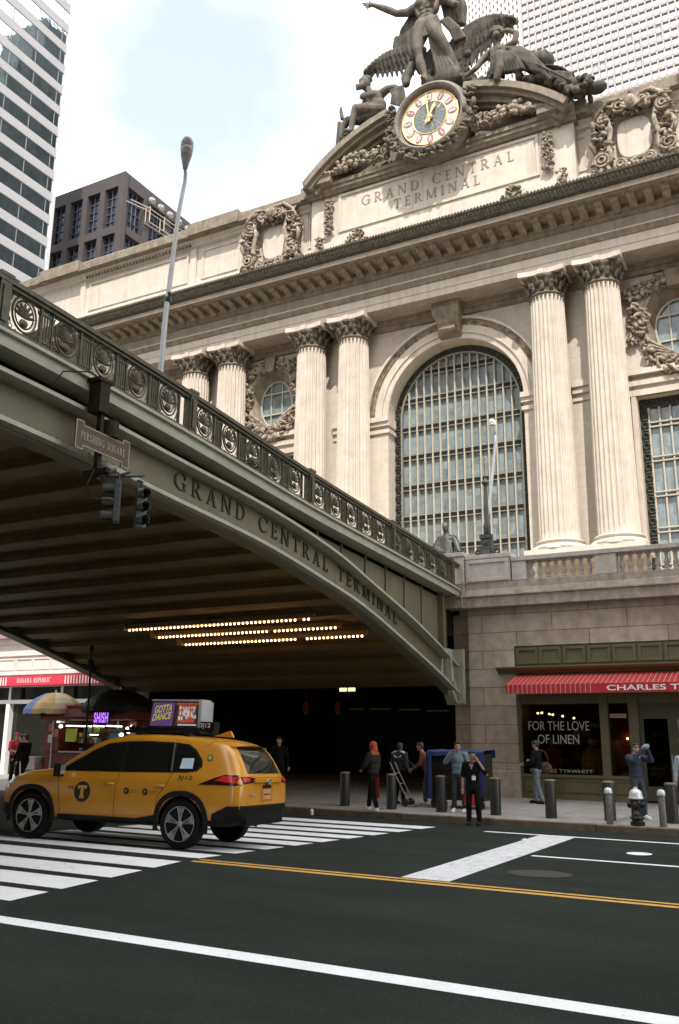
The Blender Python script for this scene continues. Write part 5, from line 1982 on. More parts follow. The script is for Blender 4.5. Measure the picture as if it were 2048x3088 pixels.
def tower_brown():
    t = thing('brown_tower', 'brown granite office block with dark windows and a rooftop cradle', 'office building', (-86.3, 90, 0))
    BR = mat('brown_granite', (0.056, 0.045, 0.044), 0.7, var=0.12, scale=0.5)
    DG = mat('dark_window_blue', (0.012, 0.016, 0.028), 0.12, var=0.4, scale=0.4)
    x1, y0, top = -86.3, 90.0, 86.3
    x0, y1 = -112, 130
    rows = [(77.6, 84.4), (70.0, 76.3), (62.4, 68.7), (54.8, 61.1)]
    cols_s = [(-90.2, -87.55), (-93.85, -91.2), (-97.5, -94.85), (-101.15, -98.5), (-104.8, -102.15)]
    cols_e = [(90.9, 94.6), (96.0, 99.8), (101.2, 105), (106.4, 110.2), (111.6, 115.4)]
    b = MB()
    b.box(x0, x1 - 0.9, y0 + 0.9, y1, -0.6, top - 0.4)
    core = b.build('core', DG, t)
    b = MB()
    # south face frame
    zs = [-0.6] + [q for r in reversed(rows) for q in r] + [top]
    def face(a, cols, f, lim):
        edges = [a] + [q for c in cols for q in c] + [lim]
        # vertical piers
        for i in range(0, len(edges), 2):
            p, q = edges[i], edges[i + 1]
            f(min(p, q), max(p, q), -0.6, top)
        for i in range(1, len(edges) - 1, 2):
            p, q = sorted((edges[i], edges[i + 1]))
            for j in range(0, len(zs), 2):
                f(p, q, zs[j], zs[j + 1])
    cs = sorted(cols_s)
    face(x0, cs, lambda p, q, u, v: b.box(p, q, y0, y0 + 1.0, u, v), x1)
    face(y0 + 1.001, cols_e, lambda p, q, u, v: b.box(x1 - 1.0, x1, p, q, u, v), y1)
    b.box(x0, x1, y0, y1, top, top + 0.3)
    b.build('granite_frame', BR, t)
    LN = mat('thin_bar_blue', (0.12, 0.13, 0.17), 0.5)
    for (u0, u1) in cols_s:
        for (v0, v1) in rows:
            b = MB()
            for k in range(1, 3):
                x = u0 + (u1 - u0) * k / 3
                b.box(x - 0.04, x + 0.04, y0 + 0.72, y0 + 0.9, v0, v1)
            for k in range(1, 5):
                z = v0 + (v1 - v0) * k / 5
                b.box(u0, u1, y0 + 0.72, y0 + 0.9, z - 0.04, z + 0.04)
            b.build('window_bars', LN, t)
    for (u0, u1) in cols_e:
        for (v0, v1) in rows:
            b = MB()
            for k in range(1, 4):
                yq = u0 + (u1 - u0) * k / 4
                b.box(x1 - 0.9, x1 - 0.72, yq - 0.04, yq + 0.04, v0, v1)
            for k in range(1, 4):
                z = v0 + (v1 - v0) * k / 4
                b.box(x1 - 0.9, x1 - 0.72, u0, u1, z - 0.04, z + 0.04)
            b.build('window_bars', LN, t)
    # maintenance cradle and fans hung on the east face
    c = thing('cleaning_cradle', 'pale metal window cleaning frame hung on the brown block beside its corner', 'cradle', (x1 + 0.6, 95, 81))
    CR = mat('cradle_tan', (0.38, 0.34, 0.27), 0.6)
    b = MB()
    for xx in (x1 + 0.15, x1 + 1.0):
        b.tube([(xx, 90.6, 81.6), (xx, 95.0, 82.6), (xx, 108, 83.4)], 0.1, 5)
        b.tube([(xx, 94.9, 80.2), (xx, 108, 81.4)], 0.1, 5)
        for y in (95, 98.5, 102, 105.5):
            b.tube([(xx, y, 80.4), (xx, y, 83.0)], 0.09, 5)
    b.build('frame', CR, c)
    b = MB()
    for y in (95.8, 98.0, 100.3, 102.6, 105.0, 107.2):
        b.lathe([(0.55, 0), (0.62, 0.2), (0.55, 0.5)], (x1 + 0.3, y, 84.6), 12, axis='x')
        b.ell((x1 + 0.9, y, 84.6), (0.3, 0.3, 0.3), n=8, k=6)
        b.cut()
    b.build_each('fan_unit', mat('fan_grey', (0.30, 0.30, 0.30), 0.5), c)
tower_brown()

def tower_grid():
    t = thing('grid_tower', 'tall pale concrete skyscraper gridded with small windows behind the sculpture', 'skyscraper', (-65, 250, 0))
    CN = mat('tower_concrete', (0.31, 0.28, 0.262), 0.8, var=0.06, scale=0.2)
    GW = mat('tower_window_bright', (0.70, 0.74, 0.78), 0.12, metal=0.95, var=0.04, scale=0.5)
    GD = mat('tower_window_blue', (0.085, 0.11, 0.15), 0.12, var=0.3, scale=0.3)
    Y, xe, top = 250, -65.2, 300
    b = MB()
    b.box(xe + 0.02, 90, Y + 0.9, Y + 40, -0.6, top)
    core = b.build('south_glazing', GW, t)
    b = MB()
    px, pz = 2.2, 3.3
    x = xe
    while x < 70:
        b.box(x - 0.22, x + 0.26, Y + 0.15, Y + 0.95, 120, top)
        x += px
    z = 120.0
    while z < top:
        b.box(xe, 70, Y + 0.3, Y + 0.93, z, z + 0.95)
        x = xe
        while x < 70:
            if z > 185:
                b.box(x - 0.26, x + 0.3, Y + 0.1, Y + 0.5, z + 0.36, z + 0.56)
            x += px
        z += pz
    b.box(xe - 0.5, 70, Y + 0.4, Y + 39, -0.6, 120)
    b.build('concrete_grid', CN, t)
    # dulled panes
    b = MB()
    g = random.Random(4)
    for k in range(34):
        i, j = g.randrange(0, 45), g.randrange(20, 45)
        b.box(xe + i * px + 0.26, xe + (i + 1) * px - 0.22, Y + 0.85, Y + 0.88, 120 + j * pz + 0.95, 120 + (j + 1) * pz)
    b.build('shaded_pane', mat('dull_pane', (0.34, 0.37, 0.42), 0.3), core)
    # west chamfer, running back to the left
    d = Vector((-0.80, 0.60, 0))
    nrm = Vector((-0.60, -0.80, 0))
    o = Vector((xe - 0.9, Y + 0.4, 0))
    b = MB()
    L_ = 34
    def bx(b, s0, s1, n0, n1, z0, z1):
        P = []
        for z in (z0, z1):
            for s, n in ((s0, n0), (s1, n0), (s1, n1), (s0, n1)):
                P.append(o + d * s + nrm * n + Vector((0, 0, z)))
        b.add(P, [(0, 3, 2, 1), (4, 5, 6, 7), (0, 1, 5, 4), (1, 2, 6, 5), (2, 3, 7, 6), (3, 0, 4, 7)])
    bx(b, 0, L_, -20, -0.85, -0.6, top)
    w = b.build('west_glazing', GD, t)
    b = MB()
    s = 0.0
    while s < L_:
        bx(b, s - 0.42, s + 0.42, -0.9, -0.1, 120, top)
        s += 2.2
    z = 120.0
    while z < top:
        bx(b, 0, L_, -0.9, -0.2, z, z + 1.25)
        z += pz
    b.build('west_concrete_grid', mat('tower_concrete_west', (0.62, 0.57, 0.53), 0.8, var=0.05), w)
    b = MB()
    b.box(xe - 0.75, xe - 0.3, Y + 0.5, Y + 1.4, -0.6, top)
    b.build('corner_joint', BLACK, t)
tower_grid()

# buildings across the street behind the viewer: they shade the street
def south_block(name, label, x0, x1, h, col, seed):
    t = thing(name, label, 'office building', ((x0 + x1) / 2, -20, 0))
    S = brick_mat('south_brick_%d' % seed, col, [c * 0.6 for c in col], 0.5, 0.16, var=0.1)
    b = MB()
    b.box(x0, x1, -45, -6.5, -0.6, h)
    b.box(x0 - 0.3, x1 + 0.3, -45, -6.2, h, h + 1.0)
    w = b.build('brick_wall', S, t)
    b = MB()
    z = 5.0
    while z < h - 4:
        x = x0 + 1.5
        while x < x1 - 2:
            b.box(x, x + 1.6, -6.52, -6.46, z, z + 2.1)
            x += 3.0
        z += 3.7
    b.build('window_rows', GLASSB, w)
    b = MB()
    b.box(x0, x1, -6.5, -6.3, 4.0, 4.5)
    b.build('string_course', LIMEW, w)
south_block('brick_office_block', 'brick office block with rows of windows across the street', -6.8, 50, 62, (0.30, 0.22, 0.16), 1)
south_block('pale_office_block', 'pale brick office block west of the viaduct across the street', -80, -38, 70, (0.42, 0.38, 0.32), 2)
t = thing('stepped_tower', 'dark stepped brick skyscraper standing east of the terminal', 'skyscraper', (110, 240, 0))
b = MB()
for x0, x1, y0, y1, h in ((96, 160, 150, 360, 225), (98, 158, 196, 350, 250), (100, 156, 208, 340, 268), (102, 150, 217, 330, 284), (104, 146, 225, 310, 297), (106, 142, 233, 300, 309), (108, 138, 241, 280, 330)):
    b.box(x0, x1, y0, y1, -0.6, h)
sb = b.build('brick_mass', mat('dark_tower_brick', (0.05, 0.062, 0.066), 0.8, var=0.7, scale=0.3, stretch=(1, 1, 0.2)), t)
b = MB()
for y0, y1, x, h in ((152, 358, 96, 222), (198, 348, 98, 248), (210, 338, 100, 266), (219, 328, 102, 282), (227, 308, 104, 295), (235, 298, 106, 307), (243, 278, 108, 328)):
    y = y0
    while y < y1:
        b.box(x - 0.1, x + 0.05, y, y + 1.3, h - 60, h)
        y += 3
b.build('window_strip', DARKM, sb)
# ================================================================ sculpture
def V(*a):
    return Vector(a)
def finish_statue(b, name, label, m, vox, nstr=0.09, nsc=0.35, group=None):
    o = b.build(name, m, smooth=True)
    remesh(o, vox, 1)
    tx = bpy.data.textures.new(name, 'CLOUDS')
    tx.noise_scale = nsc
    tx.noise_depth = 2
    d = o.modifiers.new('weather', 'DISPLACE')
    d.texture = tx
    d.strength = nstr
    d.texture_coords = 'GLOBAL'
    tag(o, label, 'statue', group)
    return o
def limb(b, *pts):
    """pts: (x, y, z, r) chain"""
    for p, q in zip(pts, pts[1:]):
        b.cap(p[:3], q[:3], p[3], q[3], n=12)
def fold(b, p, q, r, sag, n=7):
    p, q = Vector(p), Vector(q)
    pts = [p.lerp(q, i / n) + Vector((0, 0, -sag * math.sin(PI * i / n))) for i in range(n + 1)]
    for i in range(n):
        b.cap(pts[i], pts[i + 1], r, r, n=7)
def head(b, c, s, yaw=0.0, tilt=0.0, hair=True):
    q = Euler((tilt, 0, yaw)).to_matrix()
    def e(off, r, n=12, k=8):
        b.ell(Vector(c) + q @ (Vector(off) * s), tuple(x * s for x in r), (tilt, 0, yaw), n=n, k=k)
    e((0, 0, 0), (0.78, 0.95, 1.12))
    e((0, -0.30, -0.62), (0.55, 0.6, 0.55))
    e((0, -0.98, -0.12), (0.13, 0.2, 0.28), 8, 6)
    e((0, -0.80, 0.18), (0.55, 0.22, 0.12), 8, 6)
    e((0, -0.82, -0.50), (0.28, 0.16, 0.10), 8, 6)
    if hair:
        g = random.Random(int(c[0] * 13))
        for k in range(26):
            a, h = g.uniform(0, 2 * PI), g.uniform(0.1, 1.0)
            e((0.75 * math.cos(a) * math.sqrt(1.1 - h * h * 0.8), 0.25 + 0.8 * math.sin(a) * 0.8, 0.3 + 0.8 * h), (0.26, 0.26, 0.22), 6, 5)

# --- standing winged-cap figure
SLIGHT = mat('statue_stone_lit', (0.108, 0.090, 0.068), 0.85, var=0.35, scale=1.4, streak=0.75, scol=(0.030, 0.026, 0.018), bump=0.4, bscale=6)  # paler copy of statue stone: light painted onto bodies, against dirtier dark parts
def part(b, name, m, parent, vox, sm=1):
    o = b.build(name, m, parent, smooth=True)
    return remesh(o, vox, sm)
b = MB()
limb(b, (-17.22, 42.75, 40.62, .17), (-17.30, 42.85, 41.2, .20), (-17.48, 42.72, 41.9, .31), (-17.56, 42.68, 42.5, .25), (-17.62, 42.6, 42.95, .29), (-17.66, 42.78, 43.6, .40), (-17.55, 42.95, 44.4, .52), (-17.42, 43.0, 44.9, .56))
limb(b, (-17.22, 42.75, 40.66, .17), (-17.25, 42.3, 40.6, .12))
limb(b, (-14.95, 43.6, 40.3, .16), (-15.35, 43.5, 41.2, .20), (-15.75, 43.2, 42.2, .32), (-16.1, 42.7, 43.15, .32), (-16.5, 42.75, 43.9, .46), (-16.8, 43.0, 44.8, .58))
b.ell((-17.12, 43.05, 44.95), (.72, .5, .5), n=16, k=10)
b.ell((-17.12, 43.05, 45.6), (.60, .42, .72), n=16, k=10)
b.ell((-17.05, 43.0, 46.3), (.80, .5, .56), n=16, k=10)
for sx in (-1, 1):
    b.ell((-17.05 + sx * .38, 42.60, 46.42), (.37, .2, .27), n=12, k=8)
    for kz in (45.35, 45.65, 45.95):
        b.ell((-17.13 + sx * .19, 42.67, kz), (.17, .1, .12), n=8, k=6)
    b.ell((-17.05 + sx * .62, 42.9, 45.9), (.16, .3, .5), (0, sx * .2, 0), n=8, k=6)
limb(b, (-17.02, 43.0, 46.7, .27), (-17.0, 42.95, 47.2, .25))
head(b, (-17.0, 42.85, 47.75), 0.46, 0.2, 0.1)
limb(b, (-17.85, 43.0, 46.5, .33), (-18.35, 42.9, 46.32, .27), (-19.05, 42.75, 46.42, .22), (-19.5, 42.6, 46.72, .23), (-20.0, 42.45, 47.03, .19), (-20.55, 42.3, 47.35, .12))
b.ell((-20.7, 42.28, 47.42), (.22, .12, .16), n=10, k=7)
for k in range(4):
    limb(b, (-20.75, 42.3, 47.50 - .06 * k, .07), (-21.0 + .05 * k, 42.2, 47.60 - .13 * k, .058), (-21.25 + .13 * k, 42.15, 47.64 - .2 * k, .045))
limb(b, (-20.7, 42.3, 47.5, .065), (-20.8, 42.25, 47.78, .05))
limb(b, (-16.25, 43.0, 46.45, .33), (-15.6, 43.1, 46.1, .27), (-15.2, 42.9, 45.55, .22), (-15.05, 42.5, 45.2, .17))
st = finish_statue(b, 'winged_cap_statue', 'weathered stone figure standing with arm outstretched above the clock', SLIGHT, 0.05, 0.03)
b = MB()
for k in range(8):
    fold(b, (-17.9, 42.72, 44.85 - .10 * k), (-16.3, 42.55, 44.95 - .13 * k), .07 + .02 * (k % 2), .28)
for k in range(10):
    t = k / 9
    x0 = -16.95 + .75 * t
    limb(b, (x0, 42.72 + .1 * (k % 2), 44.3, .09), (x0 + .12, 42.85 + .12 * (k % 2), 43.2, .11), (x0 + .35 + .2 * t, 43.1 + .14 * (k % 2), 41.8, .14), (x0 + .45 + .55 * t, 43.35, 40.7, .18))
for k in range(5):
    limb(b, (-16.1 + .1 * k, 42.9, 44.7, .12), (-15.6 + .12 * k, 43.0, 43.9, .13), (-15.4 + .15 * k, 43.2, 43.2, .1))
part(b, 'drapery', SLIGHT, st, 0.045)
b = MB()
for k in range(14):
    t = k / 13
    dy = .16 * (k % 2)
    limb(b, (-18.3 + .3 * t, 43.3 + dy, 46.35 - .2 * t, .14), (-18.95 + 1.0 * t, 43.4 + dy, 45.6 - .1 * t, .18), (-19.25 + 1.3 * t, 43.5 + dy, 44.6, .19), (-18.9 + 1.1 * t, 43.6 + dy, 43.4, .18))
limb(b, (-19.4, 43.4, 45.2, .16), (-19.5, 43.4, 44.6, .17), (-19.42, 43.4, 44.1, .1))
for k in range(16):
    t = k / 15
    dy = .16 * (k % 2)
    limb(b, (-16.35 + 1.35 * t, 43.4 + dy, 47.2 - .8 * t * t, .16), (-16.1 + 1.2 * t, 43.5 + dy, 46.1 - .3 * t, .2), (-16.0 + 1.0 * t, 43.6 + dy, 44.9 - .2 * t, .16))
limb(b, (-15.0, 42.45, 45.1, .07), (-14.75, 42.4, 46.6, .07))
for k in range(34):
    g = random.Random(k)
    b.ell((-16.5 + g.uniform(-1.0, 1.9), 43.8 + g.uniform(-.2, .3), 41.2 + g.uniform(-.8, 1.7)), (g.uniform(.25, .5),) * 3, n=8, k=6)
b.ell((-16.0, 43.4, 40.9), (1.0, .5, .7), n=14, k=9)
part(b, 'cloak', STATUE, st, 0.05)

# --- eagle behind the figure, wings spread
b = MB()
def wing(b, root, tip, top, w0, w1, nf, pw):
    root, tip, top = Vector(root), Vector(tip), Vector(top)
    def edge(t):
        return root * (1 - t) ** 2 + top * 2 * t * (1 - t) + tip * t * t
    for i in range(14):
        b.cap(edge(i / 14), edge((i + 1) / 14), .2, .17, n=8)
    inw = 1 if tip.x < root.x else -1
    for row, (f, r_, dy) in enumerate(((1.0, .16, .0), (.62, .15, -.16), (.34, .13, -.28))):
        for i in range(nf):
            t = 0.02 + 0.96 * i / (nf - 1)
            p = edge(t) + Vector((0, dy, 0))
            ln = (w0 * (1 - t ** pw) + w1) * f
            d = Vector((0.45 * inw * (1 - t) - .1 * inw * t, 0.05, -1)).normalized()
            if t > 0.75:
                d = (d * (1 - (t - .75) * 2.6) + (tip - root).normalized() * (t - .75) * 2.6).normalized()
            q = p + d * ln
            b.cap(p, p.lerp(q, .6), .14, r_, n=7)
            b.cap(p.lerp(q, .6), q, r_, .07, n=7)
wing(b, (-17.7, 43.8, 43.95), (-21.35, 43.1, 43.05), (-19.9, 43.5, 44.85), 2.0, .25, 15, 1.8)
wing(b, (-16.2, 43.8, 43.1), (-11.75, 43.2, 43.05), (-13.9, 43.5, 45.0), 3.1, .35, 20, 2.0)
b.ell((-16.9, 44.0, 42.6), (1.0, .6, 1.5), n=14, k=9)
limb(b, (-18.3, 43.3, 42.6, .3), (-18.6, 43.0, 41.6, .32), (-18.5, 42.8, 41.0, .25))
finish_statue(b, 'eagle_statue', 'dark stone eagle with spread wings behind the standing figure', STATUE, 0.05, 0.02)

# --- seated man on the left of the arch
b = MB()
head(b, (-21.25, 42.6, 41.95), 0.42, -0.5, -0.15)
g = random.Random(9)
for k in range(14):
    b.ell((-21.4 + g.uniform(-.25, .25), 42.25 + g.uniform(-.1, .1), 41.62 + g.uniform(-.25, .1)), (.13, .12, .16), n=6, k=5)
limb(b, (-21.1, 42.75, 41.5, .24), (-20.95, 42.8, 41.15, .28))
b.ell((-20.75, 42.85, 40.75), (.70, .5, .58), (0, .5, 0), n=14, k=9)
b.ell((-20.55, 42.9, 40.2), (.62, .48, .56), n=14, k=9)
for sx, zz in ((-.38, 40.88), (.18, 40.78)):
    b.ell((-20.85 + sx, 42.42, zz), (.31, .18, .24), n=10, k=7)
for kz in (40.4, 40.15, 39.95):
    for sx in (-.18, .16):
        b.ell((-20.7 + sx, 42.5, kz), (.15, .1, .1), n=8, k=5)
limb(b, (-20.35, 42.9, 40.95, .30), (-19.75, 42.75, 41.05, .24), (-19.2, 42.6, 40.85, .2), (-18.75, 42.5, 40.45, .15))
limb(b, (-21.25, 42.9, 40.95, .27), (-21.45, 42.8, 40.35, .22), (-21.3, 42.5, 39.9, .16))
limb(b, (-20.4, 42.9, 39.9, .45), (-21.2, 42.6, 40.05, .38), (-21.8, 42.45, 40.2, .27), (-22.0, 42.5, 39.6, .25), (-22.1, 42.5, 39.2, .2), (-22.15, 42.5, 38.75, .15))
limb(b, (-22.15, 42.5, 38.75, .15), (-22.4, 42.2, 38.65, .12))
ms_ = finish_statue(b, 'seated_man_statue', 'muscular bearded stone man sitting on the left slope of the arch', SLIGHT, 0.045, 0.03)
b = MB()
limb(b, (-20.6, 42.95, 39.7, .42), (-21.7, 42.85, 39.6, .34), (-22.5, 42.7, 39.75, .26), (-22.85, 42.6, 39.2, .22), (-22.95, 42.55, 38.5, .18))
limb(b, (-22.85, 42.6, 39.95, .13), (-22.95, 42.6, 40.5, .11), (-22.95, 42.6, 40.75, .08))
for k in range(36):
    g = random.Random(k + 50)
    t = g.random()
    b.ell((-19.4 - 3.7 * t, 43.2 + g.uniform(-.5, .3), 39.7 - 1.5 * t + g.uniform(-.4, .25)), (g.uniform(.15, .4), .3, g.uniform(.15, .4)), n=8, k=6)
for k in range(9):
    limb(b, (-23.0, 42.5 + .1 * k, 39.6, .12), (-23.1 + .02 * k, 42.5 + .1 * k, 38.0, .15))
b.ell((-23.9, 42.9, 37.75), (.35, .25, .16), n=8, k=6)
for k in range(7):
    limb(b, (-19.4 + .14 * k, 42.4, 40.6, .07), (-19.2 + .14 * k, 42.3, 40.1 - .1 * k, .08), (-19.3 + .16 * k, 42.3, 39.5 - .1 * k, .07))
part(b, 'rock_and_drapery', STATUE, ms_, 0.05)

# --- reclining robed woman with books on the right
b = MB()
head(b, (-12.6, 42.6, 41.95), 0.40, 0.15, -0.35)
b.torus((-12.6, 42.6, 42.15), .40, .09, ax=((1, 0, 0), (0, 1, 0)), n=16, k=6)
b.torus((-12.6, 42.6, 41.98), .42, .06, ax=((1, 0, 0), (0, 1, 0)), n=16, k=6)
limb(b, (-12.65, 42.7, 41.55, .2), (-12.65, 42.75, 41.2, .26))
b.ell((-12.6, 42.85, 40.75), (.66, .45, .58), n=14, k=9)
b.ell((-12.45, 42.9, 40.15), (.56, .45, .56), n=14, k=9)
for sx in (-.25, .25):
    b.ell((-12.65 + sx, 42.45, 40.8), (.24, .18, .24), n=10, k=7)
limb(b, (-12.05, 42.8, 41.0, .25), (-11.55, 42.6, 41.0, .2), (-11.42, 42.5, 41.5, .17), (-11.9, 42.4, 41.8, .13), (-12.2, 42.4, 41.85, .1))
limb(b, (-13.2, 42.8, 41.0, .25), (-13.6, 42.6, 40.5, .2), (-13.9, 42.4, 39.95, .16), (-14.5, 42.4, 39.7, .12))
limb(b, (-12.3, 42.8, 39.9, .45), (-12.3, 42.2, 40.0, .36), (-12.35, 42.1, 39.2, .26), (-12.6, 42.2, 38.6, .2))
limb(b, (-11.9, 42.9, 39.9, .45), (-11.2, 42.6, 39.6, .42), (-10.6, 42.5, 39.0, .32), (-9.95, 42.45, 38.2, .24), (-9.6, 42.4, 37.6, .16))
ws_ = finish_statue(b, 'reclining_woman_statue', 'robed stone woman reclining with books on the right slope of the arch', SLIGHT, 0.045, 0.03)
b = MB()
for k in range(15):
    t = k / 14
    dy = .14 * (k % 2)
    limb(b, (-12.9 + .7 * t, 42.4 + dy, 41.0 - .2 * t, .06), (-12.9 + .9 * t, 42.3 + dy, 40.2, .07), (-12.95 + 1.1 * t, 42.35 + dy, 39.6, .08))
for k in range(20):
    t = k / 19
    dy = .17 * (k % 2)
    limb(b, (-12.75 + 1.1 * t, 42.05 + dy, 40.1 - .1 * t, .08), (-12.8 + 1.5 * t, 42.05 + dy, 39.6 - .15 * t, .10), (-12.9 + 1.9 * t, 42.2 + dy, 39.0 - .3 * t, .09))
for k in range(14):
    t = k / 13
    dy = .16 * (k % 2)
    limb(b, (-12.0 + .8 * t, 42.5 + dy, 40.75 - .3 * t, .08), (-11.5 + .9 * t, 42.3 + dy, 40.0 - .35 * t, .11), (-10.9 + 1.0 * t, 42.25 + dy, 39.1 - .65 * t, .10), (-10.6 + .9 * t, 42.3, 38.5 - .6 * t, .08))
g = random.Random(77)
for k in range(60):
    t = g.random()
    b.ell((-14.2 + 6.6 * t, 43.2 + g.uniform(-.6, .3), 39.4 - 3.2 * t ** 1.7 + g.uniform(-.35, .2)), (g.uniform(.15, .38), .3, g.uniform(.15, .35)), n=8, k=6)
part(b, 'robe', STATUE, ws_, 0.045)
b = MB()
b.ell((-10.3, 43.0, 39.35), (.85, .7, .62), n=16, k=10)
for k in range(5):
    b.torus((-10.3, 43.0, 39.35), .87, .03, ax=((math.cos(k * .6), math.sin(k * .6), 0), (0, 0, 1)), n=20, k=4, ry=.64)
b.ell((-9.35, 42.8, 38.3), (.95, .55, .13), (0, .55, 0), n=18, k=8)
limb(b, (-10.3, 42.2, 38.7, .07), (-8.6, 42.2, 37.0, .07))
for k, (x, z, w) in enumerate(((-9.0, 37.75, .7), (-8.7, 37.3, .8), (-8.5, 36.85, .9), (-8.9, 37.0, .6), (-9.9, 37.9, .6))):
    b.obox((x, 42.8, z), (w * 2, .8, .28), (0, .45 + .1 * (k % 2), 0))
g = random.Random(78)
for k in range(50):
    b.ell((-8.3 + g.uniform(-.7, .9), 42.5 + g.uniform(-.3, .3), 36.4 + g.uniform(-.3, .6)), (g.uniform(.08, .22), .2, g.uniform(.08, .25)), n=7, k=5)
b.ell((-7.2, 42.9, 36.45), (.55, .4, .35), n=10, k=7)
part(b, 'globe_shield_and_books', STATUE, ws_, 0.045)

# --- bronze man on the terrace before the great window
BRONZE = mat('weathered_bronze', (0.035, 0.034, 0.028), 0.5, metal=0.35, var=0.7, scale=9, streak=0.55, scol=(0.17, 0.17, 0.15), bump=0.4)
b = MB()
zb = 9.4
head(b, (-16.62, 42.9, 12.72), 0.21, -0.1, 0.0)
limb(b, (-16.62, 43.0, 12.5, .14), (-16.62, 43.0, 12.3, .16))
b.ell((-16.62, 43.05, 12.05), (.44, .3, .34), n=14, k=9)
b.ell((-16.62, 43.05, 11.6), (.42, .3, .5), n=14, k=9)
limb(b, (-17.0, 43.05, 12.1, .19), (-17.2, 42.95, 11.7, .18), (-16.98, 42.7, 11.45, .13), (-16.85, 42.65, 11.4, .12))
limb(b, (-16.22, 43.05, 12.1, .19), (-15.98, 42.95, 11.7, .18), (-15.85, 42.8, 11.4, .14), (-15.8, 42.75, 11.3, .12))
for k in range(8):
    limb(b, (-16.95 + .09 * k, 42.8, 12.0 - .04 * abs(k - 4), .06), (-17.05 + .12 * k, 42.72, 11.2, .08), (-17.1 + .13 * k, 42.75, 10.3, .1))
limb(b, (-16.8, 43.05, 10.9, .24), (-16.82, 43.05, 10.0, .2), (-16.82, 43.0, 9.5, .14))
limb(b, (-16.4, 43.05, 10.9, .24), (-16.38, 43.0, 10.0, .2), (-16.36, 42.95, 9.5, .14))
b.box(-17.3, -15.9, 42.4, 43.7, 8.9, 9.42)
finish_statue(b, 'bronze_statue', 'dark bronze man in a long coat in front of the arched window', BRONZE, 0.04, 0.03, 0.25)
mb = MB()
mb.box(-17.6, -15.6, 42.1, 44.0, 6.82, 8.9)
mb.box(-17.8, -15.4, 41.9, 44.2, 6.82, 7.2)
mb.box(-17.75, -15.45, 41.95, 44.15, 8.7, 8.895)
tag(mb.build('statue_pedestal', GRANV), 'pale granite pedestal under the dark bronze man', 'pedestal')

# ================================================================ people
SKIN = {'light': mat('skin_light', (0.46, 0.27, 0.20), 0.6, var=0.06), 'tan': mat('skin_tan', (0.34, 0.19, 0.13), 0.6, var=0.06), 'dark': mat('skin_dark', (0.16, 0.085, 0.055), 0.6, var=0.06)}
HAIRK = mat('hair_black', (0.012, 0.010, 0.009), 0.5, var=0.3)
EYE = mat('eye_dark', (0.02, 0.015, 0.012), 0.3)
def cloth(name, col, var=0.15):
    return mat('cloth_' + name, col, 0.85, var=var, scale=14, bump=0.3, bscale=70)

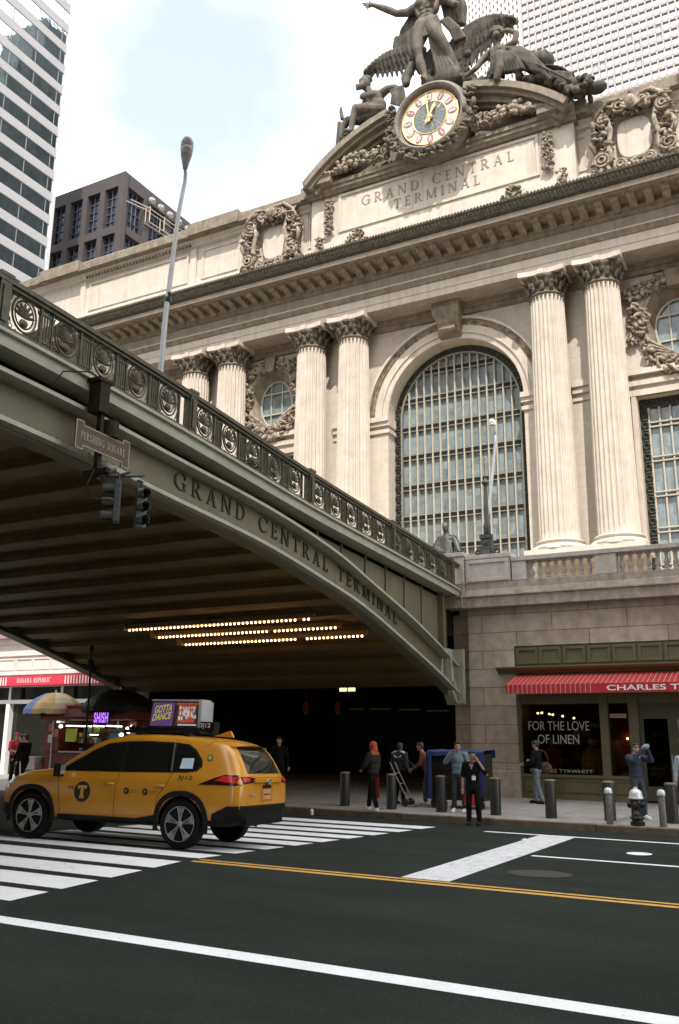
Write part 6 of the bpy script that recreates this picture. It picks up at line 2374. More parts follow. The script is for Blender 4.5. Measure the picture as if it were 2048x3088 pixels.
def person(label, loc, rz, h, arms, stride=((0.0, 0.0), (0.0, 0.0)), skin='tan', top=None, sleeve=1.0, legs=None, shoes=None, hair=True, hood=None, hyaw=0.0, htilt=0.0,
           lean=0.0, name='person', long_top=0.0, bulk=1.0, cap=None, cut=None):
    """Front is -Y, the person's left is +X; coordinates for a 1.75 m figure, scaled to h."""
    t = thing(name, label, 'person', loc, rz, None)
    t['org'] = (0, 0, 0)
    k = h / 1.75
    t.scale = (k, k, k)
    ln = lambda p: Vector((p[0], p[1] - lean * max(0, p[2] - 0.9), p[2]))
    J = {}
    J['sh'] = [ln((0.19 * s, 0, 1.415)) for s in (-1, 1)]
    J['hip'] = [Vector((0.095 * s, 0, 0.90)) for s in (-1, 1)]
    b = MB()
    hc = ln((0, -0.02, 1.635))
    q = Euler((htilt, 0, hyaw)).to_matrix()
    def he(off, r, bb=b, n=12, kk=8):
        bb.ell(hc + q @ Vector(off), r, (htilt, 0, hyaw), n=n, k=kk)
    he((0, 0, 0), (.076, .096, .113))
    he((0, -.03, -.06), (.056, .066, .06))
    he((0, -.098, -.01), (.014, .022, .03), n=8, kk=6)
    he((0, -.082, -.055), (.026, .014, .010), n=8, kk=6)
    he((0, -.084, .02), (.05, .016, .010), n=8, kk=6)
    for s in (-1, 1):
        he((.078 * s, .01, -.005), (.012, .026, .034), n=8, kk=6)
    b.cap(ln((0, .01, 1.40)), hc + Vector((0, .015, -.07)), .06, .052, n=12)
    b.ell(ln((0, 0, 1.25)), (.15, .095, .2), n=12, k=8)
    b.ell(ln((0, 0, 1.0)), (.135, .09, .18), n=12, k=8)
    wr = []
    for i, s in enumerate((-1, 1)):
        el, w = Vector(arms[i][0]), Vector(arms[i][1])
        sh = J['sh'][i]
        b.cap(sh, el, .05, .042); b.cap(el, w, .042, .028)
        d = (w - el).normalized()
        sd = d.cross(Vector((0, 1, 0.2)))
        if sd.length < .1:
            sd = d.cross(Vector((1, 0, 0)))
        sd.normalize()
        nn = d.cross(sd)
        pc = w + d * .045
        b.cap(w, pc + d * .02, .026, .034, n=10)
        for f in range(4):
            o = sd * (-.027 + .018 * f)
            L1 = (.042, .05, .047, .036)[f]
            p0 = pc + d * .03 + o
            p1 = p0 + (d * .9 + nn * .25).normalized() * L1
            p2 = p1 + (d * .5 + nn * .8).normalized() * L1 * .7
            b.cap(p0, p1, .0105, .010, n=7); b.cap(p1, p2, .010, .009, n=7)
        th0 = w + d * .02 + sd * .03 * s
        b.cap(th0, th0 + (d * .8 + sd * .7 * s + nn * .3).normalized() * .05, .013, .010, n=7)
        wr.append(pc)
    kn, an = [], []
    for i, s in enumerate((-1, 1)):
        hp = J['hip'][i]
        a = Vector((0.105 * s + stride[i][0], stride[i][1], .09))
        kk = (hp + a) / 2 + Vector((0, -.05, .03))
        kn.append(kk); an.append(a)
        b.cap(hp, kk, .065, .05); b.cap(kk, a, .048, .036)
        b.cap(a + Vector((0, 0, -.03)), a + Vector((0, -.10, -.05)), .032, .028)
    body = remesh(b.build('body', SKIN[skin], t, local=True), .0105, 1)
    for s in (-1, 1):
        e = MB()
        e.ell(hc + q @ Vector((.032 * s, -.086, .006)), (.012, .008, .007), n=8, k=6)
        e.build('eye', EYE, body, local=True)
    # top garment
    b = MB()
    B = bulk
    b.ell(ln((0, .005, 1.28)), (.185 * B, .125 * B, .17), n=16, k=10)
    b.ell(ln((0, 0, 1.12)), (.165 * B, .118 * B, .19), n=16, k=10)
    b.ell(ln((0, 0, .985)), (.168 * B, .122 * B, .11), n=16, k=10)
    if long_top:
        b.cap(ln((0, 0, 1.0)), (0, 0, .92 - long_top), .14 * B, .15 * B, n=14)
    b.cap(ln((-.12, .01, 1.42)), ln((.12, .01, 1.42)), .075, .075, n=12)
    for i in (0, 1):
        sh, el, w = J['sh'][i], Vector(arms[i][0]), Vector(arms[i][1])
        if sleeve >= .99:
            b.cap(sh, el, .078 * B, .062 * B, n=12); b.cap(el, w - (w - el).normalized() * .01, .062 * B, .045, n=12)
        else:
            b.cap(sh, sh.lerp(el, sleeve * 2), .08, .07, n=12)
        b.ell(sh.lerp(el, .5) + Vector((0, -.03, 0)), (.04, .03, .07), n=8, k=6)
    g = random.Random(int(loc[0] * 100))
    for f in range(7):
        p = ln((g.uniform(-.10, .10), -.105 * B, g.uniform(1.0, 1.3)))
        b.cap(p + Vector((0, .008, 0)), p + Vector((g.uniform(-.07, .07), .012, g.uniform(-.10, .02))), .016, .012, n=6)
    if hood:
        pass
    remesh(b.build('top_garment', top, t, local=True), .014, 1)
    b = MB()
    b.ell((0, 0, .92), (.165, .125, .12), n=16, k=9)
    for i in (0, 1):
        hp = J['hip'][i]
        b.cap(hp + Vector((0, 0, .03)), kn[i], .098, .074, n=12)
        b.cap(kn[i], an[i] + Vector((0, 0, .02)), .074, .062, n=12)
        for f in range(3):
            b.ell(kn[i] + Vector((0, -.06, -.05 + .06 * f)), (.05, .022, .012), n=8, k=5)
            b.ell(an[i] + Vector((0, -.045, .05 + .05 * f)), (.05, .025, .014), n=8, k=5)
    remesh(b.build('trousers', legs, t, local=True), .014, 1)
    for i in (0, 1):
        b = MB()
        a = an[i]
        b.ell((a.x, a.y - .015, .065), (.05, .075, .06), n=12, k=8)
        b.ell((a.x, a.y - .105, .045), (.048, .095, .045), n=12, k=8)
        b.box(a.x - .046, a.x + .046, a.y - .19, a.y + .06, .002, .024)
        remesh(b.build('shoe', shoes, t, local=True), .012, 1)
    if hair and not hood:
        b = MB()
        for (off, r) in (((0, .02, .045), (.083, .098, .085)), ((0, .055, -.01), (.078, .062, .08)), ((-.03, -.06, .075), (.05, .045, .032)), ((.03, -.06, .078), (.05, .045, .032)), ((-.072, .01, .03), (.02, .045, .045)), ((.072, .01, .03), (.02, .045, .045))):
            he(off, r, b)
        if hair == 'bun':
            he((0, .10, .05), (.04, .04, .04), b)
        remesh(b.build('hair', HAIRK, t, local=True), .011, 1)
    if hood:
        b = MB()
        he((0, .02, .03), (.105, .115, .125), b)
        he((0, .05, -.08), (.10, .10, .10), b)
        b.cap(ln((-.09, .03, 1.46)), ln((.09, .03, 1.46)), .075, .075)
        remesh(b.build('hood', hood, t, local=True), .013, 1)
    if cap:
        b = MB()
        he((0, .01, .055), (.088, .104, .075), b)
        he((0, -.12, .05), (.07, .08, .012), b)
        b.build('cap', cap, t, local=True, smooth=True)
    return t, hc, wr

def arm_down(s, out=.06, fwd=0.0):
    return ((s * (.22 + out * .6), .02 - fwd * .4, 1.13), (s * (.225 + out), -.02 - fwd, .88))
def at_road(x, y):
    return (x, y, road_z(x, y) + .004)
def at_side(x, y):
    return (x, y, side_z(x, y) + .002)
SHW = cloth('white_shoe', (0.72, 0.72, 0.70), .05)
SHK = cloth('black_shoe', (0.014, 0.013, 0.012))
BLK = cloth('black', (0.0055, 0.0055, 0.0055))
JEAN_D = cloth('dark_grey', (0.028, 0.03, 0.034))

# woman in black on the phone
t, hc, wr = person('person in black scrubs with a white badge, phoning, standing in the road by the kerb', at_road(-7.49, 20.77), R(6), 1.69,
                   (((-.255, .02, 1.13), (-.245, -.05, .86)), ((.36, -.05, 1.20), (.165, -.10, 1.50))),
                   ((-.01, -.02), (.03, .02)), 'tan', BLK, .42, BLK, SHK, hair='bun', hyaw=R(24), long_top=.05)
b = MB(); b.box(.01, .105, -.150, -.142, 1.06, 1.155); b.build('badge', WHITE, t, local=True)
b = MB(); b.box(.045, .065, -.146, -.136, 1.155, 1.19); b.build('badge_clip', STEEL, t, local=True)
b = MB(); b.obox((.115, -.085, 1.585), (.014, .05, .14), (R(-15), R(8), R(10))); o = b.build('mobile_phone', BLACK)
o.parent = None
o.location = t.location; o.rotation_euler = t.rotation_euler; o.scale = t.scale
tag(o, 'black mobile phone held to the ear of the person in black scrubs', 'phone')
b = MB()
b.prism([(-.055, 1.44), (.055, 1.44), (0.0, 1.30)], lambda u, v, q: (u, -.118 - q - (1.44 - v) * .09, v), 0, .006)
b.build('neckline', SKIN['tan'], t, local=True)

# man in the pale blue sweater
PB = cloth('pale_blue', (0.125, 0.175, 0.205), .25)
t, hc, wr = person('person in a pale blue sweater, hand at the mouth, red bag in the other hand', at_side(-8.46, 22.38), R(4), 1.75,
                   (((-.31, -.10, 1.23), (-.10, -.20, 1.46)), arm_down(1, .09, .02)), ((-.02, .0), (.05, .0)), 'tan', PB, 1.0, JEAN_D, SHW, hyaw=R(18), bulk=1.1)
def held(name, label, cat, mb, m, t):
    o = mb.build(name, m)
    o.location, o.rotation_euler, o.scale = t.location, t.rotation_euler, t.scale
    return tag(o, label, cat)
REDBAG = cloth('red_bag', (0.50, 0.025, 0.02), .1)
b = MB()
b.prism([(.20, .62), (.46, .62), (.49, .18), (.17, .18)], lambda u, v, q: (u, -.05 + q, v), -.05, .05)
b.torus((.325, -.05, .66), .07, .010, n=14, k=5, ry=.13, a0=0, a1=PI)
held('shopping_bag', 'red carrier bag hanging from the hand of the person in pale blue', 'bag', b, REDBAG, t)

# hooded figure striding left
ORG = cloth('orange', (0.36, 0.07, 0.02))
DKJ = cloth('dark_jacket', (0.022, 0.021, 0.019), .4)
t, hc, wr = person('person in an orange hood and dark jacket with white shoes, turned away', at_side(-10.57, 21.72), R(-100), 1.70,
                   (arm_down(-1, .05, .1), ((.25, -.1, 1.16), (.14, -.26, 1.05))), ((0, -.22), (0, .18)), 'tan', DKJ, 1.0, BLK, SHW, hood=ORG, bulk=1.15)
b = MB()
b.prism([(-.22, .86), (.02, .86), (.02, .32), (-.2, .46)], lambda u, v, q: (u * .4 + .1, .20 + q + u, v), -.04, .05)
held('red_satchel', 'dull red bag slung behind the hooded figure beside the bollard', 'bag', b, cloth('dull_red', (0.22, 0.025, 0.012)), t)

# man with pale blue shoulders, back turned
t, hc, wr = person('person in a dark jacket with light blue shoulders seen from behind, in the shade', at_side(-10.75, 23.8), R(172), 1.66,
                   (((-.26, .06, 1.16), (-.42, .18, 1.0)), arm_down(1, .05)), ((0, 0), (.02, .05)), 'dark', cloth('ink', (0.022, 0.024, 0.03), .5), 1.0, BLK, SHK, bulk=1.15)
b = MB()
for s in (-1, 1):
    b.obox((.155 * s, .05, 1.475), (.15, .15, .05), (0, R(22) * s, 0))
b.build('shoulder_panel', cloth('sky_blue', (0.30, 0.50, 0.62), .1), t, local=True, bevel=.02)
b = MB(); b.torus((0, .128, 1.40), .12, .013, n=14, k=5, ry=.07, a0=PI, a1=2 * PI); b.build('collar_stripe', WHITE, t, local=True)

# man in brown pushing the hand truck
t, hc, wr = person('person in a brown jacket bending forward behind the blue cart', at_side(-9.95, 23.95), R(-72), 1.68,
                   (((-.24, -.20, 1.14), (-.16, -.42, 1.02)), ((.24, -.20, 1.14), (.16, -.42, 1.02))), ((0, -.1), (0, .3)), 'tan', cloth('brown', (0.17, 0.07, 0.025)), 1.0, cloth('grey_camouflage', (0.10, 0.10, 0.09), .8), SHW, lean=.28)
# hand truck
tk = thing('hand_truck', 'bare metal hand truck with small wheels beside the hooded figure and the blue cart', 'hand truck', at_side(-10.35, 23.3))
z0 = side_z(-10.35, 23.3)
b = MB()
for dy in (-.16, .16):
    b.tube([(-10.75, 23.3 + dy, z0 + 1.15), (-10.55, 23.3 + dy, z0 + .75), (-10.2, 23.3 + dy, z0 + .14)], .016, 6)
for s in (.25, .5, .8):
    b.tube([(-10.2 - .5 * s, 23.14, z0 + .14 + .9 * s), (-10.2 - .5 * s, 23.46, z0 + .14 + .9 * s)], .012, 5)
b.box(-10.2, -9.95, 23.12, 23.48, z0 + .02, z0 + .035)
b.build('frame', STEEL, tk)
for dy in (-.2, .2):
    b = MB(); b.torus((-10.28, 23.3 + dy, z0 + .11), .08, .03, n=16, k=7); b.lathe([(.06, -.02), (.06, .02)], (-10.28, 23.3 + dy, z0 + .11), 10, axis='y'); b.build('wheel', DARKM, tk, smooth=True)
b = MB()
b.tube([(-10.62, 23.75, z0 + 1.32), (-10.35, 23.6, z0 + 1.16), (-10.05, 23.4, z0 + .98)], .012, 5)
tag(b.build('carrying_strap', DARKM), 'thin dark strap stretched from the blue shouldered person to the hand truck', 'strap')
for (x, y, w) in ((-9.75, 22.75, .3), (-10.12, 22.9, .35)):
    pass

# walker with jeans
t, hc, wr = person('person in jeans and dark jacket with brown bag, walking past the shop window', at_side(-7.43, 26.0), R(-95), 1.74,
                   (((-.24, .02, 1.15), (-.2, -.25, 1.12)), ((.25, -.06, 1.15), (.2, -.3, 1.1))), ((0, -.12), (0, .16)), 'tan', BLK, 1.0, cloth('blue_jeans', (0.12, 0.145, 0.18), .45), SHK, htilt=.25, bulk=1.1)
b = MB()
b.ell((-.20, .16, .98), (.11, .22, .17), n=14, k=9)
b.torus((-.10, .08, 1.2), .22, .014, ax=((0, 1, 0), (0, 0, 1)), n=18, k=5, ry=.28)
held('shoulder_bag', 'brown leather bag on the hip of the person in jeans', 'bag', b, cloth('brown_leather', (0.085, 0.035, 0.018)), t)
b = MB()
b.lathe([(.03, 0), (.042, .11), (.044, .115)], (-.2, -.34, 1.10), 12)
held('paper_cup', 'white paper cup in the hand of the person in jeans', 'cup', b, WHITE, t)

# man photographing
NAVY = cloth('navy', (0.022, 0.030, 0.052), .35)
t, hc, wr = person('person in a navy jacket and sunglasses holding a phone up with both hands', at_side(-4.15, 23.0), R(52), 1.76,
                   (((-.25, -.22, 1.34), (-.07, -.33, 1.62)), ((.27, -.24, 1.36), (.09, -.35, 1.62))), ((-.02, 0), (.06, -.02)), 'light', NAVY, 1.0, cloth('navy_jeans', (0.035, 0.045, 0.06)), SHW, htilt=-.3, bulk=1.1)
b = MB()
q = Euler((-.3, 0, 0)).to_matrix()
for s in (-1, 1):
    b.ell(hc + q @ Vector((.036 * s, -.098, .008)), (.034, .012, .022), (-.3, 0, 0), n=10, k=6)
b.tube([hc + q @ Vector((-.08, .0, .01)), hc + q @ Vector((-.06, -.085, .012)), hc + q @ Vector((.06, -.085, .012)), hc + q @ Vector((.08, 0, .01))], .006, 5)
held('sunglasses', 'dark sunglasses on the face of the person in the navy jacket', 'sunglasses', b, BLACK, t)
b = MB(); b.obox((.01, -.41, 1.70), (.15, .012, .075), (R(-20), 0, 0))
held('mobile_phone', 'teal phone held up by the person in the navy jacket', 'phone', b, mat('teal_case', (0.10, 0.30, 0.34), .4), t)
b = MB()
b.prism([(-.06, 1.50), (.06, 1.50), (.04, 1.42), (-.04, 1.42)], lambda u, v, q: (u, -.11 - q, v), 0, .02)
b.build('shirt_collar', WHITE, t, local=True)

# figure cut by the right edge
t, hc, wr = person('person in a pale blue shirt cut off at the right edge', at_side(-3.12, 23.95), R(20), 1.72,
                   (arm_down(-1, .06), arm_down(1, .06)), skin='tan', top=cloth('light_blue', (0.30, 0.34, 0.40), .15), legs=JEAN_D, shoes=SHK)
# figure in the dark behind the taxi
t, hc, wr = person('person in dark clothes, standing in the shade behind the taxi', at_side(-14.9, 24.0), R(30), 1.78,
                   (arm_down(-1), arm_down(1)), skin='tan', top=BLK, legs=BLK, shoes=SHK, hyaw=-.3)
# street vendor and people at the far left
t, hc, wr = person('person in a red shirt and red cap, standing by the food cart', (-26.2, 24.0, side_z(-26, 24)), R(70), 1.78,
                   (((-.24, -.05, 1.14), (-.14, -.28, 1.10)), ((.24, -.05, 1.14), (.14, -.28, 1.10))), skin='tan', top=cloth('red_shirt', (0.50, 0.04, 0.045)), sleeve=.42, legs=BLK, shoes=SHK, cap=mat('red_cap', (0.55, 0.03, 0.04), .8))
b = MB()
b.tube([(-.12, -.125, .98), (-.1, -.135, 1.3), (-.09, 0, 1.475)], .014, 5)
b.tube([(.12, -.125, .98), (.1, -.135, 1.3), (.09, 0, 1.475)], .014, 5)
b.build('apron_straps', BLK, t, local=True)
t, hc, wr = person('person in a blue top in the small crowd at the left edge', (-28.6, 24.6, side_z(-28, 24.6)), R(140), 1.72,
                   (arm_down(-1), arm_down(1)), skin='tan', top=cloth('mid_blue', (0.12, 0.22, 0.42)), legs=BLK, shoes=SHK)
t, hc, wr = person('person in black with white stripes down the trousers, walking at the left edge', at_side(-23.3, 21.75), R(-80), 1.78,
                   (arm_down(-1, .05, .2), ((.25, -.1, 1.16), (.2, -.26, 1.0))), ((0, -.2), (0, .2)), 'light', BLK, 1.0, BLK, SHK)
b = MB()
b.tube([(.19, -.02, .9), (.185, .02, .5), (.17, .12, .14)], .02, 5)
b.tube([(-.19, -.02, .9), (-.185, -.12, .5), (-.17, -.22, .14)], .02, 5)
b.build('side_stripe', WHITE, t, local=True)
t, hc, wr = person('person in black with light brown hair, nearest the left edge', at_side(-24.4, 22.6), R(-60), 1.75,
                   (arm_down(-1), arm_down(1)), skin='light', top=BLK, legs=BLK, shoes=SHK, bulk=1.1)

# ================================================================ street furniture
BOLG = 'black bollards along the kerb'
BOLM = mat('bollard_black_green', (0.012, 0.0135, 0.009), 0.5, var=0.3, scale=8, streak=0.3, scol=(0.05, 0.05, 0.04))
BTOP = mat('bollard_worn_rim', (0.15, 0.12, 0.07), 0.5, var=0.4, scale=20)
BP = [(-7.447, 22.25, 'black bollard to the right of the person in black scrubs'), (-11.806, 22.48, 'faint black bollard in the shade at the left end of the bollard row'),
      (-10.311, 22.28, 'black bollard beside the hooded figure'), (-8.912, 22.3, 'black bollard in front of the blue cart and left of the pale blue sweater'),
      (-6.061, 22.25, 'black bollard standing alone in front of the lettered shop window'), (-4.70, 22.4, 'black bollard behind the left steel post'), (-3.327, 22.56, 'black bollard behind the right steel post near the right edge'),
      (-1.95, 22.6, 'black bollard beyond the right edge')]
b0 = None
for x, y, lab in BP[:7]:
    if b0 is None:
        t = thing('bollard', lab, 'bollard', (x, y, side_z(x, y)), group=BOLG)
        t['org'] = (0, 0, 0)
        b = MB()
        b.lathe([(.135, 0), (.135, .84), (.128, .855), (.128, .86)], n=28)
        b.build('post', BOLM, t, local=True, smooth=True, angle=40)
        b = MB()
        b.lathe([(.137, .848), (.139, .865), (.128, .885), (.09, .895), (.01, .9)], n=28)
        b.build('cap', BTOP, t, local=True, smooth=True)
        b0 = t
    else:
        c = copy_tree(b0)
        c.location = (x, y, side_z(x, y))
        c['label'] = lab
s0 = None
for x, y, lab in ((-4.55, 21.62, 'grey steel post with silver dome at the left of the hydrant'), (-3.40, 21.66, 'grey steel post with silver dome at the right of the hydrant')):
    if s0 is None:
        t = thing('steel_post', lab, 'bollard', (x, y, side_z(x, y)), group='steel posts beside the hydrant')
        t['org'] = (0, 0, 0)
        b = MB(); b.lathe([(.078, 0), (.078, .66), (.07, .67)], n=22); b.build('post', mat('grimy_steel', (0.13, 0.125, 0.11), .55, metal=.3, var=.5, scale=22, streak=.5, scol=(.07, .06, .045)), t, local=True, smooth=True, angle=40)
        b = MB(); b.lathe([(.09, .665), (.095, .69), (.09, .715), (.083, .755), (.06, .785), (.01, .797)], n=22); b.build('dome', SILVER, t, local=True, smooth=True, angle=50)
        s0 = t
    else:
        c = copy_tree(s0); c.location = (x, y, side_z(x, y)); c['label'] = lab
hx, hy = -3.95, 21.66
t = thing('fire_hydrant', 'black fire hydrant with silver bonnet, numbered 36, between two steel posts', 'hydrant', (hx, hy, side_z(hx, hy)))
t['org'] = (0, 0, 0)
HB = mat('hydrant_black', (0.010, 0.0095, 0.008), .4, var=.3, scale=14)
b = MB()
b.lathe([(.15, 0), (.16, .03), (.16, .075), (.12, .09), (.115, .11), (.145, .14), (.15, .16), (.125, .18), (.12, .20), (.12, .45), (.135, .48), (.135, .50), (.125, .52), (.13, .57)], n=26)
b.lathe([(.075, .08), (.085, .12), (.085, .19), (.07, .2)], (0, 0, .42), 16, axis='y')
b.lathe([(.06, -.19), (.075, -.17), (.075, -.1)], (0, 0, .44), 14, axis='x')
b.lathe([(.075, .1), (.075, .16), (.06, .18)], (0, 0, .44), 14, axis='x')
for k in range(6):
    a = 2 * PI * k / 6
    b.ell((.145 * math.cos(a), .145 * math.sin(a), .165), (.02, .02, .02), n=6, k=4)
bd = b.build('barrel', HB, t, local=True, smooth=True, angle=40)
b = MB()
b.lathe([(.165, .57), (.17, .585), (.165, .60), (.15, .63), (.145, .68), (.125, .73), (.085, .77), (.04, .79), (.035, .82), (.03, .83)], n=26)
b.lathe([(.03, 0), (.03, .16)], (0, 0, .665), 10, axis='y')
b.build('bonnet', SILVER, t, local=True, smooth=True, angle=40)
b = MB()
put_font(b, '36', lambda u, v, q: (-.062 + u, -.129 - q * .5 + ((-.062 + u) ** 2) * 3.6, .245 + v), .14, .002, width=.124, height=.095)
b.build('number', mat('hydrant_number', (.36, .33, .24), .6), bd, local=True)

# blue cart under a tarpaulin
BT = cloth('blue_tarpaulin', (0.024, 0.037, 0.15), .25)
cx0, cx1, cyf, cyb = -9.62, -8.08, 23.2, 24.1
zc = side_z(-8.8, 23.3)
t = thing('covered_cart', 'dark market cart with a blue tarpaulin over its frame behind two people', 'cart', (-8.85, 23.6, zc))
b = MB()
b.box(cx0 + .04, cx1 - .04, cyf + .08, cyb, zc + .24, zc + 1.40)
b.box(cx0 + .02, cx1 - .02, cyf + .02, cyb + .02, zc + .22, zc + .28)
for zz in (.62, 1.0):
    b.box(cx0 + .06, cx1 - .06, cyf + .03, cyf + .1, zc + zz, zc + zz + .03)
b.build('body', mat('cart_dark', (.022, .018, .013), .7, var=.5, scale=5), t)
b = MB()
n = 14
vs, fs = [], []
for i in range(n + 1):
    x = cx0 - .04 + (cx1 - cx0 + .08) * i / n
    w = .02 * math.sin(i * 1.9)
    for y, z in ((cyf - .05 + w, 1.36 + w), (cyf - .04 + w, 1.46 + w * .5), (cyf + .1, 1.50), (cyb + .03, 1.50 + w), (cyb + .05, 1.3)):
        vs.append((x, y, zc + z))
fs = [(i * 5 + j, i * 5 + j + 1, i * 5 + 6 + j, i * 5 + 5 + j) for i in range(n) for j in range(4)]
b.add(vs, fs)
b.box(cx0 - .05, cx0 + .09, cyf - .03, cyf + .0, zc + .24, zc + 1.4)
b.box(cx0 - .06, cx0 - .02, cyf - .03, cyb + .02, zc + .3, zc + 1.42)
b.prism([(-8.38, 1.42), (-8.03, 1.42), (-8.0, .5), (-8.2, .2), (-8.3, .32), (-8.26, .9)], lambda u, v, q: (u, cyf - .05 - q + .02 * math.sin(v * 9), zc + v), 0, .03)
b.build('tarpaulin', BT, t, smooth=True, angle=40)
for x in (cx0 + .12, cx1 - .12):
    b = MB(); b.torus((x, cyf + .1, zc + .12), .09, .03, n=16, k=6); b.lathe([(.07, -.02), (.07, .02)], (x, cyf + .1, zc + .12), 12, axis='y'); b.tube([(x, cyf + .1, zc + .2), (x, cyf + .1, zc + .25)], .03, 6); b.build('wheel', DARKM, t, smooth=True)
tag_boxes = ((-9.05, 22.95, 'pale carton on the pavement between the bollard and the blue sweater'),)
for x, y, lab in tag_boxes:
    b = MB(); z = side_z(x, y); b.box(x - .09, x + .1, y - .08, y + .08, z + .002, z + .22); b.box(x - .1, x + .11, y - .09, y + .09, z + .19, z + .225)
    tag(b.build('carton', mat('grey_carton', (.30, .28, .25), .8), bevel=.01), lab, 'box')
# litter
b = MB(); z = road_z(-12.0, 21.0); b.lathe([(.035, 0), (.05, .09), (.052, .1)], (-12.02, 21.05, z), 12); b.lathe([(.054, .1), (.03, .12), (.02, .15)], (-12.02, 21.05, z), 12)
tag(b.build('drink_cup', WHITE, smooth=True, angle=40), 'white cup standing in the gutter beyond the crosswalk', 'cup')
b = MB(); z = road_z(-2.97, 16.22)
b.lathe([(.17, .002), (.2, .01), (.21, .016), (.19, .018), (.15, .01)], (-2.97, 16.22, z + .004), 20)
tag(b.build('paper_plate', WHITE, smooth=True), 'white flattened plate lying on the asphalt at the right', 'plate')
g = random.Random(3)
for (x, y, lab) in ((-5.35, 17.6, 'small white paper scrap between stop line and parking line'), (-5.2, 24.2, 'small white scrap on the pavement right of the lone bollard')):
    z = (side_z if y > 21.4 else road_z)(x, y)
    b = MB()
    b.obox((x, y, z + .012), (.09, .05, .006), (.1, .08, g.random() * 3))
    b.obox((x + .03, y, z + .02), (.06, .06, .006), (.5, .2, 1))
    tag(b.build('paper_scrap', WHITE), lab, 'litter')
# ================================================================ taxi
from mathutils.bvhtree import BVHTree
YEL = mat('taxi_yellow', (0.55, 0.24, 0.014), 0.30, var=0.08, scale=3, coat=0.6)
PLAST = mat('black_plastic', (0.011, 0.0105, 0.0095), 0.55, var=0.25, scale=20)
CGL = mat('car_glass', (0.010, 0.0105, 0.009), 0.05, spec=0.6)
TH = R(8)
KU = 1.05
LC = 4.6 * KU
tgt = Vector((-8.97, 11.66))
def rot2(x, y):
    return Vector((x * math.cos(TH) - y * math.sin(TH), x * math.sin(TH) + y * math.cos(TH)))
RWU, FWU = 0.98 * KU, 3.67 * KU
lw = rot2(LC / 2 - RWU, -0.80)
tl = tgt - lw
TAXI = thing('taxi', 'yellow taxi with a roof advertisement, seen from behind its left side on the crosswalk', 'taxi', (tl.x, tl.y, road_z(tl.x, tl.y) + 0.005), TH)
TAXI.rotation_euler = (-0.030, 0.012, TH)
TAXI['org'] = (0, 0, 0)
TAXI.scale = (1, 1, 1.02)
def nose(u):
    return u if u < 3.9 * KU else 3.9 * KU + (u - 3.9 * KU) * 0.72
def U(u, v, z):       # u from the tail forward, v to the car's left
    return (LC / 2 - u, -v, z)
ST = [  # u, ztop, half width, roof half width, belt z, bottom z
    (0.00, 1.00, .74, .56, .93, .52), (0.02, 1.07, .84, .64, 1.00, .42), (.07, 1.17, .895, .68, 1.06, .38), (.16, 1.33, .912, .69, 1.09, .36), (.27, 1.485, .918, .685, 1.10, .34),
    (.42, 1.59, .92, .67, 1.10, .33), (.70, 1.64, .925, .66, 1.09, .32), (1.0, 1.665, .925, .655, 1.075, .32), (1.45, 1.685, .92, .655, 1.06, .31), (1.95, 1.69, .915, .65, 1.05, .30), (2.35, 1.665, .915, .63, 1.045, .30),
    (2.65, 1.585, .915, .62, 1.04, .30), (2.95, 1.425, .915, .64, 1.04, .30), (3.2, 1.25, .915, .68, 1.04, .30), (3.38, 1.135, .915, .72, 1.03, .30), (3.55, 1.10, .918, .74, 1.01, .31),
    (3.85, 1.075, .92, .74, .985, .32), (4.15, 1.03, .90, .72, .95, .32), (4.36, .96, .84, .66, .88, .30), (4.50, .86, .74, .58, .78, .30), (4.58, .74, .62, .5, .66, .34), (4.6, .64, .5, .4, .58, .40)]
rings = []
for u, zt, w, wr_, zb, z0 in ST:
    u = nose(u * KU)
    zb = min(zb, zt - .05)
    half = [(w * .45, z0), (w - .10, z0 + .01), (w - .035, z0 + .06), (w - .005, z0 + .22), (w + .004, .70), (w, .84), (w - .012, zb - .06), (w - .05, zb),
            (w - .05 + (wr_ + .05 - (w - .05)) * .45, zb + (zt - .07 - zb) * .5), (wr_ + .045, zt - .075), (wr_ - .03, zt - .022), (wr_ * .5, zt - .002)]
    rings.append([U(u, v, z) for v, z in half] + [U(u, -v, z) for v, z in reversed(half)])
b = MB()
n = len(rings[0])
vs = [p for r_ in rings for p in r_]
fs = [(i * n + k, i * n + (k + 1) % n, (i + 1) * n + (k + 1) % n, (i + 1) * n + k) for i in range(len(rings) - 1) for k in range(n)]
fs += [tuple(range(n)), tuple(range((len(rings) - 1) * n, len(rings) * n))[::-1]]
b.add(vs, fs)
body = b.build('body', YEL, TAXI, local=True, smooth=True)
ss = body.modifiers.new('sub', 'SUBSURF')
ss.levels = ss.render_levels = 2
# wheel wells
c = MB()
for uu in (RWU, FWU):
    for v0, v1 in ((.55, 1.1), (-1.1, -.55)):
        c.prism([(LC / 2 - uu + .405 * math.cos(2 * PI * k / 30), .36 + .405 * math.sin(2 * PI * k / 30)) for k in range(30)], lambda p, q, t: (p, t, q), v0, v1)
cut = c.build('cut', PLAST)
cut.location, cut.rotation_euler = (0, 0, 0), (0, 0, 0)
bpy.context.view_layer.update()
cut.matrix_world = TAXI.matrix_world.copy() if False else Matrix.LocRotScale(TAXI.location, TAXI.rotation_euler, (1, 1, 1.02))
bo = body.modifiers.new('wells', 'BOOLEAN')
bo.operation = 'DIFFERENCE'
bo.object = cut
bo.solver = 'EXACT'
bpy.context.view_layer.update()
dg = bpy.context.evaluated_depsgraph_get()
nm = bpy.data.meshes.new_from_object(body.evaluated_get(dg))
body.modifiers.clear()
body.data = nm
nm.materials.clear()
nm.materials.append(YEL)
nm.materials.append(PLAST)
nm.polygons.foreach_set('use_smooth', [True] * len(nm.polygons))
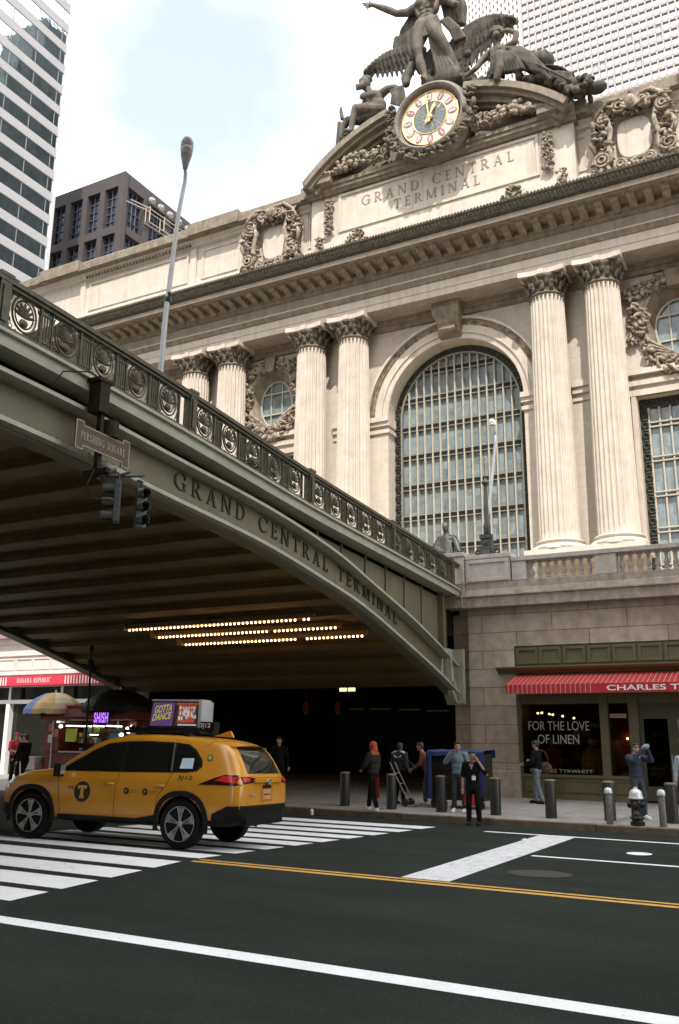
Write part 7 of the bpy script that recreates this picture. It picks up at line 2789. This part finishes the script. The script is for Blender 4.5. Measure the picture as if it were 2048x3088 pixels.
# lower cladding and wheel wells take the black plastic
for p in nm.polygons:
    x, y, z = p.center
    u = LC / 2 - x
    lim = .60 if u < .16 else (.45 if u < RWU - .3 else .36)
    inwell = any((x - (LC / 2 - q)) ** 2 + (z - .36) ** 2 < .409 ** 2 for q in (RWU, FWU))
    p.material_index = 1 if (z < lim or inwell) else 0
nm.set_sharp_from_angle(angle=R(45))
bpy.data.objects.remove(cut)
bv = BVHTree.FromPolygons([v.co for v in nm.vertices], [tuple(p.vertices) for p in nm.polygons])
def side_hit(u, z, off=.004):
    h = bv.ray_cast(Vector((LC / 2 - u, -3, z)), Vector((0, 1, 0)))
    if h[0] is None:
        return None
    return h[0] + h[1] * off if h[1].y < 0 else h[0] - Vector((0, off, 0))
def rear_hit(v, z, off=.004):
    h = bv.ray_cast(Vector((5, -v, z)), Vector((-1, 0, 0)))
    if h[0] is None:
        return None
    return h[0] + Vector((off, 0, off * .4))
def patch(poly, hit, name, m, parent, off=.004, cuts=3, mirror=False, thick=0.0):
    bm = bmesh.new()
    vv = [bm.verts.new((p[0], p[1], 0)) for p in poly]
    bm.faces.new(vv)
    bmesh.ops.triangulate(bm, faces=bm.faces[:])
    for _ in range(cuts):
        es = [e for e in bm.edges if e.calc_length() > .09]
        if es:
            bmesh.ops.subdivide_edges(bm, edges=es, cuts=1, use_grid_fill=True)
        bmesh.ops.triangulate(bm, faces=[f for f in bm.faces if len(f.verts) > 3])
    bm.verts.index_update()
    pts = []
    for v in bm.verts:
        h = hit(v.co.x, v.co.y, off)
        pts.append(h)
    bb = MB()
    F = [tuple(v.index for v in f.verts) for f in bm.faces if all(pts[v.index] is not None for v in f.verts)]
    pts = [p if p is not None else Vector((0, 0, .5)) for p in pts]
    bb.add(pts, F)
    bm.free()
    if mirror:
        b2 = MB()
        b2.add([Vector((p.x, -p.y, p.z)) for p in pts], F)
        b2.build(name, m, parent, local=True, smooth=True)
    return bb.build(name, m, parent, local=True, smooth=True)
K = KU
def ku(P):
    return [(nose(u * K), z) for u, z in P]
# side glass: dark band, then panes and the trim
dlo = ku([(3.26, 1.065), (3.02, 1.22), (2.72, 1.40), (2.45, 1.515), (2.1, 1.555), (1.7, 1.565), (1.25, 1.555), (1.0, 1.53), (.86, 1.45), (.72, 1.30), (.70, 1.20), (.78, 1.13), (.95, 1.105), (2.0, 1.08)])
trim = patch(dlo, side_hit, 'window_surround', PLAST, TAXI, .003, 4, True)
patch(ku([(3.15, 1.09), (2.95, 1.23), (2.69, 1.385), (2.44, 1.495), (2.12, 1.535), (2.12, 1.10)]), side_hit, 'front_window', CGL, TAXI, .008, 4, True)
patch(ku([(2.06, 1.10), (2.06, 1.538), (1.7, 1.545), (1.28, 1.535), (1.23, 1.12)]), side_hit, 'rear_window', CGL, TAXI, .008, 4, True)
patch(ku([(1.17, 1.125), (1.2, 1.53), (1.03, 1.51), (.90, 1.44), (.77, 1.30), (.75, 1.22), (.81, 1.155)]), side_hit, 'quarter_window', CGL, TAXI, .008, 4, True)
patch(ku([(1.07, 1.16), (.85, 1.165), (.86, 1.32), (1.06, 1.315)]), side_hit, 'window_sticker', mat('pale_blue_sticker', (.50, .66, .72), .5), TAXI, .012, 2)
patch(ku([(1.215, 1.12), (1.19, 1.12), (1.235, 1.535), (1.255, 1.535)]), side_hit, 'pillar_trim', mat('grey_trim', (.16, .16, .15), .4), TAXI, .012, 3)
# windscreen, tailgate glass
rg = [(-.60, 1.12), (.60, 1.12), (.56, 1.34), (.50, 1.51), (-.50, 1.51), (-.56, 1.34)]
patch(rg, rear_hit, 'tailgate_window', CGL, TAXI, .006, 4)
b = MB()
P_ = []
for i in range(9):
    t = i / 8
    for j in range(11):
        v = (-.60 + 1.2 * j / 10) * (1 - .12 * t)
        h = bv.ray_cast(Vector(U((3.28 - .72 * t) * K, v, 3)), Vector((0, 0, -1)))
        P_.append((h[0] + Vector((-.003, 0, .005))) if h[0] else Vector(U(3 * K, v, 1.4)))
b.add(P_, [(i * 11 + j, i * 11 + j + 1, i * 11 + 12 + j, i * 11 + 11 + j) for i in range(8) for j in range(10)])
b.build('windscreen', CGL, TAXI, local=True, smooth=True)
# spoiler over the tailgate
b = MB()
pr = [(.25, 1.525), (.34, 1.548), (.66, 1.622), (.66, 1.58), (.38, 1.50)]
vs, fs = [], []
for i in range(13):
    v = -.62 + 1.24 * i / 12
    cv = 1 - (v / .62) ** 2
    for u, z in pr:
        vs.append(U((u + .05 * (1 - cv)) * K, v, z - .03 * (1 - cv) + .012))
n5 = len(pr)
fs = [(i * n5 + k, i * n5 + (k + 1) % n5, (i + 1) * n5 + (k + 1) % n5, (i + 1) * n5 + k) for i in range(12) for k in range(n5)] + [tuple(range(n5)), tuple(range(12 * n5, 13 * n5))]
b.add(vs, fs)
b.build('roof_spoiler', YEL, TAXI, local=True, smooth=True, angle=50)
b = MB()
b.prism([(.60, 1.66), (.95, 1.675), (.72, 1.755), (.66, 1.765)], lambda u, z, t: U(u * K, t, z), -.025, .025)
b.build('roof_fin', YEL, TAXI, local=True, bevel=.01)
# tail lamps, garnish, plate
TLR = mat('tail_lamp_red', (0.33, 0.012, 0.018), .15, emit=(.7, .02, .03), estr=.08)
TLD = mat('tail_lamp_smoked', (0.03, 0.008, 0.008), .15)
patch(ku([(.72, .94), (.04, .945), (.03, 1.09), (.30, 1.095), (.50, 1.03)]), side_hit, 'tail_lamp_housing', TLD, TAXI, .008, 3, True)
patch(ku([(.44, 1.005), (.10, .975), (.08, 1.06), (.32, 1.075)]), side_hit, 'tail_lamp', TLR, TAXI, .014, 3, True)
patch([(.80, .965), (.52, .985), (.40, 1.04), (.45, 1.075), (.82, 1.07)], rear_hit, 'tail_lamp_housing', TLD, TAXI, .012, 3)
patch([(-.80, .965), (-.52, .985), (-.40, 1.04), (-.45, 1.075), (-.82, 1.07)], rear_hit, 'tail_lamp_housing', TLD, TAXI, .012, 3)
patch([(.81, .99), (.62, 1.0), (.6, 1.055), (.81, 1.055)], rear_hit, 'tail_lamp', TLR, TAXI, .018, 3)
patch([(-.81, .99), (-.62, 1.0), (-.6, 1.055), (-.81, 1.055)], rear_hit, 'tail_lamp', TLR, TAXI, .018, 3)
b = MB()
b.box(LC / 2 - .06, LC / 2 + .035, -.50, .50, .985, 1.055)
b.box(LC / 2 - .06, LC / 2 + .025, -.58, .58, 1.055, 1.075)
b.build('tailgate_garnish', YEL, TAXI, local=True, bevel=.015)
b = MB()
b.torus((LC / 2 + .04, 0, 1.0), .052, .010, ax=((0, 1, 0), (0, 0, 1)), n=20, k=6, ry=.036)
b.torus((LC / 2 + .04, 0, 1.0), .020, .008, ax=((0, 1, 0), (0, 0, 1)), n=14, k=5, ry=.034)
b.build('oval_badge', STEEL, TAXI, local=True, smooth=True)
b = MB()
b.box(LC / 2 - .02, LC / 2 + .004, -.24, .24, .70, .95)
b.build('plate_recess', mat('recess_shadow_yellow', (.40, .17, .01), .5), TAXI, local=True, bevel=.01)
b = MB()
b.box(LC / 2 - .01, LC / 2 + .014, -.155, .155, .735, .885)
pl = b.build('number_plate', mat('plate_orange', (.55, .26, .10), .5, var=.15), TAXI, local=True)
b = MB()
b.box(LC / 2 - .01, LC / 2 + .012, -.16, .16, .90, .95)
b.build('plate_lamp', PLAST, TAXI, local=True)
b = MB()
put_font(b, 'T623', lambda u, v, q: (LC / 2 + .0145 + q, -.11 + u, .775 + v), .1, .002, width=.22, height=.075) if False else b.box(LC / 2 + .0142, LC / 2 + .016, -.12, .12, .80, .82)
b.build('plate_band', mat('plate_ink', (.10, .04, .03), .6), pl, local=True)
b = MB()
for k in range(3):
    b.box(LC / 2 - .005, LC / 2 + .008, -.62 + k * .06, -.575 + k * .06, .79, .825)
b.build('model_badge', STEEL, TAXI, local=True, bevel=.004)
b = MB()
b.tube([U(.02, .25, 1.16), U(.06, .0, 1.20), U(.06, -.2, 1.24)], .012, 6)
b.build('rear_wiper', PLAST, TAXI, local=True)
# bumper cladding and sills
patch([(.86, .40), (.86, .655), (.5, .655), (-.5, .655), (-.86, .655), (-.86, .40)], rear_hit, 'bumper_cladding', PLAST, TAXI, .010, 4)
patch(ku([(.005, .655), (.22, .65), (.46, .53), (.50, .34), (.02, .40)]), side_hit, 'bumper_cladding', PLAST, TAXI, .010, 4, True)
patch(ku([(1.42, .47), (1.75, .41), (3.16, .41), (3.18, .31), (1.42, .31)]), side_hit, 'sill_cladding', PLAST, TAXI, .010, 4, True)
patch(ku([(4.10, .52), (4.52, .56), (4.56, .36), (4.10, .36)]), side_hit, 'bumper_cladding', PLAST, TAXI, .010, 4, True)
b = MB()
b.box(LC / 2 - .3, LC / 2 + .02, -.74, .74, .60, .655)
b.box(LC / 2 - .3, LC / 2 + .0, -.70, .70, .36, .50)
b.build('rear_bumper', PLAST, TAXI, local=True, bevel=.02)
# wheel arch cladding, sills
for uu in (RWU, FWU):
    n_ = 22
    for s in (1, -1):
        b = MB()
        vs, fs, o = [], [], 0
        for i in range(n_ + 1):
            a = R(-14 + 208 * i / n_)
            for r_, dd in ((.40, .012), (.405, .022), (.475, .020), (.485, .002)):
                sq = 1.0 + .05 * abs(math.sin(2 * a)) ** 2
                z = .36 + r_ * math.sin(a) * sq
                x_ = LC / 2 - uu + r_ * math.cos(a) * sq
                h = side_hit(LC / 2 - x_, max(z, .42), 0)
                yy = (abs(h.y) if h else .915)
                vs.append((x_, -s * (max(yy, .86) + dd), z))
        fs += [(o + i * 4 + k, o + i * 4 + k + 1, o + i * 4 + 5 + k, o + i * 4 + 4 + k) for i in range(n_) for k in range(3)]
        b.add(vs, fs)
        b.build('wheel_arch_trim', PLAST, TAXI, local=True, smooth=True, angle=40)
# wheels
TYRE = mat('tyre_rubber', (.010, .0095, .009), .8, var=.2)
RIMD = mat('rim_black', (.02, .02, .02), .4)
RIMS = mat('rim_silver', (.36, .36, .36), .3, metal=.7, var=.1)
w0 = None
for uu, s in ((RWU, 1), (FWU, 1), (RWU, -1), (FWU, -1)):
    b = MB()
    yy = -.80 * s
    cx = LC / 2 - uu
    q = s
    b.lathe([(.25, -.10), (.30, -.115), (.345, -.105), (.362, -.07), (.362, .07), (.345, .105), (.30, .115), (.25, .10)], (cx, yy, .36), 40, axis='y')
    b.torus((cx, yy - q * .113, .36), .30, .006, n=36, k=4)
    wh = b.build('wheel', TYRE, TAXI, local=True, smooth=True, angle=50)
    b = MB()
    b.lathe([(.03, .09 * q), (.245, .075 * q), (.262, .116 * q), (.252, .118 * q), (.245, .06 * q), (.03, .05 * q)], (cx, yy, .36), 36, axis='y')
    rm = b.build('rim', RIMD, wh, local=True, smooth=True, angle=40)
    b = MB()
    b.torus((cx, yy - q * .112, .36), .252, .008, n=36, k=5)
    for k in range(5):
        for d in (-.16, .16):
            a = 2 * PI * k / 5 + .3 + d
            e = a + d * .5
            b.tube([(cx + .05 * math.cos(a), yy - q * .108, .36 + .05 * math.sin(a)), (cx + .15 * math.cos(a), yy - q * .110, .36 + .15 * math.sin(a)), (cx + .25 * math.cos(e), yy - q * .108, .36 + .25 * math.sin(e))], [.012, .014, .012], 5)
        a0, a1 = 2 * PI * k / 5 + .3 - .22, 2 * PI * k / 5 + .3 + .22
        b.add([(cx + .24 * math.cos(a0), yy - q * .112, .36 + .24 * math.sin(a0)), (cx + .24 * math.cos(a1), yy - q * .112, .36 + .24 * math.sin(a1)), (cx + .15 * math.cos((a0 + a1) / 2), yy - q * .112, .36 + .15 * math.sin((a0 + a1) / 2))], [(0, 1, 2)])
    b.ell((cx, yy - q * .105, .36), (.05, .02, .05), n=14, k=6)
    b.build('spokes', RIMS, rm, local=True, smooth=True, angle=50)
# doors: shut lines and handles
SHUT = mat('shut_line', (.09, .04, .005), .6)
def line(pts, name, parent, m=SHUT, w=.005, off=.002, hit=side_hit):
    q = []
    for (a0, b0_), (a1, b1) in zip(pts, pts[1:]):
        for i in range(8):
            t = i / 8
            q.append((a0 + (a1 - a0) * t, b0_ + (b1 - b0_) * t))
    q.append(pts[-1])
    P3 = [h for h in (hit(u, z, off) for u, z in q) if h]
    bb = MB()
    bb.tube(P3, w, 4)
    return bb.build(name, m, parent, local=True)
line(ku([(2.10, 1.08), (2.13, .8), (2.14, .42)]), 'door_gap', TAXI)
line(ku([(1.18, 1.10), (1.24, .92), (1.36, .78), (1.42, .60)]), 'door_gap', TAXI)
line(ku([(3.22, 1.04), (3.16, .8), (3.12, .44)]), 'door_gap', TAXI)
line(ku([(.72, 1.50), (.60, 1.585), (.3, 1.62)]), 'roof_seam', TAXI, w=.004)
for uu in (2.26, 1.36):
    b = MB()
    h0 = side_hit(uu * K, .89, 0)
    b.ell((h0.x, h0.y + .002, h0.z), (.11, .012, .035), n=14, k=6)
    hp = b.build('handle_cup', SHUT if False else mat('handle_cup_yellow', (.42, .17, .01), .4), TAXI, local=True, smooth=True)
    b = MB()
    b.tube([(h0.x - .10, h0.y - .016, h0.z + .008), (h0.x, h0.y - .034, h0.z + .012), (h0.x + .10, h0.y - .016, h0.z + .008)], .013, 8)
    b.build('door_handle', YEL, hp, local=True, smooth=True)
# emblems on the side
DEC = mat('decal_black', (.010, .010, .009), .5)
def circ(u, z, r, n=28):
    return [(u + r * math.cos(2 * PI * k / n), z + r * math.sin(2 * PI * k / n)) for k in range(n)]
TU, TZ = 2.72 * K, .76
dk = patch(circ(TU, TZ, .155), side_hit, 'round_emblem', DEC, TAXI, .006, 2)
def deco(poly, name, m, parent, off):
    return patch(poly, side_hit, name, m, parent, off, 1)
deco([(TU + .085, TZ + .095), (TU + .085, TZ + .04), (TU + .05, TZ + .04), (TU + .05, TZ + .055), (TU + .03, TZ + .055), (TU + .03, TZ - .06), (TU + .045, TZ - .06), (TU + .045, TZ - .1),
      (TU - .045, TZ - .1), (TU - .045, TZ - .06), (TU - .03, TZ - .06), (TU - .03, TZ + .055), (TU - .05, TZ + .055), (TU - .05, TZ + .04), (TU - .085, TZ + .04), (TU - .085, TZ + .095)], 'letter_t', YEL, dk, .011)
def side_text(txt, u0, z0, h, w, m, name, off=.008, slant=0.0):
    """u0 is the left end as read; reading runs towards the tail"""
    bb = MB()
    def f3(a, v, q):
        p = side_hit(u0 - a, z0 + v, off)
        return p if p else U(u0 - a, .93, z0 + v)
    put_font(bb, txt, f3, 1.0, .0, width=w, height=h, slant=slant, bold=.012)
    return bb.build(name, m, TAXI, local=True)
side_text('NYC', TU + .28, TZ + .03, .05, .11, DEC, 'city_lettering', slant=.2)
side_text('3J12', 1.08 * K, .985, .075, .27, DEC, 'side_number', slant=.2)
for uu in (1.93, 1.60):
    e = patch(circ(uu * K, .80, .052, 18), side_hit, 'small_emblem', DEC, TAXI, .006, 1)
    patch([(uu * K - .02, .83), (uu * K + .012, .81), (uu * K + .03, .775), (uu * K - .004, .795)], side_hit, 'emblem_mark', YEL, e, .010, 1)
    for k, w_ in enumerate((.14, .10)):
        patch([(uu * K - .075, .822 - k * .03), (uu * K - .075 - w_, .822 - k * .03), (uu * K - .075 - w_, .808 - k * .03), (uu * K - .075, .808 - k * .03)], side_hit, 'emblem_text', mat('faint_brown', (.30, .13, .02), .5), TAXI, .006, 1)
e = patch(circ(.60 * K, 1.335, .052, 18), side_hit, 'green_sticker', mat('sticker_green', (.03, .10, .03), .5), TAXI, .006, 1)
patch(circ(.60 * K, 1.335, .03, 12), side_hit, 'sticker_mark', mat('sticker_yellow', (.45, .36, .05), .5), e, .009, 1)
patch(ku([(1.02, .88), (.82, .885), (.82, .77), (1.0, .765)]), side_hit, 'fuel_flap', YEL, TAXI, .004, 2)
# mirror, roof rails
b = MB()
b.obox(U(3.12 * K, 1.02, 1.08), (.10, .20, .20), (0, 0, R(8)))
b.tube([U(3.14 * K, .86, 1.03), U(3.12 * K, .98, 1.0)], .03, 6)
mr_ = b.build('door_mirror', PLAST, TAXI, local=True, bevel=.03)
b = MB()
b.obox(U(3.06 * K - .02, 1.03, 1.09), (.01, .16, .15), (0, 0, R(8)))
b.build('mirror_glass', mat('mirror_glass', (.55, .58, .6), .08, metal=.8), mr_, local=True)
b = MB()
b.obox(U(3.12 * K, -1.02, 1.08), (.10, .20, .20))
b.tube([U(3.14 * K, -.86, 1.03), U(3.12 * K, -.98, 1.0)], .03, 6)
b.build('door_mirror', PLAST, TAXI, local=True, bevel=.03)
# front
patch(ku([(4.40, .80), (4.18, .84), (4.02, .93), (4.25, .93)]), side_hit, 'headlight', mat('headlight_grey', (.35, .36, .36), .15), TAXI, .008, 3, True)
b = MB()
b.box(-LC / 2 + .22, -LC / 2 + .36, -.5, .5, .42, .62)
b.build('grille', PLAST, TAXI, local=True, bevel=.02)
# roof advertisement
RU = 1.52 * K
b = MB()
b.box(-RU + LC / 2 - .95, -RU + LC / 2 + .50, -.34, .34, 1.70, 1.755)
for dx in (-.6, .3):
    b.box(-RU + LC / 2 + dx, -RU + LC / 2 + dx + .1, -.5, .5, 1.66, 1.705)
b.box(-RU + LC / 2 - .9, -RU + LC / 2 + .45, -.30, .30, 1.755, 1.80)
for dx in (-.8, -.62, -.3, .1):
    b.ell((-RU + LC / 2 + dx, -.30, 1.79), (.05, .05, .04), n=8, k=5)
base_ad = b.build('roof_rack', PLAST, TAXI, local=True, bevel=.01)
ax0_, ax1_ = -RU + LC / 2 - .58, -RU + LC / 2 + .40
b = MB()
b.prism([(-.20, 1.80), (.20, 1.80), (.13, 2.23), (-.13, 2.23)], lambda y, z, t: (t, y, z), ax0_, ax1_)
ad = b.build('advert_box', PLAST, TAXI, local=True, bevel=.01)
PUR = mat('poster_purple', (.07, .033, .115), .5, emit=(.19, .09, .33), estr=.12, var=.1)
ORA = mat('poster_orange', (.36, .06, .03), .5, emit=(.7, .13, .07), estr=.1, var=.4, scale=18)
YG = mat('poster_yellow_green', (.5, .5, .04), .5, emit=(.7, .7, .06), estr=.12)
def adf(u, v, q):
    z = 1.82 + v
    y = -.20 + .07 * (z - 1.80) / .43
    return (ax0_ + .03 + u, y - .004 - q, z)
W_ad = ax1_ - ax0_ - .06
b = MB()
b.add([adf(0, 0, 0), adf(W_ad * .47, 0, 0), adf(W_ad * .47, .385, 0), adf(0, .385, 0)], [(0, 1, 2, 3)])
pp = b.build('purple_poster', PUR, ad, local=True)
b = MB()
put_font(b, 'GOTTA', lambda u, v, q: adf(.05 + u, .20 + v + u * .12, .004), 1.0, 0, width=.33, height=.125, bold=.02, slant=.12)
put_font(b, 'DANCE', lambda u, v, q: adf(.03 + u, .075 + v + u * .12, .004), 1.0, 0, width=.35, height=.115, bold=.02, slant=.12)
b.build('poster_lettering', YG, pp, local=True) if False else b.build('poster_lettering', YG, ad, local=True)
b = MB()
b.add([adf(W_ad * .49, 0, 0), adf(W_ad, 0, 0), adf(W_ad, .385, 0), adf(W_ad * .49, .385, 0)], [(0, 1, 2, 3)])
b.build('dark_poster', mat('poster_dark', (.05, .045, .035), .5), ad, local=True)
b = MB()
b.add([adf(W_ad * .56, .06, .003), adf(W_ad * .92, .06, .003), adf(W_ad * .92, .34, .003), adf(W_ad * .56, .34, .003)], [(0, 1, 2, 3)])
b.add([adf(W_ad * .50, .35, .003), adf(W_ad * .99, .35, .003), adf(W_ad * .99, .38, .003), adf(W_ad * .50, .38, .003)], [(0, 1, 2, 3)])
b.build('orange_picture', ORA, ad, local=True)
PW = mat('poster_white', (.6, .58, .57), .5, emit=(.75, .73, .72), estr=.1)
PB2 = mat('poster_blue', (.10, .16, .30), .5)
b = MB()
g = random.Random(8)
for k in range(6):
    uu = W_ad * (.60 + .058 * k)
    for q in range(5):
        a, c_ = g.uniform(-.03, .03), g.uniform(.09, .27)
        b.add([adf(uu + a, c_, .006), adf(uu + a + .03, c_ + .01, .006), adf(uu + a + .02, c_ + .07, .006), adf(uu + a - .01, c_ + .06, .006)], [(0, 1, 2, 3)], g.choice((0, 0, 1)))
    b.add([adf(uu - .014, .285, .0065), adf(uu + .014, .285, .0065), adf(uu + .014, .315, .0065), adf(uu - .014, .315, .0065)], [(0, 1, 2, 3)], 0)
b.add([adf(W_ad * .58, .012, .004), adf(W_ad * .97, .012, .004), adf(W_ad * .97, .038, .004), adf(W_ad * .58, .038, .004)], [(0, 1, 2, 3)], 0)
b.build('dancers', [PW, PB2], ad, local=True)
b = MB()
b.box(ax0_, ax1_ + .02, -.145, .145, 2.225, 2.255)
b.box(ax1_ - .03, ax1_ + .03, -.21, .21, 1.80, 2.23)
b.build('advert_frame', mat('advert_frame_grey', (.45, .46, .47), .4, metal=.3), ad, local=True, bevel=.006)
b = MB()
b.box(ax1_ + .03, ax1_ + .23, -.10, .10, 1.755, 1.90)
b.box(ax1_ + .03, ax1_ + .23, -.24, -.22, 1.765, 1.90)
b.box(ax1_ + .0, ax1_ + .06, -.23, .10, 1.765, 1.80)
rs = b.build('roof_number_sign', PLAST, TAXI, local=True, bevel=.01)
b = MB()
put_font(b, '3J12', lambda u, v, q: (ax1_ + .04 + u, -.243 - q * .01, 1.785 + v), 1.0, .002, width=.19, height=.09, bold=.015)
b.build('roof_number', mat('roof_number_white', (.6, .6, .58), .5), rs, local=True)

# ================================================================ food cart, umbrellas
fy = 24.3
zc = side_z(-23.5, fy)
CARTR = mat('cart_red_brown', (.12, .022, .012), .6, var=.35, scale=5)
t = thing('food_cart', 'red-brown street food cart with a lit counter and a purple lettered sign', 'food cart', (-23.4, fy + .6, zc))
b = MB()
b.box(-25.15, -20.95, fy + .1, fy + 1.7, zc + .35, zc + 1.15)
b.box(-25.15, -24.45, fy + .02, fy + 1.7, zc + 1.15, zc + 2.15)
b.box(-21.3, -20.95, fy + .1, fy + 1.7, zc + 1.15, zc + 2.2)
b.box(-25.15, -20.95, fy + 1.5, fy + 1.7, zc + 1.15, zc + 2.2)
bd = b.build('body', CARTR, t)
b = MB()
b.prism([(fy - .35, 2.25), (fy - .45, 2.35), (fy - .3, 2.72), (fy + 1.75, 2.78), (fy + 1.75, 2.2)], lambda y, z, q: (q, y, zc + z), -25.0, -20.9)
cn = b.build('canopy', CARTR, t, bevel=.02)
b = MB()
b.box(-25.0, -20.9, fy - .36, fy - .3, zc + 2.70, zc + 2.76)
b.build('canopy_trim', RED, cn)
b = MB()
b.box(-24.4, -21.3, fy + .0, fy + .35, zc + 1.12, zc + 1.17)
b.build('counter', STEEL, t)
LAMP = mat('cart_tube_lamp', (1, 1, .95), emit=(1.0, .97, .88), estr=2.5)
b = MB()
for x0, x1 in ((-24.2, -23.0), (-22.9, -22.4), (-22.3, -21.6)):
    b.tube([(x0, fy + .1, zc + 2.05), (x1, fy + .1, zc + 2.03)], .022, 6)
b.tube([(-23.5, fy + .15, zc + 1.75), (-22.7, fy + .15, zc + 1.74)], .014, 6)
for x, z in ((-24.32, 2.03), (-21.45, 1.75), (-21.2, 1.95), (-21.0, 2.02), (-21.15, 1.85)):
    b.ell((x, fy - .05, zc + z), (.08, .05, .06), n=8, k=6)
b.build('tube_lamp', LAMP, t, smooth=True)
b = MB()
b.box(-22.32, -21.62, fy - .56, fy - .48, zc + 2.10, zc + 2.54)
sg_ = b.build('led_sign', BLACK, t)
b = MB()
put_font(b, 'SHISH', lambda u, v, q: (-22.29 + u, fy - .562 - q * .003, zc + 2.14 + v), 1.0, .003, width=.64, height=.35, bold=.03, spacing=1.15)
b.build('led_lettering', mat('led_purple', (.35, .12, .8), emit=(.42, .13, 1.0), estr=0.7), sg_)
b = MB()
g = random.Random(15)
cols = [mat('pack_yellow_green', (.45, .50, .04), .6), mat('pack_white', (.6, .58, .52), .6), mat('pack_brown', (.2, .09, .04), .6), mat('pack_blue', (.10, .20, .36), .6), mat('pack_green', (.06, .12, .04), .6)]
b.box(-24.05, -23.6, fy - .05, fy + .05, zc + 1.5, zc + 1.95, 0)
b.cut()
b.box(-21.95, -21.55, fy - .1, fy + .0, zc + 1.3, zc + 1.8, 3)
b.cut()
for k in range(34):
    x, z = g.uniform(-23.5, -21.5), g.choice((1.2, 1.45, 1.6, 1.82))
    b.box(x, x + g.uniform(.06, .16), fy + .02, fy + .3, zc + z, zc + z + g.uniform(.08, .22), g.randrange(5))
    b.cut()
b.build_each('packet', cols, t)
b = MB()
for k, (x, z) in enumerate(((-24.95, 1.85), (-24.95, 1.45), (-24.7, 1.65))):
    b.box(x, x + .22, fy - .01, fy + .015, zc + z, zc + z + .28, k % 2)
b.build('menu_pictures', [mat('menu_orange', (.42, .12, .05), .6, var=.5, scale=20), mat('menu_white', (.5, .46, .42), .6, var=.3, scale=20)], bd)
for x in (-24.6, -21.5):
    b = MB(); b.torus((x, fy + .12, zc + .3), .22, .08, n=20, k=8); b.lathe([(.17, -.03), (.17, .03)], (x, fy + .12, zc + .3), 14, axis='y'); b.build('wheel', TYRE, t, smooth=True)
b = MB()
b.box(-26.0, -25.3, fy - .2, fy + .5, zc + .5, zc + .95)
b.box(-26.0, -25.35, fy - .22, fy - .2, zc + .75, zc + .92)
tag(b.build('drinks_cooler', mat('cooler_grey', (.33, .29, .27), .6, var=.3), bevel=.02), 'pale cooler box at the left end of the food cart', 'cooler')
def umbrella(label, x, y, z0, ztop, rr, mats_, n=8, drop=.62):
    t = thing('umbrella', label, 'umbrella', (x, y, z0), group='umbrellas over the food cart')
    b = MB(); b.tube([(x, y, z0), (x, y, ztop + .06)], .025, 8); b.build('pole', STEEL, t)
    b = MB()
    m_ = n * 4
    rows = [(0.02, 0), (.35, .05), (.65, .22), (.88, .42), (1.0, drop)]
    vs, fs, ms_ = [], [], []
    for (q, d) in rows:
        for k in range(m_):
            a = 2 * PI * k / m_
            sc = 1.0 - .06 * q * abs(math.sin(a * n / 2))
            vs.append((x + rr * q * sc * math.cos(a), y + rr * q * sc * math.sin(a), ztop - d + .03 * q * abs(math.sin(a * n / 2))))
    o = len(vs)
    for k in range(m_):
        px_, py_, pz_ = vs[4 * m_ + k]
        vs.append((px_, py_, pz_ - .16 - (.03 if k % 2 else 0)))
    for i in range(5):
        for k in range(m_):
            b.add([vs[i * m_ + k], vs[i * m_ + (k + 1) % m_], vs[(i + 1) * m_ + (k + 1) % m_], vs[(i + 1) * m_ + k]], [(0, 1, 2, 3)], (k // 4) % len(mats_))
    b.build('canopy', mats_, t, smooth=True, angle=30)
    b = MB()
    for k in range(n):
        a = 2 * PI * k / n
        b.tube([(x, y, ztop - .02), (x + rr * .65 * math.cos(a), y + rr * .65 * math.sin(a), ztop - .26), (x + rr * .97 * math.cos(a), y + rr * .97 * math.sin(a), ztop - drop - .02)], .012, 4)
    b.lathe([(.03, 0), (.03, .06), (.01, .1)], (x, y, ztop), 8)
    b.build('ribs', STEEL, t)
UC = [mat('umbrella_cream', (.62, .52, .33), .8, var=.1), mat('umbrella_blue', (.13, .19, .36), .8, var=.15), mat('umbrella_ochre', (.50, .36, .16), .8, var=.2), mat('umbrella_yellow', (.62, .46, .12), .8, var=.1)]
umbrella('striped yellow, blue and cream umbrella above the left end of the food cart', -24.75, 24.3, zc, 3.42, 1.08, [UC[2], UC[0], UC[3], UC[0], UC[0], UC[1], UC[2], UC[0]])
umbrella('black umbrella with a pale tip above the right end of the food cart', -21.95, 24.6, zc, 3.50, 1.3, [BLACK], drop=.62)

# tidy helper properties
for o in SC.objects:
    if 'org' in o:
        del o['org']
